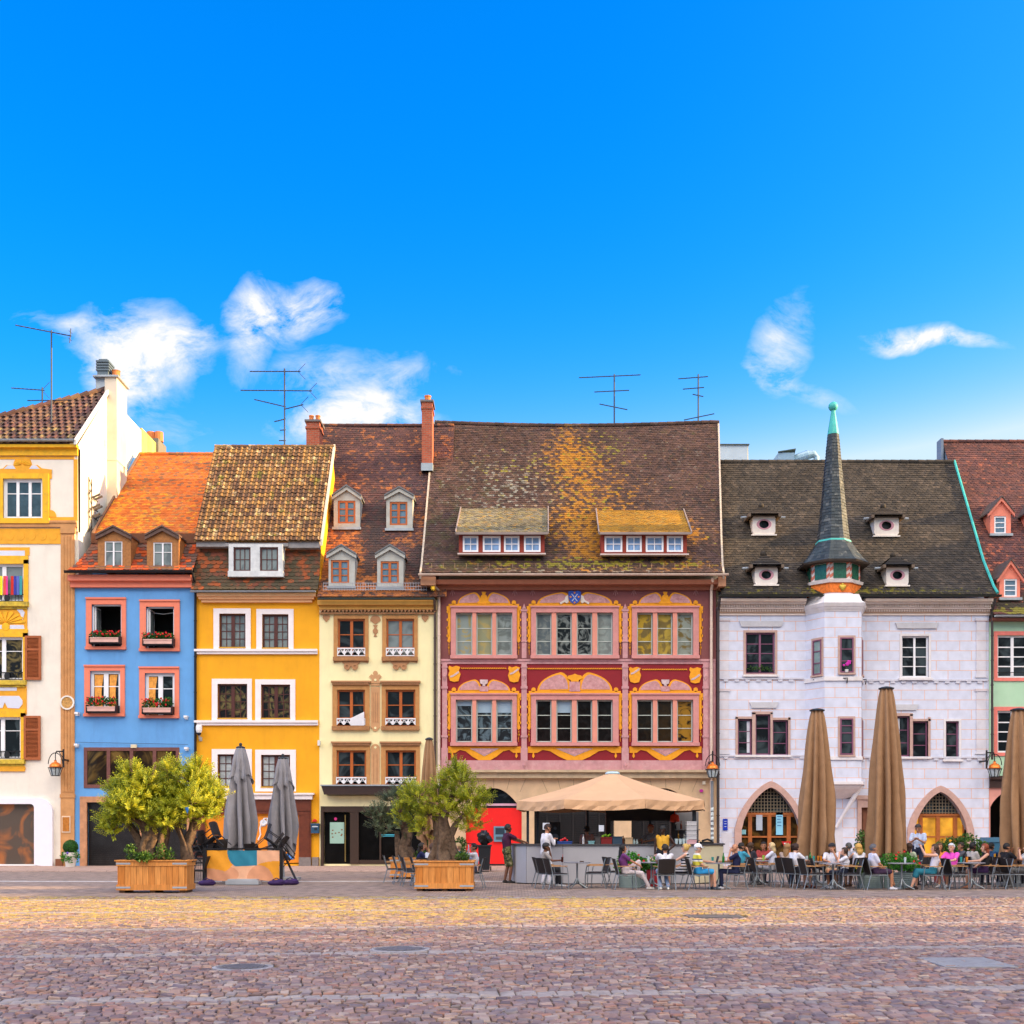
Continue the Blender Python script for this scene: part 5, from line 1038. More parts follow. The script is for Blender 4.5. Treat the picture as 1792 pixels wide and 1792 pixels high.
 for (x0, x1, wins, yr, ye_, yb) in ((803,953,((810,837),(845,876),(882,909),(917,946)),886,935,970),(1052,1202,((1058,1089),(1096,1123),(1130,1161),(1167,1195)),890,935,971)):
  d = depth_on(dep, yb)-.35; g = lambda px: (px-896)*d/F; h = lambda py: EYE+(HOR-py)*d/F
  back = depth_on(dep, yr)+.3; z1 = h(936); z0 = h(yb)
  m = MB(); ed = [x0]+[v for w in wins for v in w]+[x1]
  for k in range(0, len(ed), 2): m.box(g(ed[k]), g(ed[k+1]), d, d+.1, z0, z1)
  for w in wins: m.box(g(w[0]), g(w[1]), d, d+.1, h(938), z1); m.box(g(w[0]), g(w[1]), d, d+.1, z0, h(966))
  m.box(g(x0), g(x0)+.08, d+.1, back, z0, z1); m.box(g(x1)-.08, g(x1), d+.1, back, z0, z1)
  do = m.build('shed_dormer', rw, t)
  for w in wins:
   q = MB(); a, b, c, e = g(w[0]), g(w[1]), h(966), h(938); f = .075; ya, yb_ = d+.0, d+.07
   q.box(a, b, ya-.02, yb_, c, c+f); q.box(a, b, ya-.02, yb_, e-f, e); q.box(a, a+f, ya-.02, yb_, c+f, e-f); q.box(b-f, b, ya-.02, yb_, c+f, e-f); q.box((a+b)/2-.02, (a+b)/2+.02, ya, yb_, c+f, e-f); q.box(a+f, b-f, ya+.005, yb_, (c+e)/2-.02, (c+e)/2+.02)
   wo = q.build('dormer_window', wp, do); q = MB(); q.box(a+.02, b-.02, yb_-.02, yb_-.005, c+.02, e-.02); q.build('dormer_pane', gl, wo)
  zr = EYE+(HOR-yr)*back/F
  m = MB(); tiles(m, [(d-.35,h(935)-.03),(back,zr+.02)], lambda q: g(x0-5)+.12*q, lambda q: g(x1+5)+.1*q, .17, .15, .022, seed=int(x0)); m.build('dormer_roof', drm[x0 > 1000], t, attr=True)
  m = MB(); m.box(g(x0-5), g(x1+5), d-.36, d-.3, h(938)-.02, h(934)-.02)
  for xx in (g(x0-6), g(x1+5)): m.add([(xx,d-.36,h(938)),(xx+.05,d-.36,h(938)),(xx+.15,back,zr-.12),(xx+.1,back,zr-.12),(xx,d-.36,h(933)),(xx+.05,d-.36,h(933)),(xx+.15,back,zr+.1),(xx+.1,back,zr+.1)], [(3,2,1,0),(4,5,6,7),(0,1,5,4),(1,2,6,5),(2,3,7,6),(3,0,4,7)])
  m.build('dormer_fascia', mk('grey_brown_board', (.25,.2,.18)), do)
  q = MB(); q.box(g(x0-2), g(x1+2), d-.25, d+.02, z0-.06, z0); q.build('sill', mk('pale_flashing', (.55,.45,.42)), do)
 # brick chimney on the left gable
 chimney(t, (739-896)*54.5/F, (757-896)*54.5/F, 54.2, 55.2, EYE+(HOR-826)*54.4/F, EYE+(HOR-706)*54.4/F, BRICKR, mk('chimney_slab', (.16,.15,.15)), CLAYPOT, 1, base=.35)
 # stone ground floor with arcade
 m = MB(); m.pb(766, 1254, 1348, 1352, 49.6, D0+.1); m.pb(768, 1252, 1352, 1362, 49.75, D0+.1); m.build('stone_cornice', mk('weathered_stone', (.50,.38,.24), var=.2, vs=3, bump=.3, dirt=(.20,.20,.16), dirt_amt=.6, dirt_scale=2), t)
 def arch_bay(mb, px0, px1, pa0, pa1, ytop, yspring, ybase=1518):   # wall with a segmental arch opening
  A = [(pa0,ybase),(pa0,yspring)]+[(pa0+(pa1-pa0)*k/14, yspring-(yspring-ytop)*math.sin(math.pi*k/14)**.8) for k in range(1,14)]+[(pa1,yspring),(pa1,ybase)]
  mb.pp([(px0,1362),(px1,1362),(px1,ybase)]+A[::-1]+[(px0,ybase)], D0, D0+.5)
 m = MB(); arch_bay(m, 770, 918, 815, 913, 1379, 1420); arch_bay(m, 918, 1090, 935, 1075, 1379, 1420); arch_bay(m, 1090, 1254, 1105, 1215, 1379, 1420); m.build('stone_wall', sandw, t)
 m = MB()   # open joints of the voussoirs
 for c0 in (864, 1004, 1165):
  for k in range(-2, 3): x0 = c0+k*28; m.pp([(x0-.5,1363),(x0+.5,1363),(x0+.5-k*5,1378+abs(k)*4),(x0-.5-k*5,1378+abs(k)*4)], 49.994, D0+.01)
 m.build('stone_joint', mk('joint_dark', (.34,.24,.15)), t)
 m = MB(); m.pb(812, 918, 1406, 1410, D0+.15, D0+.3); m.build('lintel', mk('lilac_lintel', (.6,.35,.45)), t)
 m = MB(); m.pb(812, 918, 1375, 1406, D0+.25, D0+.3); m.build('arch_glass', G_DARK, t)
 m = MB(); m.pb(812, 918, 1414, 1512, D0+.2, D0+.3); m.build('red_panel', mk('red_panel_paint', (.78,.008,.006), rough=.5, var=.05), t)
 m = MB(); m.pb(812, 918, 1410, 1414, D0+.2, D0+.3); m.pb(812, 918, 1512, 1518, D0+.2, D0+.3); m.build_each('panel_frame', BLACKM, t)
 m = MB(); m.pb(864, 886, 1446, 1473, D0+.1, D0+.2); a = m.build('cash_machine', mk('steel_blue', (.16,.30,.40), rough=.4, metal=.4), t)
 m = MB(); m.pb(867, 883, 1449, 1460, D0+.08, D0+.1); m.build('screen', mk('atm_screen', (.03,.05,.07), rough=.2), a); m = MB(); m.pb(868, 882, 1464, 1469, D0+.08, D0+.1); m.build('keypad', mk('atm_keys', (.05,.07,.08)), a)
 shut = mk('slatted_dark_shopfront', (.014,.012,.012), rough=.4, var=.2)
 m = MB();
 for px0, px1 in ((935,1075),(1105,1215)):
  m.pb(px0, px1, 1375, 1518, D0+.45, D0+.5); y = 1424
  while y < 1510: m.pb(px0+2, px1-2, y, y+1.6, D0+.4, D0+.45); y += 4
  for x in range(px0, px1+1, 23): m.pb(x-1.5, x+1.5, 1380, 1516, D0+.36, D0+.45)
 m.build('slatted_shopfront', shut, t)
 m = MB(); m.pb(950, 962, 1440, 1452, D0+.34, D0+.36); m.pb(1049, 1058, 1444, 1455, D0+.34, D0+.36); m.build('notice_sheet', mk('notice_paper', (.55,.62,.72)), t)
 m = MB(); m.pb(1229, 1234, 1367, 1373, 49.9, D0); m.build('alarm_box', mk('ivory', (.7,.65,.5)), t); m = MB(); m.pp(arc(1227,1384,3.2,2.6,0,360,14)[:-1], 49.9, D0); m.build('pink_lamp', mk('magenta_dot', (.5,.02,.3)), t)
 # gilded star bracket
 q = MB()
 for k in range(8): a = R(k*45); q.pp([(760+2*math.cos(a+.4),1035+2*math.sin(a+.4)),(760+5.5*math.cos(a),1035+5.5*math.sin(a)),(760+2*math.cos(a-.4),1035+2*math.sin(a-.4))], 49.3, 49.34)
 q.pp(arc(760,1035,2.6,2.6,0,360,12)[:-1], 49.28, 49.33); q.tube([(fx(760),49.33,fz(1035)),(fx(760),D0,fz(1035))], .02, 6)
 q.build('gilded_star', mk('gilding', (.85,.50,.02), rough=.4, metal=.3), t)
# ------------------------------------------------------------------ white house with oriel turret
def ashlar(name):
 m = brick_mat(name, (.63,.66,.765), (.585,.615,.73), (.74,.36,.18), 1.0, .42, .010, bump=.0, ovar=.08, rough=.75)
 return m
def house_white():
 t = thing('white_oriel_house', 'white house with painted orange block joints, pointed arch doors and a slender oriel turret', 'house', (fx(1495), D0, 0))
 wm = ashlar('white_ashlar_paint'); tr = mk('pinkish_stone_trim', (.48,.32,.27), var=.12, vs=5); wt = mk('white_stone_trim', (.70,.67,.68), var=.08, vs=4, dirt=(.50,.40,.28), dirt_amt=.4, streak=True)
 pu = mk('plum_window_paint', (.20,.07,.13), rough=.45, var=.1); wp = MATS['white_window_paint']
 W = [(1305,1356,1107,1179),(1578,1625,1113,1185),(1291,1316,1258,1321),(1322,1348,1250,1321),(1352,1379,1260,1322),(1540,1562,1258,1324),(1566,1592,1253,1324),(1597,1624,1262,1326),(1655,1678,1262,1327)]
 def parch(x0, x1, ysp, yap, n=12):   # pointed arch outline from left spring over the apex to right spring
  w = x1-x0; h = ysp-yap; pts = []
  for k in range(n+1): q = k/n; pts.append((x0+w/2*q, ysp-h*math.sin(math.pi/2*q)**.72*(1-.06*math.sin(math.pi*q))))
  return pts+[(x0+x1-p[0],p[1]) for p in pts[-2::-1]]
 m = MB(); xa, xb = fx(1255), fx(1731)
 facade(m, 1255, 1731, 1062, 1365, W)
 for (x0, x1, a, b, ysp, yap) in ((1255,1440,1297,1400,1452,1378),(1560,1731,1599,1691,1452,1386)):
  A = [(a,1518)]+parch(a, b, ysp, yap)+[(b,1518)]
  m.pp([(x0,1365),(x1,1365),(x1,1518)]+A[::-1]+[(x0,1518)], D0, D0+.35)
 m.pp([(1440,1365),(1560,1365),(1560,1518),(1532,1518),(1532,1412),(1506,1412),(1506,1518),(1440,1518)], D0, D0+.35)
 prof = [(49.4,fz(1045)),(49.85,fz(1045)+.36),(51.2,fz(1045)+1.75),(55.8,19.1)]
 xprism(m, [(D0+.4,3.4),(D0+.25,fz(1062)),(51.3,12.9),(55.8,18.95),(63,11),(63,3.4)], xa, xb)
 m.build('wall', wm, t)
 q = MB(); xprism(q, [(D0+2.2,0),(D0+2.2,3.5),(60,3.5),(60,0)], xa, xb); q.build('inner_wall', mk('warm_interior', (.40,.24,.08), var=.2), t)
 for i, w in enumerate(W):
  grid_window(t, *w, wp if i == 1 else pu, (G_DARK,G_DARK,G_DARK,G_DARK,G_DARK,G_DARK,G_DARK,G_DARK,G_DARK)[i], 2 if i < 2 else 1, 1, (.25,.5,.75) if i < 2 else (.33,.67), 2.6, 3.5, 1.3, dep=.1)
  if i in (0,1,8): surround(t, *w, w[0]-4, w[1]+4, w[2]-4, w[3]+2, tr if i == 0 else wt, .03, 2, sm=wt)
  if i in (2,5,6):
   q = MB(); q.pb(w[0]+3 if i != 2 else w[1]-8, w[0]+10 if i != 2 else w[1]-3, w[2]+4, w[3]-4, D0+.128, D0+.136); q.build('curtain', mk('white_curtain', (.6,.6,.66)), t)
 for tri in (W[2:5], W[5:8]):
  q = MB(); a, b, c = tri
  for (x0, x1) in ((a[0]-4,a[0]),(a[1],b[0]),(b[1],c[0]),(c[1],c[1]+4)): q.pb(x0, x1, min(a[2],c[2])-3 if x0 != a[1] and x0 != b[1] else b[2]-3, a[3]+1, 49.96, D0+.15)
  q.pb(a[0]-4, a[1], a[2]-4, a[2], 49.96, D0+.1); q.pb(a[1], c[0], b[2]-5, b[2], 49.96, D0+.1); q.pb(c[0], c[1]+4, c[2]-4, c[2], 49.96, D0+.1); q.build('surround', tr, t)
  q = MB(); q.pb(a[0]-5, c[1]+5, a[3]+1, a[3]+4, 49.88, D0); q.build('sill', wt, t)
 # plants on the left window
 sill_plants(t, 1308, 1352, 1177, 12)
 # hood mouldings, bands and pilasters (painted stone)
 for x0, x1, y in ((1293,1371,1087),(1566,1642,1090),(1311,1362,1229),(1556,1607,1233)):
  q = MB(); q.pp([(x0,y),(x1,y),(x1-2,y+4),(x1-4,y+10),(x0+4,y+10),(x0+2,y+4)], 49.93, D0)
  q.build('hood_moulding', mk('grey_painted_moulding', (.50,.50,.53), var=.1, vs=6), t)
 for x0, x1, y in ((1258,1406,1190),(1512,1728,1193),(1258,1452,1325),(1512,1728,1328)):
  q = MB(); q.pb(x0, x1, y-4, y-1, 49.94, D0); x = x0+8;
  while x < x1-10: q.pb(x, x+8, y-1, y+3, 49.95, D0); x += 19
  q.build('string_course', mk('grey_white_band', (.55,.55,.62), var=.1, vs=6), t)
 for x0, x1 in ((1257,1277),(1706,1727)):
  for y0, y1 in ((1082,1186),(1205,1320)):
   q = MB(); q.pb(x0+2, x1-2, y0+5, y1, 49.96, D0); q.pb(x0, x1, y0, y0+5, 49.93, D0); q.pb(x0, x1, y1-3, y1, 49.95, D0)
   q.build('pilaster', MATS.get('pilaster_paint') or brick_mat('pilaster_paint', (.62,.61,.66), (.60,.59,.64), (.68,.34,.22), 2.0, .42, .010, bump=0), t)
 # cornice
 q = MB()
 for x0, x1 in ((1256,1408),(1510,1732)):
  q.pb(x0, x1, 1050, 1055, 49.62, D0); q.pb(x0, x1, 1055, 1059, 49.72, D0); q.pb(x0, x1, 1064, 1067, 49.84, D0); q.pb(x0, x1, 1074, 1077, 49.93, D0)
  x = x0+1
  while x < x1-2: q.pb(x, x+1.5, 1059, 1064, 49.78, D0); q.pb(x, x+1.3, 1067, 1071, 49.88, D0); x += 2.9
  cb_ = MB(); cb_.pb(x0, x1, 1059, 1074, 49.91, D0); cb_.build('cornice_recess', mk('recess_shade_tan', (.34,.22,.15)), t)  # darker band painted behind the dentils to stand in for recess shade
 q.build('cornice', mk('cream_cornice', (.76,.64,.56), var=.1, vs=4, dirt=(.40,.28,.16), dirt_amt=.5, dirt_scale=2), t)
 gutter(t, fx(1253), fx(1740), 49.28, fz(1047), mk('black_gutter', (.02,.025,.02), rough=.5), .08)
 downpipe(t, 1255, 1050, 1500, mk('dark_downpipe', (.05,.04,.04)), D0-.25, .06); downpipe(t, 1732, 1052, 1330, mk('dark_downpipe', (.05,.04,.04)), D0-.25, .05)
 # roof
 rm = tile_mat('beaver_grey_black', [(.035,.029,.022),(.05,.04,.03),(.028,.025,.022),(.065,.052,.038),(.042,.036,.03),(.085,.065,.048)],
  [((.11,.09,.05),.78,.12,[(fx(1300)-fx(1495),15,2.5,5,.12)],3.5,.15),((.27,.24,.20),.74,.05,[(-2,15,7,5,.06)],8,.1),((.17,.15,.015),.78,.07,[(0,11.7,12,.5,.3),(-6,13,1.5,5,.08)],4.5,.1)], amb=.35)
 XR = lambda q: 20.45+.6*q
 m = MB(); tiles(m, prof, lambda q: fx(1259)+.0*q, XR, .18, .16, .024, seed=41, warp=lambda x, y, z: (x, y, z+.12*max(0,(z-12)/7)*(1-abs(x-15)/7)*.5-.0)); ridge_caps(m, fx(1259), 21.0, 55.8, 19.12, .12, .42)
 m.build('roof', rm, t, attr=True)
 q = MB(); n = len(prof)
 ps = [(XR((p[1]-prof[0][1])/(19.1-prof[0][1]))+.02, p[0]-.02, p[1]+.06) for p in prof]; q.tube(ps, .06, 6); q.build('copper_flashing', mk('verdigris', (.05,.42,.38), rough=.6, var=.15), t)
 q = MB(); yb_ = depth_on(prof, 1036)-.12; zz = EYE+(HOR-1036)*yb_/F
 for x0, x1 in ((1275,1395),(1530,1705)):
  for z in (0,.12): q.tube([(fx(x0),yb_,zz+z),(fx(x1),yb_,zz+z)], .012, 5)
  for k in range(20): x = fx(x0)+(fx(x1)-fx(x0))*k/19; q.tube([(x,yb_,zz-.03),(x,yb_,zz+.15)], .01, 5)
 q.build('snow_guard', mk('dark_snow_guard', (.05,.05,.05)), t)
 # ox-eye dormers
 of = mk('white_dormer_face', (.74,.68,.62), var=.08, vs=5, dirt=(.45,.36,.28), dirt_amt=.4, streak=True); opk = mk('pink_reveal', (.50,.25,.30))
 for (x0, x1, y0, y1, ra, xr0, xr1) in ((1317,1357,901,936,881,1308,1364),(1530,1573,903,938,882,1523,1580),(1321,1361,990,1024,966,1311,1369),(1551,1590,990,1025,968,1543,1596)):
  d = depth_on(prof, y1)-.15; g = lambda px: (px-896)*d/F; h = lambda py: EYE+(HOR-py)*d/F; cx, cy = (x0+x1)/2, (y0+y1)/2-1
  n = 24; ell = [(g(p),h(r_)) for p, r_ in arc(cx,cy,12.5,8.5,0,360,n)[:-1]]
  sq = []
  for k in range(n):
   q_ = R(360*k/n); c, s_ = math.cos(q_), math.sin(q_); f = min(((x1-x0)/2)/abs(c) if abs(c) > 1e-6 else 1e9, ((y1-y0)/2)/abs(s_) if abs(s_) > 1e-6 else 1e9); sq.append((g(cx+c*f),h((y0+y1)/2-s_*f)))
  m = MB(); m.ring(sq, ell, d, d+.3)
  bk = depth_on(prof, y0-8)+.2; m.box(g(x0), g(x0)+.1, d+.3, bk, h(y1), h(y0)); m.box(g(x1)-.1, g(x1), d+.3, bk, h(y1), h(y0)); m.box(g(x0-2), g(x1+2), d-.05, d+.1, h(y1+1.5), h(y1-1))
  o = m.build('oval_dormer', of, t)
  m = MB(); m.ring([(g(p),h(r_)) for p, r_ in arc(cx,cy,13,9,0,360,n)[:-1]], [(g(p),h(r_)) for p, r_ in arc(cx,cy,8.5,7,0,360,n)[:-1]], d-.012, d+.02); m.build('oval_rim', opk, o)
  m = MB(); m.prism(ell, d+.2, d+.24); m.build('oval_opening', BLACKM if ra < 967 and x0 > 1400 else G_DARK, o)
  m = MB(); a, b, ze, za = g(xr0), g(xr1), h(y0+1), h(ra); xm = (a+b)/2; yf = d-.28; yk = d+.5; bk2 = bk+.9
  rw = 6
  for i in range(rw):     # hipped little roof of tile courses
   q0, q1 = i/rw, (i+1.25)/rw; q1 = min(1,q1)
   def L_(q, e=0): return (a+(xm-a)*q, yf+(yk-yf)*q, ze+(za-ze)*q+e)
   def R_(q, e=0): return (b+(xm-b)*q, yf+(yk-yf)*q, ze+(za-ze)*q+e)
   m.add([L_(q0,.03),R_(q0,.03),R_(q1),L_(q1)], [(0,1,2,3)], 0, random.random())
   for S_, f in ((L_,0),(R_,1)):
    p0 = S_(q0,.03); p1 = S_(q1); v = [p0,(p0[0],bk2,p0[2]),(p1[0],bk2,p1[2]),p1]; m.add(v, [(0,1,2,3) if f else (3,2,1,0)], 0, random.random())
  m.add([(a,yf,ze-.05),(b,yf,ze-.05),(b,bk2,ze-.05),(a,bk2,ze-.05)], [(0,1,2,3)]); m.ball((xm,yk,za+.03), .13)
  m.build('dormer_roof', rm, o, attr=True)
  m = MB(); m.box(a-.02, a+.1, yf, d+.6, ze-.12, ze+.02); m.box(b-.1, b+.02, yf, d+.6, ze-.12, ze+.02); m.build('dormer_eave', mk('dark_eave', (.14,.10,.07)), o)
  for sg, xx in ((-1,a),(1,b)):
   m = MB(); m.tube([(xx,yf+.4,ze-.05),(xx+sg*.28,yf+.35,ze-.08)], .05, 6); m.build('dormer_spout', ZINC, o)
 # oriel
 cxp = 1463.0; hw = 36; oc = []   # octagon plan: front half
 X0, X1 = fx(1409.5), fx(1509); ya, yf = D0, D0-.92; xl, xr = fx(1433), fx(1496)
 def plan(e=0): return [(X0-e,ya),(xl-e*.5,yf-e),(xr+e*.5,yf-e),(X1+e,ya)]
 def wallband(mb, z0, z1, e0=0, e1=0):
  a, b = plan(e0), plan(e1); n = len(a); vs = [(x,y,z0) for x,y in a]+[(x,y,z1) for x,y in b]
  mb.add(vs, [(i,i+1,n+i+1,n+i) for i in range(n-1)]+[tuple(range(n,2*n)), tuple(range(n-1,-1,-1))])
 m = MB(); wallband(m, fz(1372), fz(1077)); o = m.build('oriel_wall', wm, t)
 m = MB()
 for y0, y1, e0, e1 in ((1073,1077,.02,.06),(1069,1073,.08,.12),(1063,1069,.14,.20),(1060,1063,.20,.1),(1046,1060,.06,-.12)): wallband(m, fz(y1), fz(y0), e0, e1)
 m.build('oriel_cornice', wt, o)
 for za, zb, e in ((1196,1189,.06),(1332,1326,.06),(1374,1369,.1)): m = MB(); wallband(m, fz(za), fz(zb), e, e); m.build('oriel_moulding', wt, o)
 m = MB(); n = 6
 for k in range(n):       # corbel tapering back to the wall
  q0, q1 = k/n, (k+1)/n; s0, s1 = math.cos(R(90*q0)), math.cos(R(90*q1)); mx = (X0+X1)/2
  def pl(s): return [(mx+(x-mx)*(.55+.45*s), ya+(y-ya)*s) for x, y in plan(.0)]
  a, b = pl(s1), pl(s0); zz0, zz1 = fz(1374+24*q1), fz(1374+24*q0); nn = 4
  m.add([(x,y,zz0) for x,y in a]+[(x,y,zz1) for x,y in b], [(i,i+1,nn+i+1,nn+i) for i in range(3)])
 m.build('oriel_corbel', wt, o)
 m = MB(); m.tube([(fx(1500),D0-.5,fz(1375)),(fx(1488),D0-.42,fz(1398)),(fx(1475),D0-.25,fz(1422)),(fx(1462),D0-.1,fz(1448))], [.11,.10,.08,.07], 8); m.build('oriel_brace', wt, o)
 # oriel windows
 def facet_win(pa, pb, u0, u1, py0, py1, fm, pm, rows, ex=.03):
  ax = Vector((pb[0]-pa[0], pb[1]-pa[1], 0)); Ln = ax.length; ax /= Ln; nrm = Vector((ax.y, -ax.x, 0)); base = Vector((pa[0],pa[1],0))
  z0, z1 = fz(py1), fz(py0); a, b = u0*Ln, u1*Ln; f = .05
  def bar(mb, s0, s1, za, zb, d0, d1): c = base+ax*((s0+s1)/2)+nrm*((d0+d1)/2)+Vector((0,0,(za+zb)/2)); mb.obox(c, ax*((s1-s0)/2), nrm*((d1-d0)/2), Vector((0,0,(zb-za)/2)))
  m = MB(); bar(m,a,b,z1-f,z1,-.02,.06); bar(m,a,b,z0,z0+f,-.02,.06); bar(m,a,a+f,z0+f,z1-f,-.02,.06); bar(m,b-f,b,z0+f,z1-f,-.02,.06)
  for r_ in rows: bar(m,a+f,b-f,z0+(z1-z0)*r_-.02,z0+(z1-z0)*r_+.02,-.02,.04)
  w = m.build('oriel_window', fm, o)
  m = MB(); bar(m,a+.02,b-.02,z0+.02,z1-.02,.002,.012); m.build('oriel_pane', pm, w)
  m = MB(); e = .09
  bar(m,a-e,b+e,z1,z1+e,-.02,.03); bar(m,a-e,a,z0-.02,z1,-.02,.03); bar(m,b,b+e,z0-.02,z1,-.02,.03); bar(m,a-e,b+e,z0-e,z0-.02,-.02,.10); m.build('oriel_window_surround', tr, o)
 pl = plan()
 facet_win(pl[1], pl[2], .42, .78, 1122, 1182, pu, G_DARK, (.33,.67)); facet_win(pl[1], pl[2], .42, .77, 1261, 1323, pu, G_DARK, (.33,.6,.8))
 facet_win(pl[0], pl[1], .42, .86, 1124, 1184, pu, glass('pane_pale', (.22,.30,.30), .1, 2, 1.6), (.33,.67)); facet_win(pl[0], pl[1], .42, .86, 1262, 1323, pu, G_DARK, (.33,.67))
 facet_win(pl[2], pl[3], .30, .62, 1124, 1184, pu, G_DARK, (.33,.67)); facet_win(pl[2], pl[3], .30, .62, 1263, 1325, pu, G_DARK, (.33,.67))
 for x in (1426,1471,1509):
  m = MB(); dd = D0-.95 if x == 1471 else D0-.45; m.tube([(fx(x-8),dd,fz(1192)),(fx(x),dd-.1,fz(1192)),(fx(x),dd,fz(1200))], .022, 6); m.build('iron_bracket', BLACKM, o)
 # lantern stage and spire
 oc = lambda cx, cy, r, ph=22.5: [(cx+r*math.cos(R(ph+45*k)), cy+r*math.sin(R(ph+45*k))) for k in range(8)]
 cx, cy = fx(1462)-.02, D0+.28
 def stage(mb, z0, z1, r0, r1):
  a, b = oc(cx,cy,r0), oc(cx,cy,r1); mb.add([(x,y,z0) for x,y in a]+[(x,y,z1) for x,y in b], [(i,(i+1)%8,8+(i+1)%8,8+i) for i in range(8)]+[tuple(range(8,16)), tuple(range(7,-1,-1))])
 m = MB(); stage(m, fz(1062), fz(1043), 1.30, 1.12); m.build('turret_base', wt, o)
 m = MB(); stage(m, fz(1043), fz(1026), 1.15, 1.15); m.build('turret_band', mk('orange_red_painted_band', (.72,.17,.02), var=.35, vs=9), o)
 m = MB(); stage(m, fz(1026), fz(1021), 1.22, 1.26); stage(m, fz(1021), fz(984), 1.10, 1.10); m.build('turret_wall', mk('white_turret_paint', (.70,.62,.58)), o)
 pol = oc(cx, cy, 1.105); sm = MB(); gm = MB()
 for i in range(8):
  a, b = Vector((*pol[i],0)), Vector((*pol[(i+1)%8],0)); ax = (b-a); Ln = ax.length; ax /= Ln; nrm = Vector((ax.y,-ax.x,0)); z0, z1 = fz(1020), fz(986)
  if ((a+b)/2-Vector((cx,cy,0))).dot(nrm) < 0: nrm = -nrm
  gm.obox((a+b)/2+nrm*.015+Vector((0,0,(fz(1018)+fz(992))/2)), ax*(Ln*.32), nrm*.012, Vector((0,0,(fz(992)-fz(1018))/2)))
  for (s0, s1) in ((0,.18),(.82,1)):
   for k in range(3):
    zz = z0+(z1-z0)*(k+.15)/3; h = (z1-z0)/6; p = [a+ax*(Ln*s0)+nrm*.012+Vector((0,0,zz)), a+ax*(Ln*s1)+nrm*.012+Vector((0,0,zz+h*.8)), a+ax*(Ln*s1)+nrm*.012+Vector((0,0,zz+h*1.8)), a+ax*(Ln*s0)+nrm*.012+Vector((0,0,zz+h))]
    sm.add(p, [(0,1,2,3)])
  for k in range(4): p = [a+ax*(Ln*(k+.1)/4)+nrm*.012+Vector((0,0,z1-.02)), a+ax*(Ln*(k+.6)/4)+nrm*.012+Vector((0,0,z1-.02)), a+ax*(Ln*(k+.5)/4)+nrm*.012+Vector((0,0,z1-.15))]; sm.add(p, [(0,2,1)])
 sm.build('turret_red_stripes', mk('brick_pink_paint', (.55,.16,.10)), o); gm.build('turret_window', mk('green_leaded_glass', (.015,.10,.055), rough=.25, var=.5, vs=14), o)
 m = MB(); c0, c1 = Vector(pol[5]), Vector(pol[6])
 emx = (c0.x+c1.x)/2+.1; m.ball((emx, cy-1.10, fz(1035)), .09, .05, .13); m.ball((emx, cy-1.10, fz(1030)), .06, .04, .06); m.ball((emx-.09, cy-1.1, fz(1033)), .05, .03, .08); m.ball((emx+.09, cy-1.1, fz(1033)), .05, .03, .08); m.build('turret_emblem', mk('gilt_emblem', (.55,.38,.05), rough=.4, metal=.5), o)
 sl = tile_mat('slate_blue', [(.028,.042,.052),(.04,.055,.064),(.022,.032,.04),(.058,.07,.078),(.034,.048,.058)], [((.13,.14,.135),.72,.1,[],4)], rough=.55)
 m = MB(); rng = random.Random(5)
 def spire_course(prof_, nper):
  for (z0, r0), (z1, r1) in zip(prof_, prof_[1:]):
   A, B = oc(cx,cy,r0), oc(cx,cy,r1)
   for i in range(8):
    j = (i+1) % 8
    for k in range(nper):
     q0, q1 = k/nper, (k+1)/nper
     def lp(P_, q, e): v = Vector(P_[i]).lerp(Vector(P_[j]), q); c = Vector((cx,cy)); v = c+(v-c)*(1+e); return v
     e = rng.uniform(.012,.03)/max(.3,r0)
     a0, a1, b0, b1 = lp(A,q0,e), lp(A,q1,e), lp(B,q0,0), lp(B,q1,0)
     m.add([(a0.x,a0.y,z0),(a1.x,a1.y,z0),(b1.x,b1.y,z1+.01),(b0.x,b0.y,z1+.01)], [(0,1,2,3)], 0, rng.random())
 zs = [fz(989)+(fz(947)-fz(989))*k/7 for k in range(8)]; spire_course([(z, 1.52-(1.52-.72)*(k/7)**.8) for k, z in enumerate(zs)], 5)
 zs = [fz(947)+(fz(757)-fz(947))*k/34 for k in range(35)]; spire_course([(z, .70-(.70-.235)*(k/34)**.85) for k, z in enumerate(zs)], 3)
 m.build('spire_roof', sl, o, attr=True)
 m = MB(); stage(m, fz(991), fz(988), 1.50, 1.54); stage(m, fz(988), fz(985.5), 1.35, 1.35); m.build('spire_eave', mk('dark_spire_eave', (.08,.06,.045)), o)
 ve = MATS['verdigris']; m = MB(); stage(m, fz(948.5), fz(945.5), .76, .74); m.build('copper_ring', ve, o)
 m = MB(); stage(m, fz(757), fz(716), .25, .09); m.lathe([(.09,fz(717)),(.1,fz(714.5)),(.09,fz(714))], (cx,cy,0), 12); m.build('copper_cap', ve, o)
 m = MB(); m.ball((cx,cy,fz(707.5)), .205, n=18); m.build('copper_ball', ve, o, smooth=True)
 # doors
 wd = mk('orange_brown_door', (.36,.11,.025), rough=.4, var=.2, vs=6)
 for (a, b, ysp, yap, ya_, lit) in ((1297,1400,1452,1378,1422,0),(1599,1691,1452,1386,1424,1)):
  A = parch(a, b, ysp, yap); w = 12
  q = MB(); ou = [(fx(x),fz(y)) for x, y in [(a-w,1518)]+parch(a-w, b+w, ysp, yap-11)+[(b+w,1518)]]; inn = [(fx(x),fz(y)) for x, y in [(a,1518)]+A+[(b,1518)]]
  q.band(ou, inn, 49.88, D0+.36); q.pb(a-16, a, 1486, 1518, 49.86, D0); q.pb(b, b+16, 1486, 1518, 49.86, D0); q.build('arch_surround', mk('pink_arch_stone', (.50,.32,.27), var=.14, vs=4, bump=.2, bs=25), t)
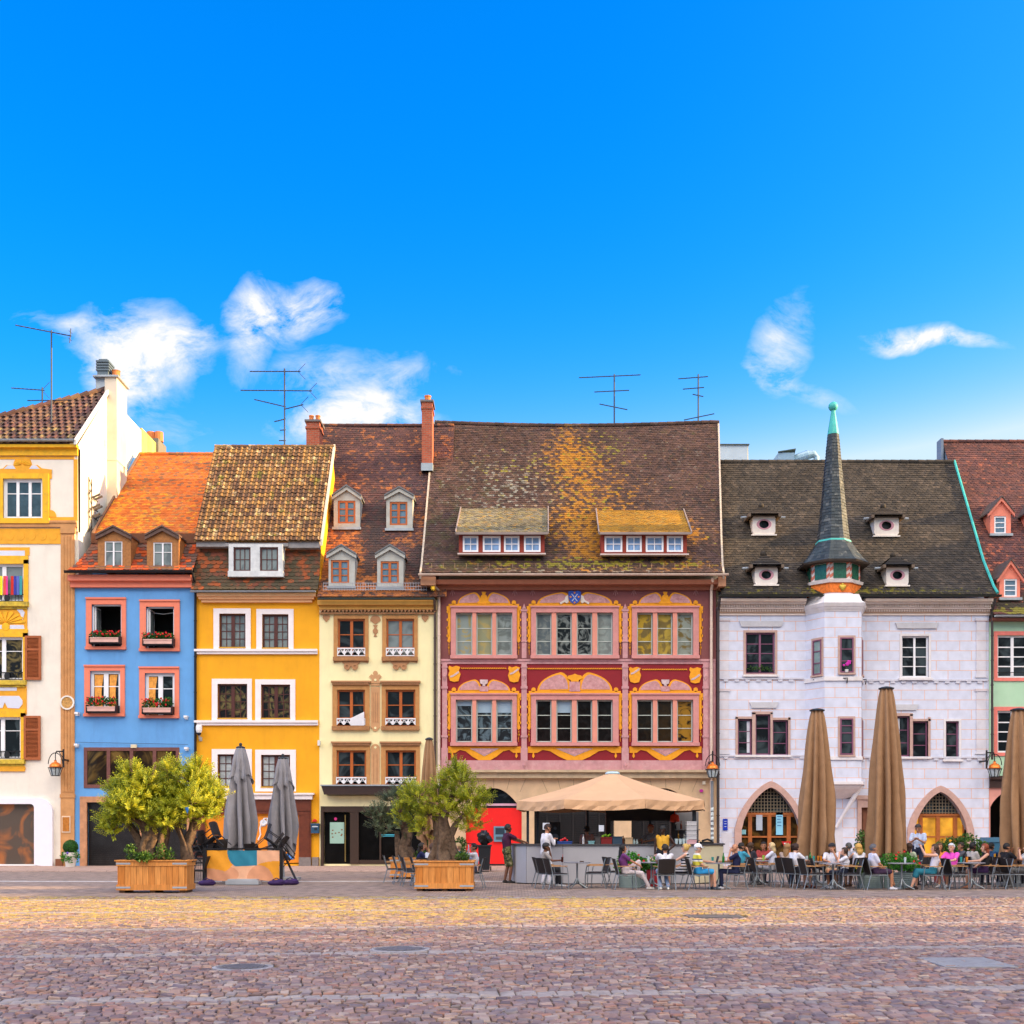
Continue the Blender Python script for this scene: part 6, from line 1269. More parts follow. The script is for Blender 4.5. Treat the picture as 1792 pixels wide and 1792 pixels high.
  q = MB(); q.pp([p for p in A if p[1] <= ya_]+[(b,ya_),(a,ya_)], D0+.3, D0+.33); ty = q.build('tympanum_glass', G_DARK, t)
  q = MB(); x = a+4
  tops = lambda x: min([p[1] for p in A if abs(p[0]-x) < 6] or [ya_])
  while x < b:
   yt = tops(x)+2
   if yt < ya_: q.pb(x-.5, x+.5, yt, ya_, D0+.27, D0+.3)
   x += 5.6
  y = yap+8
  while y < ya_:
   xs = [p[0] for p in A if p[1] <= y]
   if xs: q.pb(min(xs), max(xs), y-.5, y+.5, D0+.265, D0+.295)
   y += 5.6
  q.build('leading', mk('leading_ochre', (.22,.18,.12)), ty)
  q = MB(); q.pb(a, b, ya_, ya_+4, D0+.2, D0+.36)
  n = 4; st = (b-a)/n
  xs = [a, a+(b-a)*.17, a+(b-a)*.50, a+(b-a)*.83, b]
  for k, x in enumerate(xs): ww = 2.2 if k in (0,4) else 3.4; q.pb(max(a,x-ww), min(b,x+ww), ya_+4, 1518, D0+.22, D0+.36)
  q.pb(a, b, 1463, 1466, D0+.23, D0+.36); q.pb(a, b, 1498, 1518, D0+.24, D0+.36); q.pb(a, b, ya_+4, ya_+7, D0+.24, D0+.36)
  dr = q.build('door', wd, t)
  gm_ = glass('door_glass_dark', (.02,.013,.008), .2, 1.2, 1.5, (.10,.055,.015), .9)
  if lit:
   gm_ = bpy.data.materials.new('lit_door_glass'); gm_.use_nodes = True; nt = gm_.node_tree; bs = nt.nodes['Principled BSDF']; bs.inputs['Base Color'].default_value = (.3,.16,.02,1); bs.inputs['Roughness'].default_value = .1
   no = nt.nodes.new('ShaderNodeTexNoise'); no.inputs['Scale'].default_value = 1.6; no.inputs['Detail'].default_value = 3; tc = nt.nodes.new('ShaderNodeTexCoord'); nt.links.new(tc.outputs['Object'], no.inputs['Vector'])
   cr = nt.nodes.new('ShaderNodeValToRGB'); cr.color_ramp.elements[0].position = .36; cr.color_ramp.elements[0].color = (.10,.045,.004,1); cr.color_ramp.elements[1].position = .66; cr.color_ramp.elements[1].color = (.95,.42,.03,1)
   nt.links.new(no.outputs['Fac'], cr.inputs[0]); nt.links.new(cr.outputs[0], bs.inputs['Emission Color']); bs.inputs['Emission Strength'].default_value = .30
  q = MB(); q.pb(a+1, b-1, ya_+4, 1500, D0+.31, D0+.33); q.build('door_glass', gm_, dr)
  if not lit:
   q = MB(); q.pb(1325, 1336, 1426, 1453, D0+.2, D0+.22); q.build('notice', mk('grey_notice', (.36,.42,.50)), dr)
   q = MB(); q.pb(1360, 1372, 1422, 1461, D0+.2, D0+.22); nb = q.build('blue_notice', mk('pale_blue_notice', (.22,.55,.75)), dr)
   q = MB()
   for yy in (1428,1433,1438,1444): q.pb(1362, 1370-(yy % 3), yy, yy+1.4, D0+.19, D0+.2)
   q.build('notice_print', mk('print_blue', (.05,.15,.35)), nb)
   q = MB(); q.pb(1298, 1307, 1452, 1460, D0+.2, D0+.22); q.build('small_notice', mk('teal_notice', (.25,.55,.62)), dr)
 q = MB(); q.pb(1500, 1507, 1399, 1518, 49.93, D0+.2); q.pb(1531, 1538, 1399, 1518, 49.93, D0+.2); q.pb(1498, 1540, 1392, 1399, 49.88, D0+.2); q.pb(1507, 1531, 1399, 1413, 49.95, D0+.2); q.build('side_door_frame', tr, t)
 q = MB(); q.pb(1507, 1531, 1413, 1517, D0+.15, D0+.2); q.pb(1511, 1527, 1422, 1460, D0+.12, D0+.15); q.pb(1511, 1527, 1468, 1508, D0+.12, D0+.15); q.build('side_door', mk('dark_wood_door', (.16,.06,.03)), t)
 q = MB(); q.pb(1265, 1273, 1433, 1453, 49.95, D0); bp = q.build('blue_plaque', mk('blue_enamel', (.01,.04,.42), rough=.3), t)
 q = MB();
 for yy in (1437,1441,1446): q.pb(1267, 1271, yy, yy+1, 49.944, 49.952)
 q.build('plaque_print', mk('enamel_white', (.5,.55,.7)), bp)
 q = MB()
 for x0, x1, y0, y1 in ((1262,1281,1457,1473),(1265,1276,1473,1492),(1458,1475,1448,1490),(1281,1285,1452,1457)): q.pb(x0, x1, y0, y1, 49.985, D0)
 q.build_each('render_patch', mk('bare_patch', (.60,.60,.66), var=.08), t)
def leaf_mass(m, n, cen, rad, ls, rng, flat=False):
 for _ in range(n):
  while True:
   p = Vector((rng.uniform(-1,1), rng.uniform(-1,1), rng.uniform(-1,1)))
   if p.length < 1 and p.length > rng.random()*.75: break
  c = Vector(cen)+Vector((p.x*rad[0], p.y*rad[1], p.z*rad[2])); d = Vector((rng.gauss(0,1), rng.gauss(0,1), rng.gauss(.3,.8))).normalized(); w = d.orthogonal().normalized(); w.rotate(Matrix.Rotation(rng.uniform(0,6.28), 3, d)); l = ls*rng.uniform(.6,1.3); k = l*.28
  nb = d.cross(w)*k*.35
  m.add([c, c+d*l*.5+w*k+nb, c+d*l, c+d*l*.5-w*k+nb], [(0,1,2,3)], 0, rng.random())
LEAFS = {}
def leafmat(name, cols, transl=.35):
 if name in LEAFS: return LEAFS[name]
 m = bpy.data.materials.new(name); m.use_nodes = True; nt = m.node_tree; N = nt.nodes.new; L = nt.links.new; b = nt.nodes['Principled BSDF']; b.inputs['Roughness'].default_value = .5; b.inputs['Specular IOR Level'].default_value = .3
 at = N('ShaderNodeAttribute'); at.attribute_name = 'rnd'; cr = N('ShaderNodeValToRGB'); e = cr.color_ramp.elements
 for i in range(len(cols)-2): e.new((i+1)/(len(cols)-1))
 for i, c in enumerate(cols): e[i].position = i/(len(cols)-1); e[i].color = (*c, 1)
 L(at.outputs['Fac'], cr.inputs[0]); L(cr.outputs[0], b.inputs['Base Color'])
 t = N('ShaderNodeBsdfTranslucent'); L(cr.outputs[0], t.inputs['Color']); ms = N('ShaderNodeMixShader'); ms.inputs[0].default_value = transl
 L(b.outputs[0], ms.inputs[1]); L(t.outputs[0], ms.inputs[2]); L(ms.outputs[0], nt.nodes['Material Output'].inputs[0]); LEAFS[name] = m; return m
def sill_plants(t, px0, px1, py, n):
 rng = random.Random(px0); m = MB()
 for k in range(n): leaf_mass(m, 14, (fx(px0+(px1-px0)*(k+.5)/n), D0+.02, fz(py-5-rng.uniform(0,4))), (.07,.06,.10), .07, rng)
 m.build('sill_plant', leafmat('sill_leaf', [(.02,.06,.01),(.05,.14,.02),(.10,.20,.03)]), t, attr=True)
# ------------------------------------------------------------------ pale green house (right edge)
def house_green():
 t = thing('pale_green_townhouse', 'pale green house at the right edge with coral window surrounds and coral gabled dormers', 'house', (fx(1790), D0, 0))
 wm = mk('pale_green_render', (.40,.62,.42), var=.06, vs=1.5, bump=.1, bs=30, dirt=(.50,.66,.50), dirt_amt=.4, streak=True); co = mk('coral_stone', (.74,.20,.16), var=.1, vs=5); wp = MATS['white_window_paint']
 W = [(1745,1800,1112,1186),(1745,1800,1244,1317),(1865,1920,1112,1186),(1865,1920,1244,1317)]
 m = MB(); facade(m, 1730.5, 1990, 1083, 1360, W); xa, xb = fx(1731), fx(1990)
 prof = [(49.5,fz(1079)),(50.0,fz(1079)+.5),(51.4,fz(1079)+2.2),(58,20.8)]
 xprism(m, [(D0+.25,3.6),(D0+.25,fz(1083)),(65,fz(1083)),(65,3.6)], xa, xb); xprism(m, [(D0+.3,fz(1083)),(51.5,12.6),(58,20.65),(65,fz(1083))], xa+1.0, xb); m.build('wall', wm, t)
 for i, w in enumerate(W):
  grid_window(t, *w, wp, G_DARK, 2, 1, (.25,.5,.75), 3.2, 5, 2, dep=.08); surround(t, *w, w[0]-6, w[1]+6, w[2]-7, w[3]+6, co, .05)
  if i % 2 == 0:
   q = MB(); q.tube([(fx(w[0]),D0-.02,fz(w[3]-9)),(fx(w[1]),D0-.02,fz(w[3]-9))], .015, 6); q.build('window_rail', BLACKM, t)
 m = MB(); xk = lambda d: 20.3+.0*d
 rm = tile_mat('beaver_rust', [(.075,.034,.034),(.11,.045,.038),(.06,.032,.034),(.15,.055,.04),(.095,.044,.044),(.17,.065,.045)], [((.045,.04,.028),.74,.12,[(0,11.2,9,.7,.4)],1.8,.2),((.34,.10,.055),.92,.08,[(-2,13,4,3.5,.22)],2.6,.4),((.20,.18,.03),1.0,.1,[(0,10.9,9,.5,.5)],4,.4)], amb=.28)
 tiles(m, prof, lambda q: fx(1731)+.95*q, lambda q: fx(1990)+.4, .19, .165, .024, seed=51); ridge_caps(m, 21.25, fx(1990)+.4, 58, 20.82, .11, .42); m.build('roof', rm, t, attr=True)
 m = MB(); m.box(21.1, 21.22, 57.6, 58.2, 19.0, 20.85); m.build('gable_board', mk('grey_board', (.17,.22,.28)), t); m = MB(); xprism(m, [(D0+.3,fz(1083)+.1),(51.4,12.7),(58,20.7),(65,11)], xa+.95, xa+.995); m.build('gable_cladding', mk('grey_board', ()), t)
 gutter(t, fx(1731), fx(1990), 49.4, fz(1081), ZINC, .08)
 m = MB(); m.pb(1731, 1990, 1083, 1088, 49.7, D0); m.build('eaves_board', mk('brown_eaves', (.18,.06,.04)), t)
 cor = mk('coral_dormer', (.78,.24,.16), var=.08, vs=5); tr = rm
 gp = glass('pane_sky', (.10,.15,.19))
 for (a, b, ye, ya, yb, w) in ((1733,1769,893,871,935,(1740,1761,903,934)),(1749,1785,1007,981,1047,(1757,1780,1013,1044)),(1800,1836,893,871,935,(1807,1829,903,934))):
  d = depth_on(prof, yb)-.15; o = gable_dormer(t, a, b, ye, ya, yb, d, depth_on(prof, ya)+.2, cor, cor, mk('dark_dormer_tile', (.10,.07,.06), var=.3, vs=8), w, wp, gp, 5, 1, 1, (.33,.67), 2.6, sillm=ZINC)
 # arcade
 m = MB()
 A = [(1733,1518),(1733,1412)]+[(1733+(1800-1733)*k/14, 1412-27*math.sin(math.pi*k/14)**.8) for k in range(1,14)]+[(1800,1412),(1800,1518)]
 m.pp([(1730.5,1379),(1990,1379),(1990,1518)]+A[::-1]+[(1730.5,1518)], D0, D0+.4); m.build('arcade_wall', mk('salmon_arcade', (.66,.30,.24), var=.1, vs=3, bump=.15), t)
 m = MB(); m.pb(1731, 1990, 1358, 1364, 49.8, D0+.2); m.pb(1731, 1990, 1364, 1379, 49.92, D0+.2); m.build('shop_lintel', mk('dark_brown_lintel', (.05,.025,.02), rough=.5), t)
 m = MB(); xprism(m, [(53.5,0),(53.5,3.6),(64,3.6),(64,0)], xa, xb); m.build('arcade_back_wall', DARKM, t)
# ------------------------------------------------------------------ roof plant behind the white house, off-frame houses round the square
def rooftop_and_square():
 m = MB(); mt = mk('pale_metal_cladding', (.42,.50,.55), rough=.5, var=.06); yl = mk('sunny_render', (.72,.62,.45), var=.08)
 t = thing('rooftop_plant_room', 'plain pale grey plant room rising behind the ridge next to the dark red house', 'roof structure', (11.5, 66, 0))
 d = 66; g = lambda p: (p-896)*d/F; h = lambda p: EYE+(HOR-p)*d/F
 xprism(m, [(66,10),(66,h(779)),(72,h(779)-1.2),(72,10)], g(1255), g(1308)); m.build('wall', mt, t)
 q = MB(); xprism(q, [(66.02,10),(66.02,h(779)-.05),(72,h(779)-1.3),(72,10)], g(1308), g(1308)+.06); q.build('end_wall', yl, t)
 q = MB(); q.box(g(1254), g(1308)+.1, 65.9, 66.3, h(779), h(777.5)); q.build('roof_edge', mk('dark_edge', (.08,.1,.09)), t)
 t = thing('rooftop_air_unit', 'blue grey ventilation unit with a curved duct behind the ridge left of the spire', 'air unit', (16, 66, 0))
 m = MB(); m.box(g(1362), g(1390), 66, 69, 12, h(792)); m.box(g(1404), g(1434), 66.6, 68, 12, h(804)); m.build('housing', mk('blue_grey_metal', (.20,.32,.42), rough=.5, var=.1), t)
 q = MB(); q.add([(g(1361),65.9,h(792)),(g(1392),65.9,h(787)),(g(1407),69,h(790)),(g(1378),69,h(796))]+[(g(1361),65.9,h(790.6)),(g(1392),65.9,h(785.6)),(g(1407),69,h(788.6)),(g(1378),69,h(794.6))], [(3,2,1,0),(4,5,6,7),(0,1,5,4),(1,2,6,5),(2,3,7,6),(3,0,4,7)]); q.build('sloping_lid', mk('dark_lid', (.07,.10,.09)), t)
 q = MB(); q.tube([(g(1390),66.5,h(801)),(g(1402),66.4,h(797)),(g(1416),66.3,h(793)),(g(1426),66.3,h(792)),(g(1431),66.3,h(797)),(g(1431),66.3,h(812))], [.22,.26,.26,.22,.16,.14], 12); q.build('duct', mk('duct_metal', (.28,.42,.50), rough=.4, metal=.3), t)
 # houses and church beyond the right edge of the picture that close the square and shade it
 def block(name, label, x0, x1, y0, y1, ze, zr, wm, rm, wins, along='y', cat='house'):
  t = thing(name, label, cat, ((x0+x1)/2, (y0+y1)/2, 0)); m = MB()
  if along == 'y':
   xm = (x0+x1)/2; m.prism([(x0,0),(x1,0),(x1,ze),(xm,zr),(x0,ze)], y0, y1)
  else: ym = (y0+y1)/2; xprism(m, [(y0,0),(y1,0),(y1,ze),(ym,zr),(y0,ze)], x0, x1)
  m.build('wall', wm, t); r = MB()
  if along == 'y':
   for s_, xe in ((-1,x0-.4),(1,x1+.4)): r.add([(xm,y0-.3,zr+.1),(xm,y1+.3,zr+.1),(xe,y1+.3,ze-.3),(xe,y0-.3,ze-.3)]+[(xm,y0-.3,zr+.3),(xm,y1+.3,zr+.3),(xe,y1+.3,ze-.1),(xe,y0-.3,ze-.1)], [(0,1,2,3),(7,6,5,4),(0,4,5,1),(1,5,6,2),(2,6,7,3),(3,7,4,0)])
  else:
   for s_, ye in ((-1,y0-.4),(1,y1+.4)): r.add([(x0-.3,ym,zr+.1),(x1+.3,ym,zr+.1),(x1+.3,ye,ze-.3),(x0-.3,ye,ze-.3)]+[(x0-.3,ym,zr+.3),(x1+.3,ym,zr+.3),(x1+.3,ye,ze-.1),(x0-.3,ye,ze-.1)], [(0,1,2,3),(7,6,5,4),(0,4,5,1),(1,5,6,2),(2,6,7,3),(3,7,4,0)])
  r.build('roof', rm, t)
  for (kind, a, b, z0, z1) in wins:     # on the side that faces the square
   w = MB(); p = MB()
   if kind == 'x': w.box(x0-.06, x0+.02, a, b, z0, z1); p.box(x0-.08, x0-.05, a+.12, b-.12, z0+.12, z1-.12)
   else: w.box(a, b, y1-.02, y1+.06, z0, z1); p.box(a+.12, b-.12, y1+.05, y1+.08, z0+.12, z1-.12)
   wo = w.build('window', WHITEP, t); p.build('pane', G_DARK, wo)
  return t
 rf = mk('far_roof_tile', (.22,.08,.05), var=.3, vs=3); c1 = mk('far_render_cream', (.72,.60,.40), var=.08); c2 = mk('far_render_rose', (.60,.30,.22), var=.08); st = mk('church_stone', (.45,.30,.24), var=.15, vs=1)
 W = lambda a0, n, st_, zs: [('x', a0+k*st_, a0+k*st_+1.2, z, z+1.9) for k in range(n) for z in zs]
 block('corner_house', 'cream corner house closing the right side of the square', 44, 56, 33.8, 62, 18.5, 22.5, c1, rf, W(30.5, 10, 3, (4.5,8,11.5,14.5)))
 block('added_shade_block', 'unseen lower block added beside the corner house to shade the square', 44, 56, 27.5, 33.7, 15.5, 15.6, c1, rf, W(28.6, 2, 2.6, (4.5,8,11.5)))  # invented block out of view, shaped to shade the terrace ground
 c = block('stone_church', 'tall red stone church on the near right side of the square', 40, 58, -40, 17.0, 19, 30, st, rf, [('x', -34+k*6, -32.2+k*6, 5, 14) for k in range(9)], cat='church')
 rg = random.Random(77)
 for i, (tx, ty) in enumerate(((33.5,18.6),(37.8,19.2))):  # trees invented out of view to break up the edge of the sunlight
  tt = thing('added_shade_tree', ('unseen tree added by the church to dapple the sunlit strip','second unseen tree added by the church to dapple the sunlight')[i], 'tree', (tx,ty,0), 'unseen trees added to dapple the sunlight'); m = MB(); m.tube([(tx,ty,0),(tx+.1,ty,3),(tx,ty+.1,7),(tx,ty,11)], [.32,.26,.18,.06], 10)
  for k in range(7): a = R(51*k); m.tube([(tx,ty,4.5+k),(tx+1.1*math.cos(a),ty+.8*math.sin(a),6+k)], [.09,.03], 6)
  m.build('trunk', mk('shade_tree_bark', (.22,.19,.14), var=.4, vs=5), tt); m = MB(); leaf_mass(m, 520, (tx,ty-.6,9.5), (1.9,1.1,5.2), .36, rg); m.build('crown', leafmat('shade_tree_leaf', [(.03,.07,.01),(.06,.13,.02),(.10,.17,.03)], .3), tt, attr=True)
 WY = lambda a0, n, st_, zs: [('y', a0+k*st_, a0+k*st_+1.3, z, z+2) for k in range(n) for z in zs]
 block('far_house', 'rose house on the opposite side of the square', -46, -16, -42, -30, 9.5, 14, c2, rf, WY(-44, 9, 3.1, (1.2,5)), 'x')
 block('far_house', 'cream house on the opposite side of the square', -14, 10, -44, -30, 10.5, 15.5, c1, rf, WY(-12, 7, 3.2, (1.2,5,8)), 'x')
 block('far_house', 'ochre house on the opposite side of the square', 12, 34, -42, -30, 9, 13.5, mk('far_render_ochre', (.70,.42,.12), var=.08), rf, WY(14, 6, 3.2, (1.2,5)), 'x')
# ------------------------------------------------------------------ street furniture
ALU = mk('grey_tube', (.23,.26,.28), rough=.4, var=.1, metal=.5)
def X_at(px, d): return (px-896)*d/F
def planter(label, px0, px1, d, h, dep, group='wooden planters with olive trees'):
 x0, x1 = X_at(px0,d), X_at(px1,d); t = thing('wooden_planter', label, 'planter', ((x0+x1)/2, d+dep/2, 0), group)
 wd = tile_like_wood(); m = MB(); rng = random.Random(px0); n = max(6, round((x1-x0)/.165)); w = (x1-x0-.12)/n
 for k in range(n):
  for yy in (d+.02, d+dep-.06): m.box(x0+.06+k*w+.004, x0+.06+(k+1)*w-.004, yy, yy+.04, .10+.12, h-.13, 0, rng.random())
 nn = max(4, round(dep/.165)); w2 = (dep-.1)/nn
 for k in range(nn):
  for xx in (x0+.02, x1-.06): m.box(xx, xx+.04, d+.05+k*w2+.004, d+.05+(k+1)*w2-.004, .22, h-.13, 0, rng.random())
 m.build('plank', wd, t, attr=True)['kind'] = 'stuff'
 m = MB()
 for z0, z1 in ((.10,.24),(h-.15,h-.03)):
  a = rng.random()*.4+.5; m.box(x0, x1, d, d+.05, z0, z1, 0, a); m.box(x0, x1, d+dep-.05, d+dep, z0, z1, 0, a); m.box(x0, x0+.05, d+.05, d+dep-.05, z0, z1, 0, a); m.box(x1-.05, x1, d+.05, d+dep-.05, z0, z1, 0, a)
 m.build('rail', wd, t, attr=True)
 m = MB(); m.box(x0-.03, x1+.03, d-.03, d+.09, h-.03, h, 0, .8); m.box(x0-.03, x1+.03, d+dep-.09, d+dep+.03, h-.03, h, 0, .8); m.box(x0-.03, x0+.09, d+.09, d+dep-.09, h-.03, h, 0, .8); m.box(x1-.09, x1+.03, d+.09, d+dep-.09, h-.03, h, 0, .8); m.build('rim', wd, t, attr=True)
 for xx in (x0, x1):
  for z in (.17, h-.09):
   q = MB(); s_ = 1 if xx == x0 else -1; q.box(min(xx,xx+s_*.36), max(xx,xx+s_*.36), d-.008, d-.001, z-.022, z+.022); q.build('metal_strap', mk('galvanised_strap', (.42,.46,.50), rough=.45, metal=.5, var=.1), t)
 for xx in (x0+.06, (x0+x1)/2-.06, x1-.2):
  q = MB(); q.box(xx, xx+.14, d+.06, d+dep-.06, 0, .10); q.build('skid', mk('dark_skid', (.12,.06,.03)), t)
 m = MB(); nx, ny = 16, 8; vs = []
 for j in range(ny+1):
  for i in range(nx+1): u, v = i/nx, j/ny; vs.append((x0+.05+(x1-x0-.1)*u, d+.05+(dep-.1)*v, h-.08+.12*math.sin(math.pi*u)*math.sin(math.pi*v)+rng.uniform(-.012,.012)))
 m.add(vs, [(j*(nx+1)+i,j*(nx+1)+i+1,(j+1)*(nx+1)+i+1,(j+1)*(nx+1)+i) for j in range(ny) for i in range(nx)]); m.build('soil', mk('red_brown_mulch', (.16,.065,.03), var=.5, vs=25, bump=.6, bs=40), t)
 return (x0+x1)/2, d+dep/2, h
_W = []
def tile_like_wood():
 if _W: return _W[0]
 m = mk('larch_wood', (.46,.19,.055), rough=.65, var=.1); nt = m.node_tree; N = nt.nodes.new; L = nt.links.new; b = nt.nodes['Principled BSDF']
 at = N('ShaderNodeAttribute'); at.attribute_name = 'rnd'; cr = N('ShaderNodeValToRGB'); e = cr.color_ramp.elements; e[0].color = (.50,.165,.02,1); e[1].color = (.68,.29,.07,1); L(at.outputs['Fac'], cr.inputs[0])
 tc = N('ShaderNodeTexCoord'); mp = N('ShaderNodeMapping'); mp.inputs['Scale'].default_value = (14,14,1.5); L(tc.outputs['Object'], mp.inputs[0]); no = N('ShaderNodeTexNoise'); no.inputs['Scale'].default_value = 2; no.inputs['Detail'].default_value = 8; L(mp.outputs[0], no.inputs['Vector'])
 mr = N('ShaderNodeMapRange'); mr.inputs[1].default_value = .3; mr.inputs[2].default_value = .7; mr.inputs[3].default_value = .75; mr.inputs[4].default_value = 1.2; L(no.outputs['Fac'], mr.inputs[0]); vm = N('ShaderNodeVectorMath'); vm.operation = 'SCALE'; L(cr.outputs[0], vm.inputs[0]); L(mr.outputs[0], vm.inputs['Scale']); L(vm.outputs[0], b.inputs['Base Color']); _W.append(m); return m
def gnarl(m, pts, rad, n=14, seed=1, twist=1.0, amp=.34):
 """fluted, twisting trunk"""
 pts = [Vector(p) for p in pts]; out = []; rs = []; sub = 7
 for i in range(len(pts)-1):
  for k in range(sub): q = k/sub; out.append(pts[i].lerp(pts[i+1], q)); rs.append(rad[i]+(rad[i+1]-rad[i])*q)
 out.append(pts[-1]); rs.append(rad[-1]); vs = []; N_ = len(out)
 for i, p in enumerate(out):
  t = (out[min(i+1,N_-1)]-out[max(i-1,0)]).normalized(); a = Vector((1,0,0)); a = (a-t*a.dot(t)).normalized(); b = t.cross(a)
  for k in range(n):
   q = 2*math.pi*k/n; nz = mnoise.noise(Vector((math.cos(q)*1.7+seed, math.sin(q)*1.7, p.z*2.2)))
   r = rs[i]*(1+amp*math.sin(3*q+p.z*3*twist+seed)+amp*.6*math.sin(5*q-p.z*4+seed*2)+amp*1.2*nz); vs.append(p+a*math.cos(q)*r+b*math.sin(q)*r)
 fs = [(i*n+k, i*n+(k+1)%n, (i+1)*n+(k+1)%n, (i+1)*n+k) for i in range(N_-1) for k in range(n)]+[tuple((N_-1)*n+k for k in range(n))]
 m.add(vs, fs)
def olive(label, base, trunks, branches, clusters, leaf, nleaf, seed, group='olive trees in wooden planters', ls=.085):
 rng = random.Random(seed); t = thing('olive_tree', label, 'tree', base, group); m = MB(); B = Vector(base)
 for i, (pts, rad) in enumerate(trunks): gnarl(m, [B+Vector(p) for p in pts], rad, 14, seed+i)
 m.build('trunk', mk('olive_bark', (.13,.085,.055), rough=.95, var=.45, vs=9, bump=1.0, bs=18, dirt=(.03,.022,.018), dirt_amt=.95, dirt_scale=8), t, smooth=True)
 m = MB()
 for pts, r in branches:
  p = [B+Vector(q) for q in pts]; m.tube(p, [r*(1-.75*i/(len(p)-1)) for i in range(len(p))], 7)
 for cx, cy, cz, r in clusters:      # twigs inside each clump
  for _ in range(5):
   d = Vector((rng.gauss(0,1), rng.gauss(0,1), rng.gauss(.5,.7))).normalized(); c = B+Vector((cx,cy,cz)); m.tube([c-d*r*.3, c+d*r*.5, c+d*r*1.05+Vector((0,0,rng.uniform(0,.08)))], [.014,.009,.003], 5)
 m.build('branch', MATS['olive_bark'], t)
 m = MB()
 for cx, cy, cz, r in clusters:
  c = B+Vector((cx,cy,cz)); k = int(nleaf*(r/.35)**2)
  for _ in range(int(k*.05)):      # sprigs: leaves in pairs along a short shoot
   d = Vector((rng.gauss(0,1), rng.gauss(0,1), rng.gauss(.25,.8))).normalized(); st = c+d*r*rng.uniform(.25,.85); up = (d+Vector((0,0,rng.uniform(.2,1.2)))).normalized(); Ln = rng.uniform(.14,.32)
   sd_ = up.orthogonal().normalized(); sd_.rotate(Matrix.Rotation(rng.uniform(0,6.28), 3, up)); shade = rng.random()
   for j in range(10):
    p = st+up*Ln*j/9; s2 = sd_.copy(); s2.rotate(Matrix.Rotation(j*1.6, 3, up))
    for sg in (-1,1):
     dd = (up*.7+s2*sg).normalized(); l = ls*rng.uniform(.7,1.15); w = dd.cross(up).normalized()*l*.17; nb = dd.cross(w)*.2
     m.add([p, p+dd*l*.5+w+nb, p+dd*l, p+dd*l*.5-w+nb], [(0,1,2,3)], 0, min(1,max(0,shade*.7+rng.random()*.3)))
 m.build('foliage', leaf, t, attr=True)
 return t
def crown(rng, n, cx, cy, cz, rx, ry, rz, r0, r1):
 out = []
 while len(out) < n:
  p = Vector((rng.uniform(-1,1), rng.uniform(-1,1), rng.uniform(-1,1)))
  if .45 < p.length < 1: out.append((cx+p.x*rx, cy+p.y*ry, cz+p.z*rz, rng.uniform(r0,r1)))
 return out
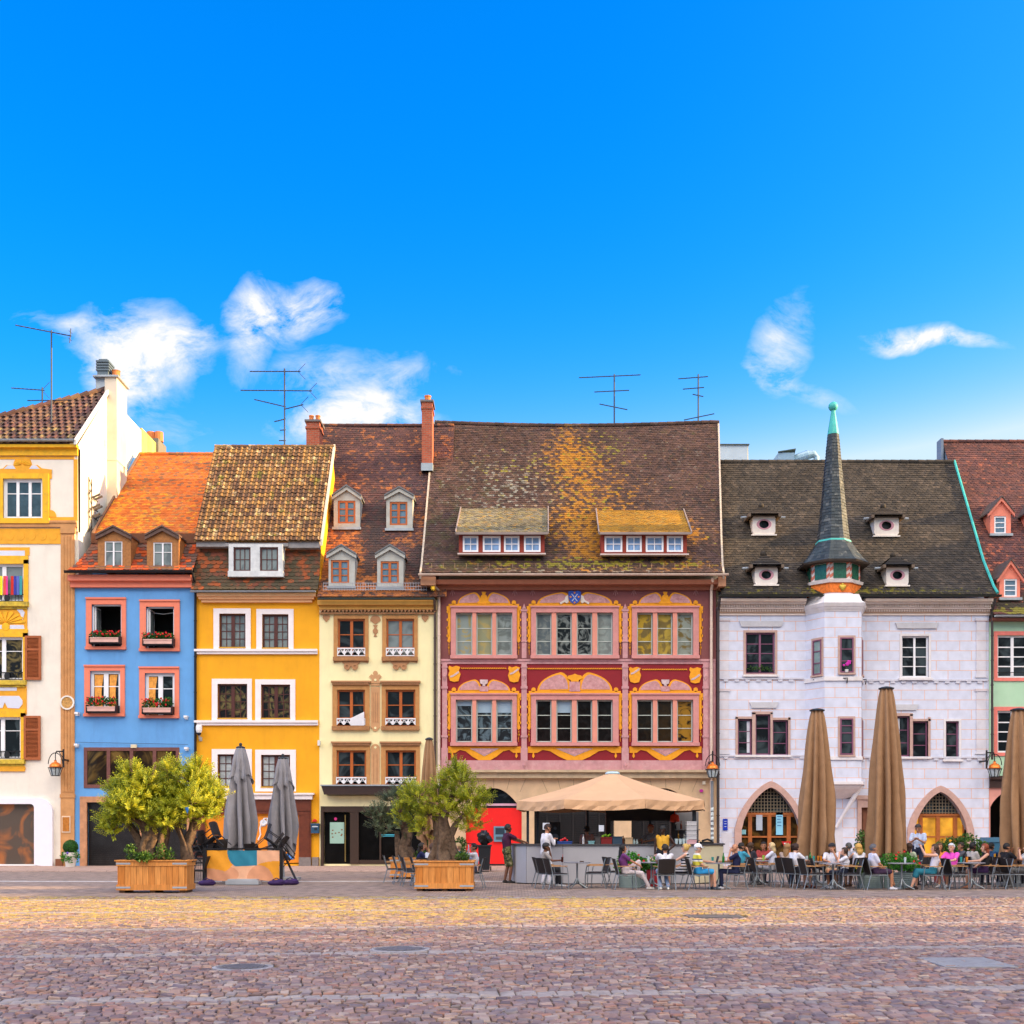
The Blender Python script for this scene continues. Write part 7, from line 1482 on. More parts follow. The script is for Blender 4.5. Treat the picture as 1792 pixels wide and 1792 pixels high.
def trees():
 lf = leafmat('olive_leaf_sunny', [(.08,.13,.012),(.30,.36,.02),(.54,.52,.025),(.22,.29,.03),(.62,.60,.04)], .35); lf2 = leafmat('olive_leaf_shaded', [(.05,.08,.045),(.10,.14,.075),(.16,.20,.10),(.08,.11,.06),(.22,.25,.12)], .3)  # sun and shade put into two colour sets of the same leaf
 d = 29.4; cx, cy, h = planter('broad larch wood planter under the wide golden olive tree', 203, 327, d, .86, .8)
 rng = random.Random(4); k = d/F; ox = lambda px: X_at(px, d+.5)-cx; oz = lambda py: EYE+(HOR-py)*(d+.5)/F-h+.05
 cl = crown(rng, 16, ox(255), 0, oz(1405), .95, .75, .55, .26, .42)+crown(rng, 12, ox(335), .05, oz(1395), .65, .6, .5, .26, .40)+[(ox(x_),rng.uniform(-.5,.3),oz(y_),.30) for x_, y_ in ((225,1385),(255,1395),(285,1380),(310,1400),(330,1420),(275,1415),(235,1425),(300,1435),(350,1400),(215,1425))]+[(ox(190),0,oz(1440),.26),(ox(210),.1,oz(1400),.32),(ox(365),0,oz(1420),.3),(ox(240),-.3,oz(1360),.34),(ox(300),.1,oz(1352),.32),(ox(345),.1,oz(1350),.3),(ox(270),-.4,oz(1430),.3),(ox(205),-.2,oz(1455),.22),(ox(375),.2,oz(1395),.26)]
 olive('wide golden green olive tree with two trunks in the planter before the blue house', (cx, cy, h-.05),
   [([(ox(262),0,-.03),(ox(258),0,.35),(ox(266),.05,.75),(ox(252),0,1.05)],[.26,.16,.17,.09]),([(ox(246),.1,-.03),(ox(248),.1,.35),(ox(238),.1,.7),(ox(226),0,1.0)],[.13,.10,.09,.06]),([(ox(328),.15,-.03),(ox(322),.15,.45),(ox(312),.1,.85),(ox(306),.1,1.15)],[.11,.08,.07,.05]),([(ox(332),.2,-.03),(ox(326),.2,.4),(ox(334),.2,.75),(ox(336),.2,1.1)],[.12,.10,.10,.07]),([(ox(280),.05,-.03),(ox(282),.05,.4),(ox(288),.1,.8),(ox(300),.1,1.1)],[.15,.12,.11,.07])],
   [([(ox(258),0,.9),(ox(230),-.1,1.15),(ox(205),-.1,1.4)],.07),([(ox(255),0,.9),(ox(255),-.2,1.3),(ox(240),-.2,1.8)],.07),([(ox(262),0,.9),(ox(290),0,1.4),(ox(300),.1,1.8)],.06),([(ox(310),.1,1.0),(ox(330),.1,1.5),(ox(345),.1,1.9)],.05),([(ox(336),.2,1.0),(ox(360),.1,1.3),(ox(372),.1,1.5)],.05)], cl, lf, 1750, 11)
 shrub('low green shoots growing round the foot of the two trunked olive', (ox(262)+cx-.35, cy-.3, h-.02), [(0,0,.2,.16,.22),(.75,.05,.2,.15,.26),(.35,-.1,.1,.25,.12),(.95,.1,.12,.14,.16)], 'basal_shoots', 900)
 tg = MB(); p = P(327,1417,29.1); tg.prism([(p.x-.06,p.z+.06),(p.x+.06,p.z+.07),(p.x+.01,p.z-.09)], 29.1, 29.12); tag(tg.build('blue_pennant', mk('blue_cloth', (.02,.16,.55))), 'small blue triangular pennant hanging in the golden olive tree', 'pennant')
 d = 30.2; cx, cy, h = planter('narrower larch wood planter in front of the terrace at the second olive tree', 725, 829, d, .82, 1.1)
 ox = lambda px: X_at(px, d+.5)-cx; oz = lambda py: EYE+(HOR-py)*(d+.5)/F-h+.05
 rng = random.Random(9)
 cl = [(ox(x),rng.uniform(-.4,.4),oz(y),r) for x, y, r in ((800,1345,.24),(790,1365,.28),(812,1370,.28),(770,1375,.26),(825,1395,.30),(795,1395,.34),(765,1400,.32),(735,1395,.30),(715,1405,.28),(840,1410,.22),(830,1430,.24),(750,1425,.30),(725,1430,.28),(700,1420,.22),(810,1425,.24),(780,1420,.26),(820,1450,.18),(845,1395,.18),(740,1450,.22),(705,1440,.18),(790,1350,.2),(835,1442,.16),(720,1385,.22))]
 olive('taller open crowned olive tree with a thick gnarled trunk beside the kiosk', (cx, cy, h-.05),
   [([(ox(775),0,-.03),(ox(772),0,.3),(ox(778),0,.7),(ox(776),0,1.15),(ox(782),0,1.45)],[.30,.155,.14,.13,.08]),([(ox(800),.1,-.03),(ox(792),.05,.3),(ox(788),0,.7),(ox(800),0,1.05),(ox(818),0,1.35)],[.15,.11,.09,.06,.03]),([(ox(757),.1,-.03),(ox(762),.05,.3),(ox(768),0,.8),(ox(760),0,1.25)],[.15,.10,.09,.06])],
   [([(ox(779),0,1.3),(ox(790),.1,1.8),(ox(800),.1,2.3)],.08),([(ox(775),0,1.3),(ox(750),-.1,1.6),(ox(725),-.1,1.8)],.06),([(ox(780),0,1.3),(ox(812),.2,1.7),(ox(830),.1,1.9)],.06),([(ox(770),0,1.2),(ox(745),.2,1.3),(ox(715),.2,1.4)],.05),([(ox(814),0,1.3),(ox(830),0,1.45),(ox(838),0,1.6)],.03)], cl, lf, 1350, 23)
 shrub('small green tuft on the soil at the right end of the second olive planter', (ox(810)+cx, cy-.35, h-.02), [(0,0,.12,.18,.14)], 'basal_shoots', 260)
 d = 37.5; cx, cy, h = planter('third larch wood planter half hidden by chairs near the shopfront', 682, 738, d, .72, .9)
 ox = lambda px: X_at(px, d+.4)-cx; oz = lambda py: EYE+(HOR-py)*(d+.4)/F-h+.05
 cl = [(ox(x),rng.uniform(-.3,.3),oz(y),r) for x, y, r in ((680,1400,.3),(700,1395,.28),(665,1425,.3),(690,1425,.34),(715,1420,.3),(660,1445,.26),(680,1450,.3),(705,1445,.28),(725,1440,.22),(650,1430,.2),(695,1385,.22))]
 olive('smaller grey green olive tree in shade before the pale yellow shopfront', (cx, cy, h-.05), [([(ox(712),0,-.03),(ox(708),0,.4),(ox(714),0,.8),(ox(706),0,1.1)],[.26,.17,.17,.09]),([(ox(700),0,-.03),(ox(698),0,.4),(ox(694),0,.9)],[.14,.11,.06])],
   [([(ox(708),0,1.0),(ox(690),0,1.3),(ox(675),0,1.5)],.05),([(ox(708),0,1.0),(ox(712),0,1.4),(ox(700),0,1.9)],.05)], cl, lf2, 1000, 37)
def shrub(label, loc, blobs, name, n, leaf=None, cat='plant', flowers=None, ls=.075, group=None):
 rng = random.Random(int(abs(loc[0])*100)+n); m = MB(); t = thing(name, label, cat, loc, group); B = Vector(loc)
 tot = sum(b[3]**2 for b in blobs);
 for x, y, z, r, rz in blobs: leaf_mass(m, int(n*r*r/tot), B+Vector((x,y,z)), (r,r,rz), ls, rng)
 m.build('foliage', leaf or leafmat('shrub_leaf', [(.015,.05,.008),(.04,.11,.015),(.08,.18,.025),(.14,.24,.04)], .25), t, attr=True)
 s_ = MB()
 for x, y, z, r, rz in blobs:
  for _ in range(4): s_.tube([B+Vector((x,y,z-rz)), B+Vector((x+rng.uniform(-r,r)*.6, y+rng.uniform(-r,r)*.6, z+rz*.5))], [.01,.004], 5)
 s_.build('stem', mk('green_stem', (.06,.08,.02)), t)
 if flowers:
  f = MB()
  for x, y, z, r, rz in blobs:
   for _ in range(flowers[1]):
    d = Vector((rng.gauss(0,1), -abs(rng.gauss(0,1)), abs(rng.gauss(0,1)))).normalized(); c = B+Vector((x+d.x*r*1.02, y+d.y*r*1.02, z+d.z*rz*1.02))
    for k in range(5): a = k*1.257; f.add([c, c+Vector((math.cos(a)*.03,-.012,math.sin(a)*.03)), c+Vector((math.cos(a+.6)*.034,-.016,math.sin(a+.6)*.034)), c+Vector((math.cos(a+1.2)*.03,-.012,math.sin(a+1.2)*.03))], [(0,1,2,3)])
  f.build('flowers', flowers[0], t)
 return t
# ---- parasols
def closed_parasol(label, px, d, z_top, z_hem, r_hem, mat, group, cap=True, seed=1, r_top=.10, foot=True, pole=None, tier=None, base_r=.45):
 x = X_at(px, d); t = thing('closed_parasol', label, 'parasol', (x, d, 0), group); rng = random.Random(seed); m = MB(); n = 96; rows = 26; vs = []
 folds = 8; ph = rng.uniform(0,6)
 def surf(z_hi, z_lo, r_hi, r_lo, pw, amp, hemvar, sd):
  vs = []
  for j in range(rows+1):
   q = j/rows
   for k in range(n):
    a = 2*math.pi*k/n; f = abs(math.sin(folds*a/2+.55*math.sin(3*q+sd)+sd+.4*math.sin(a*2+sd))); f2 = .5+.5*math.sin(folds*2*a+sd*3+2*q)
    r = (r_hi+(r_lo-r_hi)*(q**pw))*(1-amp*(.35+.65*q)*(1-f)**.85-.16*q*f2+.16*q*mnoise.noise(Vector((math.cos(a)*2+sd,math.sin(a)*2,q*4))))
    if q > .85: r *= 1-.15*(q-.85)/.15*math.sin(a*2+sd)
    zz = z_hi+(z_lo-z_hi)*q+(hemvar*(q**3)*math.sin(folds*a+sd*2)+hemvar*.8*(q**3)*math.sin(3*a+sd))
    vs.append((x+r*math.cos(a), d+r*math.sin(a), zz))
  return vs, [(j*n+k, j*n+(k+1)%n, (j+1)*n+(k+1)%n, (j+1)*n+k) for j in range(rows) for k in range(n)]
 m.add(*surf(z_top, z_hem, r_top, r_hem*1.08, .72, .9, .16, ph)); m.build('canopy', mat, t, smooth=True)
 if tier:
  q = MB(); q.add(*surf(z_top+.03, z_top-tier, r_top*1.15, r_hem*.62+.03, .8, .35, .09, ph+1.3)); q.build('vent_flap', mat, t, smooth=True)
 q = MB(); q.lathe([(.03,0),(.03,z_top+.04)], (x,d,0), 10); q.build('pole', pole or BLACKM, t)
 q = MB(); q.lathe([(r_top*1.25,0),(r_top*1.3,.03),(r_top*.8,.06),(.03,.08)], (x,d,z_top), 14)
 if tier: q.ball((x,d,z_top+.12), .05)
 q.build('top_cap', mk('dark_cap', (.03,.035,.04)), t)
 if foot: q = MB(); q.box(x-base_r, x+base_r, d-base_r, d+base_r, .03, .12); q.lathe([(.06,.12),(.05,.5)], (x,d,0), 10); q.build('base_plate', mk('grey_base', (.25,.27,.29), var=.1), t)
 return t
def parasols():
 gr = mk('grey_parasol_cloth', (.25,.235,.245), rough=.9, var=.1, vs=4, bump=.5, bs=9, dirt=(.17,.20,.24), dirt_amt=.5, dirt_scale=1.5); br = mk('brown_parasol_cloth', (.32,.18,.09), rough=.9, var=.12, vs=4, bump=.5, bs=9)
 closed_parasol('taller of the two folded grey parasols behind the printed banner', 421, 35.5, 4.08, 1.0, .58, gr, 'folded grey parasols', seed=3, tier=.95, r_top=.11, pole=ALU)
 closed_parasol('shorter of the two folded grey parasols, with ragged hem, right of the banner', 495, 36.6, 3.82, .95, .54, gr, 'folded grey parasols', seed=8, tier=.85, r_top=.12, pole=ALU)
 g = 'folded brown parasols on the terrace'
 closed_parasol('small folded brown parasol on a wooden pole behind the gnarled olive', 751, 37, 4.45, 1.35, .40, br, g, seed=2, r_top=.10, pole=mk('wood_pole', (.40,.22,.10)))
 closed_parasol('big folded brown parasol in front of the left pointed arch', 1430, 33.6, 5.02, .85, .60, br, g, seed=5, r_top=.17)
 closed_parasol('tallest folded brown parasol, standing between the two pointed arches', 1551, 33.2, 5.6, .80, .60, br, g, seed=12, r_top=.17)
 closed_parasol('folded brown parasol at the right edge in front of the green house', 1782, 33, 4.97, .85, .58, br, g, seed=21, r_top=.17)
# ---- chairs and tables
CH = {}
def make_chair():
 t = thing('terrace_chair', 'dark woven terrace chair with grey tube legs', 'chair', (0,0,0), 'terrace chairs')
 wv = mk('dark_weave', (.022,.016,.014), rough=.6, var=.3, vs=60, bump=.4, bs=90); arm = mk('wood_armrest', (.42,.22,.09), rough=.5, var=.15)
 m = MB(); vs = []; n = 8
 for j in range(n+1):
  q = j/n
  for i in range(7): u = i/6-.5; w = .44+.04*q; vs.append((u*w, -.20-.11*q-.05*(1-(2*u)**2)*(.4+.6*q), .47+.40*q+(.015*(1-(2*u)**2) if j == n else 0)))
 k = len(vs); vs += [(a,b-.022,c) for a,b,c in vs]; fs = [(j*7+i,j*7+i+1,(j+1)*7+i+1,(j+1)*7+i) for j in range(n) for i in range(6)]; fs += [(k+d_,k+c_,k+b_,k+a_) for a_,b_,c_,d_ in fs]
 ed = [i for i in range(7)]+[j*7+6 for j in range(1,n+1)]+[n*7+i for i in range(5,-1,-1)]+[j*7 for j in range(n-1,0,-1)]
 fs += [(ed[i],k+ed[i],k+ed[(i+1)%len(ed)],ed[(i+1)%len(ed)]) for i in range(len(ed))]; m.add(vs, fs); m.build('backrest', wv, t, smooth=False)
 m = MB(); m.prism([(-.23,.43),(.23,.43),(.23,.455),(.15,.462),(-.15,.462),(-.23,.455)], -.22, .24); m.build('seat', wv, t)
 for sx in (-1,1):
  m = MB(); m.tube([(sx*.25,.27,0),(sx*.255,.25,.44),(sx*.26,.22,.62),(sx*.26,.15,.655)], .014, 6); m.build('leg', ALU, t)
  m = MB(); m.tube([(sx*.25,-.34,0),(sx*.245,-.22,.44),(sx*.24,-.23,.52),(sx*.245,-.32,.86)], .014, 6); m.build('leg', ALU, t)
  m = MB(); m.box(sx*.26-.026, sx*.26+.026, -.26, .22, .655, .678); m.build('armrest', arm, t)
 m = MB(); m.tube([(-.25,.25,.42),(.25,.25,.42),(.245,-.22,.42),(-.245,-.22,.42),(-.25,.25,.42)], .013, 6); m.build('seat_frame', ALU, t)
 CH['chair'] = t; CH['first'] = True
def chair(x, y, rot, label):
 t = CH['chair']
 if CH['first']: CH['first'] = False; t.location = (x,y,.03); t.rotation_euler = (0,0,rot); t['label'] = label; return t
 return dup(t, (x,y,.03), rot, label)
def make_table():
 t = thing('bistro_table', 'round grey bistro table', 'table', (0,0,0), 'terrace tables'); m = MB(); m.lathe([(.36,.715),(.375,.722),(.375,.738),(.36,.742),(.02,.742)], n=28); m.build('tabletop', mk('grey_table_top', (.24,.24,.26), rough=.35, var=.1), t)
 m = MB(); m.lathe([(.03,.12),(.026,.70),(.10,.715)], n=10); m.build('pedestal', ALU, t)
 for k in range(4): a = R(45+90*k); m = MB(); m.tube([(0,0,.30),(.10*math.cos(a),.10*math.sin(a),.14),(.34*math.cos(a),.34*math.sin(a),.02)], [.024,.022,.016], 7); m.build('foot', ALU, t)
 CH['table'] = t; CH['tfirst'] = True
def table(x, y, label, rot=0):
 t = CH['table']
 if CH['tfirst']: CH['tfirst'] = False; t.location = (x,y,.03); t.rotation_euler = (0,0,rot); t['label'] = label; return t
 return dup(t, (x,y,.03), rot, label)
def small(name, label, cat, mat, build, group=None):
 m = MB(); build(m); return tag(m.build(name, mat), label, cat, group)
def tall_glass(name, label, x, y, z, h, r, mat, group=None):
 return small(name, label, 'drink', mat, lambda m: m.lathe([(r*.8,0),(r,h*.6),(r*1.05,h),(r*.85,h*.97),(r*.7,h*.3)], (x,y,z), 12), group)
def bottle(name, label, x, y, z, h, mat, group=None, r=.035):
 return small(name, label, 'bottle', mat, lambda m: m.lathe([(r*.95,0),(r,.01),(r,h*.58),(r*.45,h*.76),(r*.38,h*.95),(r*.45,h*.96),(r*.45,h)], (x,y,z), 12), group)
# ---- kiosk
def kiosk():
 cx, cy = X_at(1072,36.5), 36.5; t = thing('drinks_kiosk', 'open drinks kiosk with pale grey counter under an eight sided beige canopy', 'kiosk', (cx,cy,0))
 cloth = mk('beige_canopy_cloth', (.66,.40,.22), rough=.9, var=.06, vs=2); Rr = 3.05; ph = [77+45*k for k in range(8)]
 pt = lambda a, r, z: (cx+r*math.cos(R(a)), cy-r*math.sin(R(a)), z)
 m = MB(); ns = 10
 for k in range(8):
  a, b = ph[k], ph[k]+45
  for j in range(ns):
   q0, q1 = j/ns, (j+1)/ns; zf = lambda q: 3.36-(3.36-2.50)*q+.05*math.sin(math.pi*q)*-1
   def row(q):
    A, B = Vector(pt(a,.16+(Rr-.16)*q,zf(q))), Vector(pt(b,.16+(Rr-.16)*q,zf(q))); return [A.lerp(B,u/6)-Vector((0,0,.05*math.sin(math.pi*u/6)*q)) for u in range(7)]
   r0, r1 = row(q0), row(q1); m.add(r0+r1, [(u,7+u,8+u,u+1) for u in range(6)])
 ca = m.build('canopy', cloth, t, smooth=False)
 m = MB()
 for k in range(8):
  A, B = Vector(pt(ph[k],Rr,2.50)), Vector(pt(ph[k]+45,Rr,2.50)); n = 12; vs = []
  for u in range(n+1):
   p = A.lerp(B,u/n); dn = .05*math.sin(math.pi*u/n); o = Vector((p.x-cx,p.y-cy,0)).normalized()
   vs += [p-Vector((0,0,dn)), p-Vector((0,0,dn+.15))+o*.02*math.sin(u*1.7), p-Vector((0,0,.27+.06*math.sin(math.pi*u/n)))+o*.03*math.sin(u*2.1+k)]
  m.add(vs, [(u*3+r_,u*3+r_+1,u*3+r_+4,u*3+r_+3) for u in range(n) for r_ in (0,1)])
 m.build('valance', cloth, t)
 m = MB(); m.lathe([(.22,3.34),(.24,3.37),(.16,3.42),(.02,3.43)], (cx,cy,0), 16); m.build('canopy_cap', mk('pale_blue_cap', (.45,.62,.72)), t)
 for a in ph:
  if a in (77,122): continue
  m = MB(); p = pt(a, 2.72, 0); m.box(p[0]-.04, p[0]+.04, p[1]-.04, p[1]+.04, .03, 2.42); m.build('post', mk('dark_blue_post', (.02,.03,.04), rough=.4), t)
  m = MB(); m.tube([pt(a,.1,3.28), pt(a,2.95,2.47)], .02, 6); m.build('canopy_rib', ALU, t)
 # counter: panels round the front, rounded left end
 pl = [(X_at(893,36.0),36.0),(X_at(894,35.2),35.2),(X_at(903,34.6),34.6),(X_at(921,34.2),34.2),(X_at(985,34.0),34.0),(X_at(1100,34.0),34.0),(X_at(1216,34.05),34.05),(X_at(1266,35.3),35.3),(X_at(1262,36.6),36.6)]
 pm = mk('pale_grey_panel', (.37,.37,.40), rough=.5, var=.05); pc = mk('sunlit_end_panel', (.74,.66,.44), rough=.5, var=.05)  # right end panel is cream because its sunlight is put into the colour
 def inward(i):
  a = Vector(pl[max(i-1,0)]); b = Vector(pl[min(i+1,len(pl)-1)]); d_ = (b-a).normalized(); nrm = Vector((-d_.y, d_.x)); return nrm
 for i in range(len(pl)-1):
  n0, n1 = inward(i), inward(i+1); a, b = Vector(pl[i]), Vector(pl[i+1]); e = (b-a).normalized()*.006
  m = MB(); q = [a+e, b-e, b-e+n1*.06, a+e+n0*.06]; m.add([(v.x,v.y,.06) for v in q]+[(v.x,v.y,1.16) for v in q], [(0,1,5,4),(1,2,6,5),(2,3,7,6),(3,0,4,7),(4,5,6,7),(3,2,1,0)]); m.build('counter_panel', pc if i == 6 else pm, t)
 m = MB(); vs = []
 for i, p in enumerate(pl): n_ = inward(i); a = Vector(p)-n_*.05; b = Vector(p)+n_*.50; vs += [(a.x,a.y,1.16),(b.x,b.y,1.16),(b.x,b.y,1.20),(a.x,a.y,1.20)]
 fs = [(0,1,2,3), tuple(4*(len(pl)-1)+i for i in (3,2,1,0))]
 for i in range(len(pl)-1): fs += [(4*i+k,4*i+4+k,4*i+4+(k+1)%4,4*i+(k+1)%4) for k in range(4)]
 m.add(vs, fs); m.build('counter_top', mk('dark_counter_top', (.06,.06,.065), rough=.4), t)
 m = MB(); m.box(X_at(905,34.6), X_at(1255,35.6), 34.5, 35.6, .0, .06); m.build('plinth', BLACKM, t)
 # back bar: dark cabinets, header and shelves
 bk = mk('dark_back_bar', (.018,.017,.018), rough=.5, var=.2)
 m = MB(); y = 38.2; m.box(X_at(1062,y), X_at(1178,y), y, y+.1, 1.9, 2.45); m.build('header_board', bk, t)
 m = MB(); m.box(cx-1.9, cx+2.0, y-.1, y+.4, .03, .95); m.build('back_counter', bk, t)
 for px in (1064,1178): m = MB(); m.box(X_at(px,y)-.07, X_at(px,y)+.07, y-.05, y+.1, .95, 2.45); m.build('back_post', bk, t)
 m = MB(); m.box(X_at(1180,y), X_at(1225,y), y, y+.3, 1.25, 1.28); m.box(X_at(1180,y), X_at(1225,y), y, y+.3, 1.6, 1.63); m.box(X_at(1180,y), X_at(1225,y), y+.28, y+.31, .95, 2.2); m.build('shelf_unit', mk('grey_shelf', (.16,.16,.17)), t)
 # goods on the counter, each of its own
 z = 1.20; Y = 34.3
 def bx(name, label, cat, px0, px1, h, mat, y=Y, dep=.22, z=z, grp=None):
  small(name, label, cat, mat, lambda m: (m.box(X_at(px0,y), X_at(px1,y), y, y+dep, z, z+h), m.box(X_at(px0,y)-.012, X_at(px1,y)+.012, y-.012, y+dep+.012, z+h-.03, z+h)), grp)
 bx('serving_tray', 'blue serving tray on the counter holding red fruit', 'tray', 976, 1001, .08, mk('tray_blue', (.02,.06,.25)))
 small('fruit_pile', 'pile of red fruit in the blue tray on the counter', 'fruit', mk('red_fruit', (.6,.02,.03), rough=.4), lambda m: [m.ball((X_at(982+i*3.4,Y), Y+.08+.05*(i%2), z+.10+.025*(i%3)), .042) for i in range(4)])
 bx('red_crate', 'dark red crate of limes on the kiosk counter', 'crate', 1052, 1071, .2, mk('crate_red', (.20,.012,.012)))
 small('lime_pile', 'heap of bright limes on top of the dark red crate', 'fruit', mk('lime_skin', (.25,.50,.02), rough=.4), lambda m: [m.ball((X_at(1055+i*2.6,Y), Y+.08+.06*(i%2), z+.22+.02*(i%3)), .035) for i in range(6)])
 bx('ice_bucket', 'dark blue ice box on the counter beside the limes', 'ice box', 1072, 1089, .22, mk('ice_box_blue', (.03,.06,.10)))
 bx('paper_bag', 'pale brown paper bag standing on the counter', 'bag', 1094, 1107, .19, mk('kraft_paper', (.55,.38,.22)))
 bx('plastic_tub', 'small pale teal tub with lid on the counter', 'tub', 1030, 1040, .09, mk('teal_tub', (.20,.42,.45)))
 bx('grey_box', 'dark grey box on the counter left of the dark red crate', 'box', 1042, 1051, .22, mk('dark_grey_box', (.06,.055,.055)))
 cm = mk('pale_cup', (.50,.62,.64), rough=.4)
 for i, px in enumerate((1184,1191,1197,1203)): small('paper_cup', 'pale blue green cup in a row beside the stacked boxes', 'cup', cm, lambda m, px=px: m.lathe([(.035,0),(.05,.15),(.052,.155),(.045,.15)], (X_at(px,Y),Y+.05,z), 12), 'cups in a row on the counter')
 st = mk('grey_lunch_box', (.50,.50,.52)); lid = mk('pink_lunch_box', (.60,.35,.38))
 for i in range(5): small('takeaway_box', ['pink takeaway box at the foot of the stack on the counter','second takeaway box up in the counter stack','third takeaway box up in the counter stack','fourth takeaway box up in the counter stack','topmost takeaway box of the counter stack'][i], 'box', lid if i == 0 else st, lambda m, i=i: (m.box(X_at(1202,Y), X_at(1219,Y), Y, Y+.24, z+i*.135, z+i*.135+.12), m.box(X_at(1201.5,Y), X_at(1219.5,Y), Y-.01, Y+.25, z+i*.135+.095, z+i*.135+.11)), 'takeaway boxes stacked on the counter')
 bs = ((1021,.27,mk('pale_bottle', (.5,.5,.52), rough=.2),'clear bottle with white label on the counter left of the teal tub'),(1091,.24,mk('brown_bottle', (.10,.03,.01), rough=.2),'brown bottle on the counter beside the paper bag'),(1110,.15,mk('jar_glass', (.35,.45,.45), rough=.1),'short glass jar right of the paper bag'),(1115,.13,mk('jar_glass', (.35,.45,.45)),'shorter glass jar in front of the waitress elbow'))
 for px, h, mt, lab in bs: bottle('bottle', lab, X_at(px,Y), Y+.06, z, h, mt)
 rb = random.Random(2); cs = [(.05,.12,.03),(.30,.03,.02),(.02,.02,.02),(.35,.18,.02),(.10,.03,.02),(.35,.4,.4)]
 for i in range(16):
  px = 1120+i*3.2 if i < 8 else 1182+(i-8)*5; yy, zz = (38.05, .95) if i < 8 else (38.3, 1.28 if i % 2 else 1.63)
  bottle('bar_bottle', 'small liquor bottle standing among others on the back bar', X_at(px,yy), yy, zz, rb.uniform(.22,.32), mk('bar_bottle_%d' % (i % 6), cs[i % 6], rough=.15), 'bottles on the back bar')
 sp = thing('loudspeaker', 'black loudspeaker with round cones behind the counter near the white shirt', 'loudspeaker', (X_at(971,36.5),36.5,1.2))
 m = MB(); x0, x1 = X_at(962,36.5), X_at(981,36.5); m.box(x0, x1, 36.5, 36.8, 1.2, 1.85); m.box(x0+.04, x1-.04, 36.52, 36.78, .03, 1.2); m.build('cabinet', mk('speaker_black', (.012,.012,.014), rough=.5), sp)
 for zz, r in ((1.38,.11),(1.66,.05)): m = MB(); m.tube([((x0+x1)/2,36.49,zz),((x0+x1)/2,36.50,zz)], r, 20); m.build('cone', mk('cone_grey', (.10,.11,.12)), sp)
 m = MB(); a = X_at(1180,37.9); m.lathe([(.09,0),(.16,.02),(.13,.22),(.06,.26)], (a,37.8,1.86), 14); m.lathe([(.01,.26),(.01,.9)], (a,37.8,1.86), 6); tag(m.build('hanging_lamp', mk('red_shade', (.7,.05,.01))), 'small red lamp shade hanging at the right end of the kiosk', 'lamp')
 m = MB(); p = X_at(1189,34.4); m.box(X_at(1228,34.8), X_at(1250,34.8), 34.9, 35.2, 1.2, 1.26); m.tube([(X_at(1230,34.8),34.95,1.28),(X_at(1240,34.8),35.0,1.33),(X_at(1249,34.8),35.05,1.27)], .03, 6); tag(m.build('black_bag', mk('black_nylon', (.015,.015,.017))), 'flat black bag lying at the right end of the counter', 'bag')
# ------------------------------------------------------------------ people
def ik(a, c, l1, l2, pole):
 a = Vector(a); c = Vector(c); d = c-a; L = min(d.length, (l1+l2)*.995); d.normalize(); c = a+d*L
 x = (l1*l1-l2*l2+L*L)/(2*L); h = math.sqrt(max(0,l1*l1-x*x)); p = Vector(pole); p = p-d*p.dot(d)
 p = p.normalized() if p.length > 1e-6 else d.orthogonal().normalized()
 return a+d*x+p*h, c
def capsule_mesh(prims):
 V = []; Fc = []
 for a, b, ra, rb, mi in prims:
  a = Vector(a); b = Vector(b); t = b-a; Ln = t.length; t = t.normalized() if Ln > 1e-6 else Vector((0,0,1)); u = t.orthogonal().normalized(); w = t.cross(u); n = 12; rings = []
  for k in range(1,4): q = R(-90+30*k); rings.append((a+t*ra*math.sin(q), ra*math.cos(q)))
  for k in range(0,3): q = R(30*k); rings.append((b+t*rb*math.sin(q), rb*math.cos(q)))
  o = len(V)
  for c, r in rings:
   for k in range(n): q = 2*math.pi*k/n; V.append(c+(u*math.cos(q)+w*math.sin(q))*r)
  V.append(a-t*ra); V.append(b+t*rb); m = len(rings); s0, s1 = o+m*n, o+m*n+1
  for i in range(m-1):
   for k in range(n): Fc.append((o+i*n+k, o+i*n+(k+1)%n, o+(i+1)*n+(k+1)%n, o+(i+1)*n+k))
  for k in range(n): Fc.append((s0, o+(k+1)%n, o+k)); Fc.append((s1, o+(m-1)*n+k, o+(m-1)*n+(k+1)%n))
 return V, Fc
SKIN = {'pale': (.62,.33,.22), 'tan': (.48,.22,.12), 'brown': (.16,.065,.035), 'dark': (.05,.022,.015)}
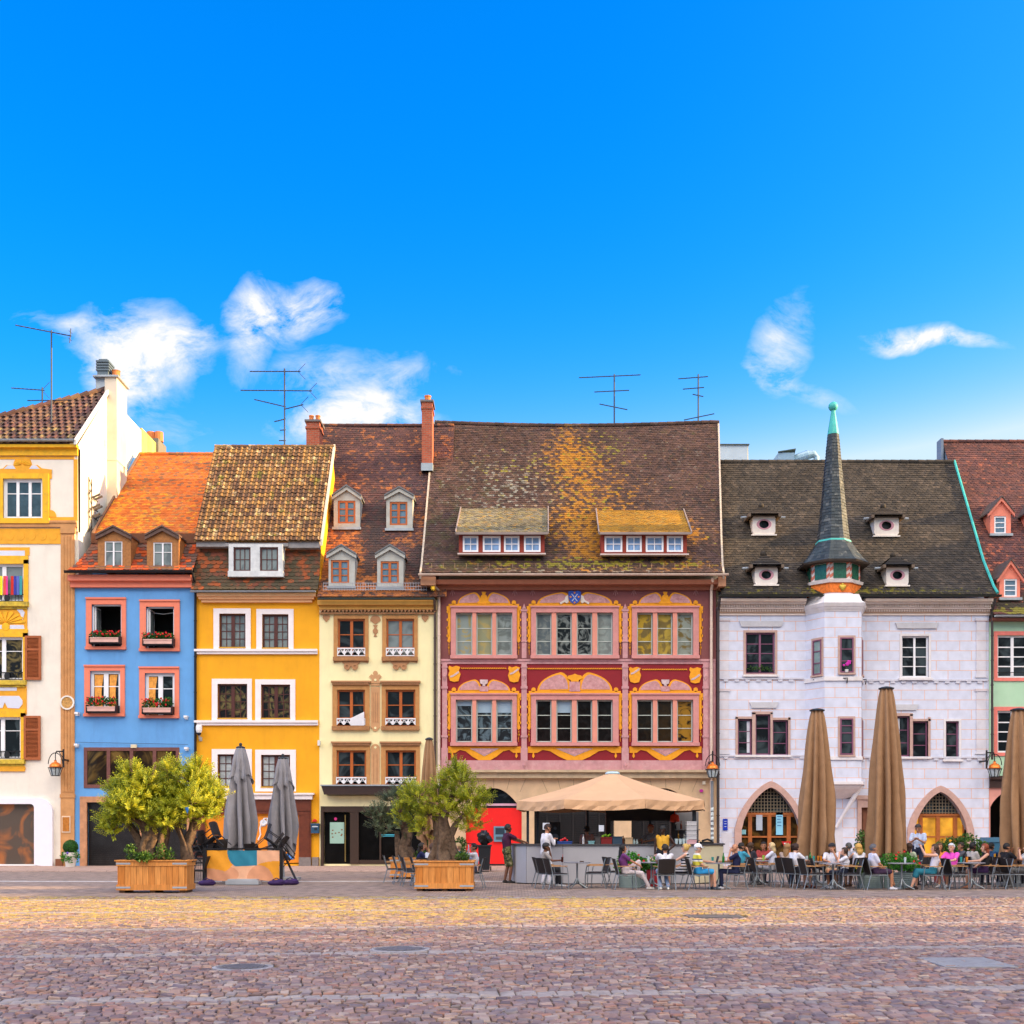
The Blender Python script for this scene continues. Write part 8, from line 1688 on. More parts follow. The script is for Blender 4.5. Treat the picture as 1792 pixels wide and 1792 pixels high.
def person(label, px, d, head, pose='sit', skin='pale', hair=(.03,.018,.01), hs='short', top=(.6,.6,.62), sleeve='short', bottom=(.05,.06,.12), legs='long', shoe=(.6,.6,.6), hands=('lap','lap'), lean=.0, cross=False, scale=None, x=None, topmat=None, botmat=None, cap=None, look=0, nod=0, z=.03, feet=(.40,.46), knees=None):
 """heading: 0 faces away from the viewer, 90 faces left, -90 faces right, 180 faces the viewer"""
 rng = random.Random(label); sit = pose == 'sit'
 H = .50 if sit else .93; pel = Vector((0,0,H)); by = -.09-lean*.0
 up = Vector((0, (-.16 if sit else 0)+lean, 1)).normalized(); chest = pel+up*.36+Vector((0,-.02,0)); neck = pel+up*.56; hd = neck+Vector((0,.035+max(0,lean)*.1,.135)); rt = Vector((1,0,0))
 hips = [pel+Vector((s*.09,0,0)) for s in (-1,1)]; sh = [pel+up*.50+Vector((s*.185,0,0)) for s in (-1,1)]
 T, B_, SK, SHO, EYE_, LIP = range(6); pr = []
 # trunk
 for s in (-1,1):
  pr += [(hips[0 if s < 0 else 1], pel+up*.16+rt*s*.065, .115, .105, B_ if legs != 'dress' else T), (pel+up*.14+rt*s*.06, chest+rt*s*.07, .108, .118, T), (chest+rt*s*.06, sh[0 if s < 0 else 1]-rt*s*.03-up*.01, .115, .070, T)]
 pr += [(chest, neck-up*.03, .10, .058, T), (neck-up*.04, hd-Vector((0,.02,.04)), .052, .05, SK)]
 # head
 c, s_ = math.cos(R(look)), math.sin(R(look)); fw = Vector((-s_, c, -math.sin(R(nod)))); fw.normalize(); sd = Vector((c, s_, 0)); upv = sd.cross(fw)
 hp = lambda a, b, e: hd+sd*a+fw*b+upv*e
 pr += [(hp(0,-.012,.035), hp(0,-.005,-.01), .092, .085, SK), (hp(0,.02,-.045), hp(0,.045,-.085), .066, .042, SK), (hp(0,.088,.005), hp(0,.108,-.028), .012, .016, SK)]
 for q in (-1,1): pr.append((hp(q*.088,-.01,.01), hp(q*.09,-.012,-.03), .016, .012, SK))
 # arms
 tg = {'lap': lambda s: (s*.07, .24, H+.12), 'table': lambda s: (s*.13, .40, .80), 'face': lambda s: (s*.04, .17, hd.z-.12), 'phone': lambda s: (s*.045, .30, hd.z+.02), 'down': lambda s: (s*.25, .02, H-.08), 'hip': lambda s: (s*.17, -.04, H+.10), 'arm': lambda s: (s*.25, .20, .70), 'counter': lambda s: (s*.20, .50, 1.22), 'reach': lambda s: (s*.10, .52, 1.12), 'chest': lambda s: (s*.04, .27, H+.36), 'out': lambda s: (s*.12, .60, 1.0 if sit else 1.2), 'knee': lambda s: (s*.08, .40, H+.20)}
 H_ = []
 for i, s in enumerate((-1,1)):
  hn = Vector(tg[hands[i]](s)); pole = Vector((s*.8,-.5,-.6)) if hands[i] != 'hip' else Vector((s,-.4,0))
  if hands[i] in ('face','phone'): pole = Vector((s*.5,.1,-1))
  el, wr = ik(sh[i], hn, .285, .25, pole); sl = {'short': .62, 'none': 0, 'long': 1}[sleeve]
  m0 = SK if sl == 0 else T; ur = .052 if m0 == T else .044
  if sl == .62: md = Vector(sh[i]).lerp(el,.66); pr += [(sh[i], md, .062, .060, T), (md, el, .040, .036, SK)]
  else: pr.append((sh[i], el, ur+.006, ur-.008, m0))
  pr += [(el, wr, .038 if sl < 1 else .044, .027 if sl < 1 else .033, SK if sl < 1 else T)]
  dr = (wr-el).normalized(); pr.append((wr, wr+dr*.075, .027, .034, SK)); H_.append((wr, dr, s))
 # legs
 for i, s in enumerate((-1,1)):
  if sit:
   kn, an = Vector((s*.11,.43,H+.035)), Vector((s*.10, feet[i], .085))
   if knees: kn = Vector(knees[i][:3]); an = Vector(knees[i][3:])
   elif cross and s > 0: kn = Vector((.03,.45,H+.12)); an = Vector((-.14,.66,.30))
  else:
   an = Vector((s*.09, (.06 if s > 0 else -.04), .085)); kn, an = ik(hips[i], an, .44, .42, (0,1,0))
  lg = legs
  if lg == 'long': pr += [(hips[i], kn, .088, .066, B_), (kn, an+Vector((0,0,.03)), .064, .052, B_), (an+Vector((0,0,.05)), an, .04, .036, SK)]
  elif lg == 'short': md = hips[i].lerp(kn,.86); pr += [(hips[i], md, .092, .082, B_), (md, kn, .060, .056, SK), (kn, kn.lerp(an,.35), .054, .056, SK), (kn.lerp(an,.35), an, .056, .036, SK)]
  else:
   md = kn.lerp(an,.25) if lg == 'skirt' else kn; mm = B_ if lg == 'skirt' else T
   pr += [(hips[i], kn, .096, .085, mm), (kn, md+Vector((0,0,-.001)), .088, .092, mm), (kn, kn.lerp(an,.35), .052, .054, SK), (kn.lerp(an,.35), an, .054, .035, SK)]
   if s > 0: pr.append((pel+Vector((0,.05,0)), kn*.5+Vector((-kn.x*.5+0,.20,H*.5)), .11, .09, mm))
  fd = Vector((s*.12, 1, 0)).normalized();
  if sit and (an.z > .2): fd = Vector((0,.8,-.5)).normalized()
  pr += [(an+Vector((0,-.035,-.045)), an+fd*.15+Vector((0,0,-.055)), .036, .030, SHO), (an, an+fd*.05+Vector((0,0,-.03)), .037, .034, SHO)]
 V, Fc = capsule_mesh(pr); me = bpy.data.meshes.new('tmp'); me.from_pydata([tuple(v) for v in V], [], Fc); me.update(); ob = bpy.data.objects.new('person_tmp', me); COL.objects.link(ob)
 rm = ob.modifiers.new('r', 'REMESH'); rm.mode = 'VOXEL'; rm.voxel_size = .0135; rm.use_smooth_shade = True; sm = ob.modifiers.new('s', 'SMOOTH'); sm.factor = .5; sm.iterations = 3
 dg = bpy.context.evaluated_depsgraph_get(); dg.update(); ev = ob.evaluated_get(dg); body = bpy.data.meshes.new_from_object(ev); bpy.data.objects.remove(ob); bpy.data.meshes.remove(me)
 # material by the nearest limb
 n = len(body.polygons); cen = np.empty(n*3); body.polygons.foreach_get('center', cen); cen = cen.reshape(-1,3); best = np.full(n, 1e9); mi = np.zeros(n, dtype=np.int32)
 for a, b, ra, rb, k in pr:
  a = np.array(a); b = np.array(b); ab = b-a; t = np.clip(((cen-a)@ab)/max(1e-9, ab@ab), 0, 1); dd = np.linalg.norm(cen-(a+t[:,None]*ab), axis=1)-(ra+(rb-ra)*t); m_ = dd < best; best[m_] = dd[m_]; mi[m_] = k
 rel = cen-np.array(hd); lx, ly, lz = rel@np.array(sd), rel@np.array(fw), rel@np.array(upv)
 for q in (-1,1): mi[(np.hypot(lx-q*.034, lz-.012) < .0125) & (ly > .05)] = EYE_
 mi[(np.abs(lx) < .024) & (np.abs(lz+.062) < .0075) & (ly > .05)] = LIP
 sk = SKIN[skin]; key = lambda c: '%02x%02x%02x' % tuple(int(min(1,v)*255) for v in c)
 mats = [topmat or mk('cloth_'+key(top), top, rough=.9, var=.08, vs=6), botmat or mk('cloth_'+key(bottom), bottom, rough=.9, var=.1, vs=6), mk('skin_'+skin, sk, rough=.5, var=.05), mk('shoe_'+key(shoe), shoe, rough=.6), mk('eye_dark', (.02,.012,.01), rough=.3), mk('lip_'+skin, tuple(v*w for v, w in zip(sk,(.8,.5,.5))))]
 body.materials.clear()
 for m in mats: body.materials.append(m)
 body.polygons.foreach_set('material_index', mi); body.polygons.foreach_set('use_smooth', [True]*n)
 # fingers, joined into the body
 import bmesh
 bm = bmesh.new(); bm.from_mesh(body); fm = MB()
 for wr, dr, s in H_:
  side = dr.cross(Vector((0,0,1))); side = side.normalized() if side.length > .1 else Vector((1,0,0)); nn = side.cross(dr).normalized()
  for k, (of, ln) in enumerate(((-.024,.062),(-.008,.072),(.009,.068),(.025,.052))): p = wr+dr*.085+side*of; fm.tube([p-dr*.02, p+dr*ln*.5-nn*.006, p+dr*ln*.85-nn*.024, p+dr*ln*.95-nn*.036], [.0095,.009,.008,.006], 6)
  p = wr+dr*.035+side*(.030*-s); fm.tube([p, p+dr*.028+side*(-s*.022)-nn*.006, p+dr*.052+side*(-s*.026)-nn*.018], [.011,.010,.007], 6)
 vs = [bm.verts.new(v) for v in fm.v]
 for f in fm.f:
  ff = bm.faces.new([vs[i] for i in f]); ff.material_index = SK; ff.smooth = True
 bm.to_mesh(body); bm.free(); body.name = 'person'
 o = bpy.data.objects.new('person', body); COL.objects.link(o); tag(o, label, 'person', 'people on the terrace')
 hm = mk('hair_'+key(hair), hair, rough=.65, var=.3, vs=30)
 m = MB()
 def dome(rx, ry, rz, off, keep, nl=18, nr=14):
  vs = []; idx = {}
  for j in range(nr+1):
   th = math.pi*j/nr
   for k in range(nl): ph = 2*math.pi*k/nl; x_, y_, z_ = rx*math.sin(th)*math.cos(ph), ry*math.sin(th)*math.sin(ph), rz*math.cos(th); jit = 1+.035*mnoise.noise(Vector((x_*40,y_*40,z_*25+rng.random()*0))); vs.append((x_*jit,y_*jit,z_*jit))
  fs = []
  for j in range(nr):
   for k in range(nl):
    q = [j*nl+k, (j+1)*nl+k, (j+1)*nl+(k+1)%nl, j*nl+(k+1)%nl]; c_ = [sum(vs[i][e] for i in q)/4 for e in range(3)]
    if keep(*c_): fs.append(q)
  return [tuple(hp(v[0]+off[0], v[1]+off[1], v[2]+off[2])) for v in vs], fs
 if hs != 'bald' and hs != 'none':
  m.add(*dome(.104,.112,.118,(0,-.012,.022), lambda x_,y_,z_: not (y_ > .035 and z_ < .055) and z_ > (-.065 if hs == 'short' else -.09) and not (abs(x_) > .085 and z_ < -.01 and hs == 'short')))
  if hs in ('long','pony','bob'):
   Ln = {'long': .34, 'pony': .30, 'bob': .14}[hs]; w = {'long': .088, 'pony': .035, 'bob': .098}[hs]; b0 = hp(0,-.055,.02);
   pts = [b0, b0+Vector((0,0,-.09))-fw*.02, b0+Vector((0,0,-.09-Ln*.5))-fw*.035, b0+Vector((0,0,-.09-Ln))-fw*.03]; nn = 14; vs = []
   for i, p in enumerate(pts):
    ww = w*(1,1.08,1.0,.6)[i]
    for k in range(nn): q = 2*math.pi*k/nn; vs.append(p+sd*math.cos(q)*ww+fw*math.sin(q)*ww*(.62 if hs != 'pony' else 1))
   m.add(vs, [(i*nn+k,i*nn+(k+1)%nn,(i+1)*nn+(k+1)%nn,(i+1)*nn+k) for i in range(len(pts)-1) for k in range(nn)]+[tuple(range(nn)), tuple((len(pts)-1)*nn+k for k in range(nn))])
  if hs == 'bun': m.ball(hp(0,-.12,.07), .05)
  ho = m.build('hair', hm, None, smooth=True); ho.parent = o
 if cap:
  m = MB(); m.add(*dome(.112,.120,.105,(0,-.008,.045), lambda x_,y_,z_: z_ > -.005)); vs = []
  if cap[1]:
   for i in range(9): a = R(20+140*i/8); vs += [hp(.105*math.cos(a), .105*math.sin(a), .045), hp(.115*math.cos(a), .02+.175*math.sin(a), .03)]
   m.add(vs+[v-upv*.012 for v in vs], [(2*i,2*i+2,2*i+3,2*i+1) for i in range(8)]+[(18+2*i,18+2*i+1,18+2*i+3,18+2*i+2) for i in range(8)])
  co = m.build('cap', mk('cap_'+key(cap[0]), cap[0], rough=.85), None, smooth=True); co.parent = o
 s0 = scale or (.92 if sit else 1.0); o.scale = (s0,s0,s0); o.location = (X_at(px,d) if x is None else x, d, z+(.45*.94-.39*s0-.025 if sit and False else 0)); o.rotation_euler = (0,0,R(head))
 return o
def stripes(name, cols, period, axis='Z'):
 m = bpy.data.materials.new(name); m.use_nodes = True; nt = m.node_tree; N = nt.nodes.new; L = nt.links.new; b = nt.nodes['Principled BSDF']; b.inputs['Roughness'].default_value = .9
 tc = N('ShaderNodeTexCoord'); sp = N('ShaderNodeSeparateXYZ'); L(tc.outputs['Object'], sp.inputs[0]); d = N('ShaderNodeMath'); d.operation = 'DIVIDE'; L(sp.outputs[axis], d.inputs[0]); d.inputs[1].default_value = period; f = N('ShaderNodeMath'); f.operation = 'FRACT'; L(d.outputs[0], f.inputs[0])
 cr = N('ShaderNodeValToRGB'); cr.color_ramp.interpolation = 'CONSTANT'; e = cr.color_ramp.elements
 for i in range(len(cols)-2): e.new(.5)
 for i, (p, c) in enumerate(cols): e[i].position = p; e[i].color = (*c, 1)
 L(f.outputs[0], cr.inputs[0]); L(cr.outputs[0], b.inputs['Base Color']); return m
def camo():
 m = bpy.data.materials.new('camouflage_cloth'); m.use_nodes = True; nt = m.node_tree; N = nt.nodes.new; L = nt.links.new; b = nt.nodes['Principled BSDF']; b.inputs['Roughness'].default_value = .9
 tc = N('ShaderNodeTexCoord'); no = N('ShaderNodeTexNoise'); no.inputs['Scale'].default_value = 14; no.inputs['Detail'].default_value = 2; L(tc.outputs['Object'], no.inputs['Vector']); cr = N('ShaderNodeValToRGB'); cr.color_ramp.interpolation = 'CONSTANT'; e = cr.color_ramp.elements
 e.new(.5); e.new(.5)
 for i, (p, c) in enumerate(((0,(.02,.025,.012)),(.44,(.12,.13,.04)),(.52,(.05,.06,.02)),(.60,(.30,.26,.13)))): e[i].position = p; e[i].color = (*c, 1)
 L(no.outputs['Fac'], cr.inputs[0]); L(cr.outputs[0], b.inputs['Base Color']); return m
def crowd():
 Y, Lf, Rt, Bk = 180, 90, -90, 0
 W = (.66,.65,.70)
 person('man in dark purple shirt and camouflage shorts at the left end of the counter', 887, 34.75, -70, 'stand', 'brown', (.015,.012,.01), 'short', (.05,.008,.035), 'short', (.1,.1,.05), 'short', (.02,.02,.022), ('counter','counter'), botmat=camo(), lean=.02)
 person('young person in a white long sleeved shirt standing before the counter looking at a phone', 955, 33.6, -60, 'stand', 'tan', (.03,.015,.01), 'short', W, 'long', W, 'long', (.3,.3,.3), ('chest','chest'), lean=.05, nod=30)
 person('seated person with dark cap and grey shirt in the chair left of the bare table', 953, 32.6, -80, 'sit', 'brown', (.012,.01,.01), 'short', (.30,.27,.26), 'short', (.02,.02,.025), 'long', (.62,.62,.62), ('face','table'), lean=.16, cap=((.03,.03,.035),False))
 person('kiosk worker in a pale pink shirt seen from behind inside the kiosk', 1028, 37.0, 20, 'stand', 'tan', (.02,.015,.01), 'short', (.52,.27,.22), 'short', (.03,.03,.04), 'long', (.1,.1,.1), ('down','chest'), lean=.04, scale=.97)
 person('kiosk worker with red hair bending behind the bar next to the waitress', 1142, 37.2, 130, 'stand', 'tan', (.30,.06,.02), 'short', (.28,.27,.28), 'short', (.03,.03,.04), 'long', (.1,.1,.1), ('counter','counter'), lean=.10)
 person('waitress in a mustard yellow vest leaning on the counter with one hand on her hip', 1160, 33.5, 155, 'stand', 'dark', (.01,.01,.01), 'short', (.62,.33,.03), 'none', (.012,.012,.02), 'long', (.05,.05,.05), ('hip','down'), lean=-.03, nod=20, scale=.97)
 person('woman with long black hair and a purple top, one knee drawn up', 1094, 31.1, -85, 'sit', 'tan', (.008,.007,.008), 'long', (.13,.03,.14), 'short', (.55,.48,.48), 'long', (.5,.48,.45), ('lap','knee'), knees=((-.10,.42,.80,-.08,.40,.45),(.12,.46,.48,.12,.66,.085)))
 person('man in a white shirt seen from behind on a chair facing the counter', 1163, 30.9, 5, 'sit', 'tan', (.02,.012,.01), 'short', W, 'short', (.28,.36,.50), 'long', (.72,.72,.66), ('table','table'), feet=(.05,-.02))
 person('blonde woman in a black and white striped dress facing the man in white', 1196, 31.6, 75, 'sit', 'pale', (.55,.36,.10), 'bun', W, 'none', W, 'dress', (.3,.3,.3), ('table','lap'), topmat=stripes('black_white_stripes', ((0,(.7,.7,.7)),(.5,(.012,.012,.02))), .085))
 person('man in a white cap, yellow striped polo shirt and bright blue shorts', 1222, 31.0, -85, 'sit', 'pale', (.5,.5,.5), 'short', (.7,.65,.2), 'short', (.03,.30,.62), 'short', (.02,.03,.05), ('table','lap'), lean=.08, cap=((.75,.75,.78),True), topmat=stripes('yellow_polo_stripes', ((0,(.66,.60,.06)),(.30,(.72,.72,.62)),(.55,(.02,.03,.16)),(.72,(.66,.60,.06))), .19))
 person('bald man in a navy polo shirt resting his chin on his hand', 1288, 31.2, 80, 'sit', 'tan', (.1,.06,.04), 'bald', (.010,.012,.05), 'short', (.015,.02,.06), 'long', (.62,.62,.66), ('face','table'), lean=.14)
 person('man in a turquoise shirt raising a glass behind the bald man', 1299, 33.6, -70, 'sit', 'tan', (.015,.012,.01), 'short', (.05,.30,.42), 'short', (.1,.1,.1), 'long', (.2,.2,.2), ('table','face'), lean=.05)
 person('woman with smooth blonde hair and a white blouse below the triangular sign', 1350, 33.9, 70, 'sit', 'pale', (.62,.47,.24), 'bob', (.60,.62,.74), 'short', (.5,.5,.55), 'long', (.6,.6,.6), ('table','table'), lean=.08)
 person('woman with very long light brown hair seen from behind', 1378, 32.3, -40, 'sit', 'pale', (.30,.16,.06), 'long', (.40,.30,.24), 'short', (.05,.05,.07), 'long', (.2,.1,.05), ('table','table'), lean=.08)
 person('woman with dark hair in a bun and white top beside the long haired woman', 1393, 31.8, -65, 'sit', 'pale', (.035,.015,.01), 'bun', W, 'short', (.02,.02,.03), 'short', (.18,.05,.02), ('table','table'), lean=.08)
 person('man in a black cap and white shirt with his hand at his mouth', 1456, 32.0, 165, 'sit', 'tan', (.02,.015,.01), 'short', W, 'short', (.45,.33,.20), 'short', (.55,.55,.58), ('face','table'), lean=.08, cap=((.02,.02,.025),False))
 person('girl with a dark ponytail and white top beside the man in the black cap', 1478, 31.6, 80, 'sit', 'pale', (.04,.02,.012), 'pony', W, 'short', (.02,.025,.05), 'long', (.66,.66,.68), ('face','table'), lean=.10, scale=.84)
 person('grey haired man partly hidden behind the blonde woman in the cap sleeve top', 1483, 33.9, 20, 'sit', 'pale', (.12,.12,.12), 'short', (.50,.52,.60), 'short', (.05,.05,.05), 'long', (.2,.2,.2), ('table','table'))
 person('blonde woman in a white cap sleeve top and black skirt seen from behind', 1500, 32.3, 20, 'sit', 'pale', (.58,.33,.08), 'bob', W, 'none', (.015,.013,.014), 'skirt', (.2,.1,.05), ('table','arm'))
 person('grey haired man in a white shirt and purple shorts at the green planter', 1532, 31.0, -85, 'sit', 'tan', (.10,.10,.11), 'short', (.62,.62,.72), 'short', (.05,.025,.06), 'short', (.62,.64,.72), ('lap','lap'), feet=(.62,.44))
 person('waiter in a pale blue shirt standing with a notepad before the lit arch', 1607, 36.4, 150, 'stand', 'tan', (.04,.03,.025), 'short', (.50,.58,.74), 'short', (.02,.025,.05), 'long', (.03,.03,.03), ('chest','chest'), nod=25)
 person('woman in a long teal skirt holding up a phone to take a picture', 1632, 30.9, 75, 'sit', 'pale', (.06,.03,.015), 'bob', (.64,.60,.66), 'none', (.02,.17,.23), 'skirt', (.05,.025,.02), ('phone','phone'), feet=(.58,.44))
 ph = MB(); xx = X_at(1632,30.9); ph.box(xx-.43, xx-.425, 30.97, 31.05, 1.11, 1.25); tag(ph.build('mobile_phone', mk('white_phone', (.7,.72,.74), rough=.3)), 'white phone held up in front of the face of the woman in teal', 'phone')
 person('dark haired woman in a black and white top behind the woman in teal', 1594, 33.2, -60, 'sit', 'pale', (.045,.02,.01), 'bob', (.42,.50,.36), 'short', (.02,.02,.02), 'long', (.1,.1,.1), ('table','lap'))
 person('elderly woman with short white hair and a bright pink top', 1664, 32.2, 130, 'sit', 'pale', (.55,.58,.60), 'short', (.75,.08,.48), 'short', (.35,.33,.30), 'skirt', (.62,.62,.64), ('table','table'), lean=.05)
 person('person in an orange patterned shirt next to the elderly woman in pink', 1644, 33.6, 160, 'sit', 'tan', (.10,.05,.02), 'bob', (.62,.22,.05), 'short', (.3,.05,.05), 'long', (.2,.2,.2), ('table','table'))
 person('woman with auburn hair in a black sleeveless top', 1722, 31.7, 80, 'sit', 'pale', (.22,.045,.015), 'long', (.010,.010,.012), 'none', (.05,.02,.08), 'short', (.45,.2,.12), ('table','lap'), lean=.06)
 person('dark haired man in a dark blue shirt sitting behind the auburn haired woman', 1737, 33.9, -60, 'sit', 'tan', (.02,.014,.01), 'short', (.02,.07,.16), 'short', (.05,.05,.07), 'long', (.2,.2,.2), ('table','table'))
 person('bearded man in a black shirt near the right edge, drinking', 1763, 32.6, -75, 'sit', 'tan', (.012,.01,.01), 'short', (.012,.012,.016), 'short', (.02,.02,.03), 'long', (.05,.05,.05), ('face','table'), lean=.06)
 person('person at the very right edge with raised forearms', 1794, 32.2, 80, 'sit', 'pale', (.05,.03,.02), 'short', (.5,.5,.5), 'short', (.1,.1,.1), 'long', (.1,.1,.1), ('face','face'))
 person('person with dark curly hair and navy shirt left of the gnarled olive trunk', 738, 33.4, -80, 'sit', 'tan', (.02,.012,.01), 'bob', (.010,.015,.07), 'short', (.05,.05,.07), 'long', (.1,.1,.1), ('face','table'), lean=.10)
 person('person in a white shirt leaning forward, mostly hidden by the gnarled trunk', 752, 32.2, -40, 'sit', 'pale', (.1,.05,.03), 'short', (.62,.62,.64), 'short', (.05,.05,.07), 'long', (.1,.1,.1), ('table','table'), lean=.30)
 person('fair haired person in a royal blue shirt behind the gnarled trunk', 798, 33.4, 80, 'sit', 'pale', (.40,.28,.14), 'short', (.02,.05,.45), 'short', (.05,.05,.07), 'long', (.1,.1,.1), ('table','table'))
 person('young man in a white shirt reaching out beside the second olive planter', 828, 32.0, 85, 'sit', 'tan', (.012,.01,.01), 'short', W, 'short', (.1,.1,.15), 'long', (.1,.1,.1), ('out','table'), lean=.06)
 more = ((1315,34.6,-60,'pale',(.06,.03,.015),'bob',(.03,.03,.04),'woman in a dark top behind the table of the smooth haired blonde'),(1336,35.4,160,'tan',(.02,.015,.01),'short',(.35,.05,.05),'man in a red shirt seated in the back row under the left arch'),(1411,34.4,120,'pale',(.20,.10,.04),'short',(.05,.12,.20),'person in a petrol shirt behind the laden table'),(1436,34.8,170,'tan',(.015,.01,.01),'bob',(.40,.36,.30),'person in a beige top in front of the left tall parasol'),
  (1560,34.8,-100,'pale',(.28,.16,.06),'bob',(.02,.03,.03),'woman in black half hidden behind the dense fern'),(1680,34.6,90,'tan',(.03,.02,.01),'short',(.10,.10,.12),'man in a charcoal shirt before the wide dark bush'),(1704,33.6,-70,'brown',(.012,.01,.01),'short',(.45,.42,.40),'man in a pale grey shirt beside the auburn haired woman'),(1778,34.4,110,'pale',(.08,.04,.02),'bob',(.25,.06,.10),'woman in a wine red top behind the bearded man'))
 for px, d, h, sk, hc, hs, tc, lab in more:
  person(lab, px, d, h, 'sit', sk, hc, hs, tc, 'short', (.03,.03,.05), 'long', (.08,.08,.08), ('table','lap'), lean=.05); CH['extra'] = CH.get('extra', [])+[(px,d,h,lab)]
# ------------------------------------------------------------------ furniture placed, props
def terrace():
 make_chair(); CH['chair'].scale = (.94,)*3; make_table(); CH['table'].scale = (.96,)*3
 r = R
 def ch(px, d, h, label): return chair(X_at(px,d), d, r(h), label)
 ch(953,32.6,-80,'terrace chair under the seated person in grey left of the bare table')
 for px, d, h, l in ((961,31.7,-60,'empty chair pushed to the left side of the bare table'),(974,31.2,-70,'empty chair nearest the viewer left of the bare table'),(1040,31.8,85,'empty chair at the right side of the bare table'),(1047,32.3,100,'empty chair behind the one at the right side of the bare table'),(1076,33.0,-75,'empty chair beside the green geranium tub'),
  (1094,31.1,-85,'chair of the woman with long black hair'),(1163,30.9,5,'chair with its back to the viewer under the man in white'),(1196,31.6,75,'chair of the blonde woman in stripes'),(1222,31.0,-85,'chair of the man with the white cap'),(1214,32.2,-80,'empty chair behind the man with the white cap'),(1288,31.2,80,'chair of the bald man in navy'),(1302,32.6,85,'empty chair between the bald man and the man in turquoise'),(1299,33.6,-70,'chair of the man in turquoise'),
  (1350,33.9,70,'chair of the woman with smooth blonde hair'),(1378,32.3,-40,'chair of the woman with very long hair'),(1393,31.8,-65,'chair of the woman with the dark bun'),(1420,31.1,-80,'empty chair left of the round table under the tall parasol'),(1456,32.0,165,'chair of the man in the black cap'),(1488,31.0,85,'empty chair right of the girl with the ponytail'),(1478,31.6,80,'chair of the girl with the ponytail'),(1483,33.9,20,'chair of the grey haired man in the back'),
  (1500,32.3,20,'chair of the blonde woman in the black skirt'),(1532,31.0,-85,'chair of the man in purple shorts'),(1632,30.9,75,'chair of the woman in teal'),(1594,33.2,-60,'chair of the dark haired woman behind the woman in teal'),(1664,32.2,130,'chair of the elderly woman in pink'),(1644,33.6,160,'chair of the person in orange'),(1672,31.2,-80,'empty chair in front of the elderly woman in pink'),(1722,31.7,80,'chair of the auburn haired woman'),(1748,31.3,85,'empty chair right of the auburn haired woman'),
  (1737,33.9,-60,'chair of the man in dark blue'),(1763,32.6,-75,'chair of the bearded man in black'),(1794,32.2,80,'chair cut by the right edge of the picture'),
  (738,33.4,-80,'chair of the person with dark curls'),(752,32.2,-40,'chair hidden behind the gnarled trunk'),(798,33.4,80,'chair of the person in royal blue'),(828,32.0,85,'chair of the young man beside the second planter'),(690,35.0,-85,'empty chair farthest left beside the third planter'),(707,34.2,-80,'second empty chair along the left of the second planter'),(722,33.0,-75,'empty chair close to the left end of the second planter'),(716,35.4,-90,'empty chair in the back row before the third planter')):
  ch(px, d, h, l)
 for px, d, h, l in ((1315,34.6,-60,'chair of the woman in the dark top'),(1336,35.4,160,'chair of the man in red in the back row'),(1411,34.4,120,'chair of the person in the petrol shirt'),(1436,34.8,170,'chair of the person in the beige top'),(1560,34.8,-100,'chair of the woman in black behind the fern'),(1680,34.6,90,'chair of the man in the charcoal shirt'),(1704,33.6,-70,'chair of the man in pale grey'),(1778,34.4,110,'chair of the woman in wine red'),(1330,32.4,-75,'empty chair in the middle front between the bald man and the blonde'),(1362,33.0,80,'empty chair with its back to the long haired woman'),(1440,31.5,-95,'empty chair close behind the round front table'),(1606,32.4,100,'empty chair behind the dense fern'),(1650,31.9,-90,'empty chair between the teal skirt and the pink top'),(1735,32.4,80,'empty chair behind the auburn haired woman'),(1772,31.4,-85,'empty chair in the front row near the right edge')):
  ch(px, d, h, l)
 for px, d, l in ((1010,31.7,'bare round table between empty chairs before the kiosk'),(1140,31.8,'table of the woman with black hair and the man in white'),(1258,31.2,'table between the white cap man and the bald man'),(1325,33.4,'table of the woman with smooth blonde hair'),(1425,32.6,'table laden with glasses before the man in the black cap'),(1458,30.9,'round table in front of the girl with the ponytail'),(1578,31.0,'table between the man in purple shorts and the woman in teal'),(1700,31.4,'table in front of the auburn haired woman'),(1620,33.4,'table behind the woman in teal'),(1776,33.6,'table near the right edge'),(770,33.2,'table behind the gnarled olive trunk')):
  table(X_at(px,d), d, l, r(px % 40))
 zt = .03+.742*.96
 gl = mk('cola_glass', (.05,.012,.008), rough=.1); gg = mk('green_bottle', (.02,.16,.03), rough=.1); wg = mk('clear_glass', (.45,.52,.52), rough=.08); og = mk('orange_drink', (.6,.2,.02), rough=.15); be = mk('beer', (.55,.26,.03), rough=.12)
 tall_glass('cola_glass', 'glass of dark cola with red straw on the bare table', X_at(984,31.6), 31.6, zt, .14, .032, gl)
 small('drinking_straw', 'red straw standing in the dark cola', 'straw', mk('red_straw', (.6,.02,.02)), lambda m: m.tube([(X_at(984,31.6),31.6,zt+.06),(X_at(985,31.6),31.6,zt+.22)], .005, 5))
 small('ashtray', 'small ashtray on the bare table', 'ashtray', mk('ashtray', (.12,.08,.06)), lambda m: m.lathe([(.05,0),(.06,.03),(.05,.03),(.04,.01)], (X_at(1018,31.7),31.7,zt), 14))
 bottle('bottle', 'green glass bottle on the table by the bald man', X_at(1266,31.3), 31.3, zt, .26, gg)
 bottle('bottle', 'green glass bottle among the drinks of the laden table', X_at(1418,32.6), 32.6, zt, .25, gg)
 k = 0
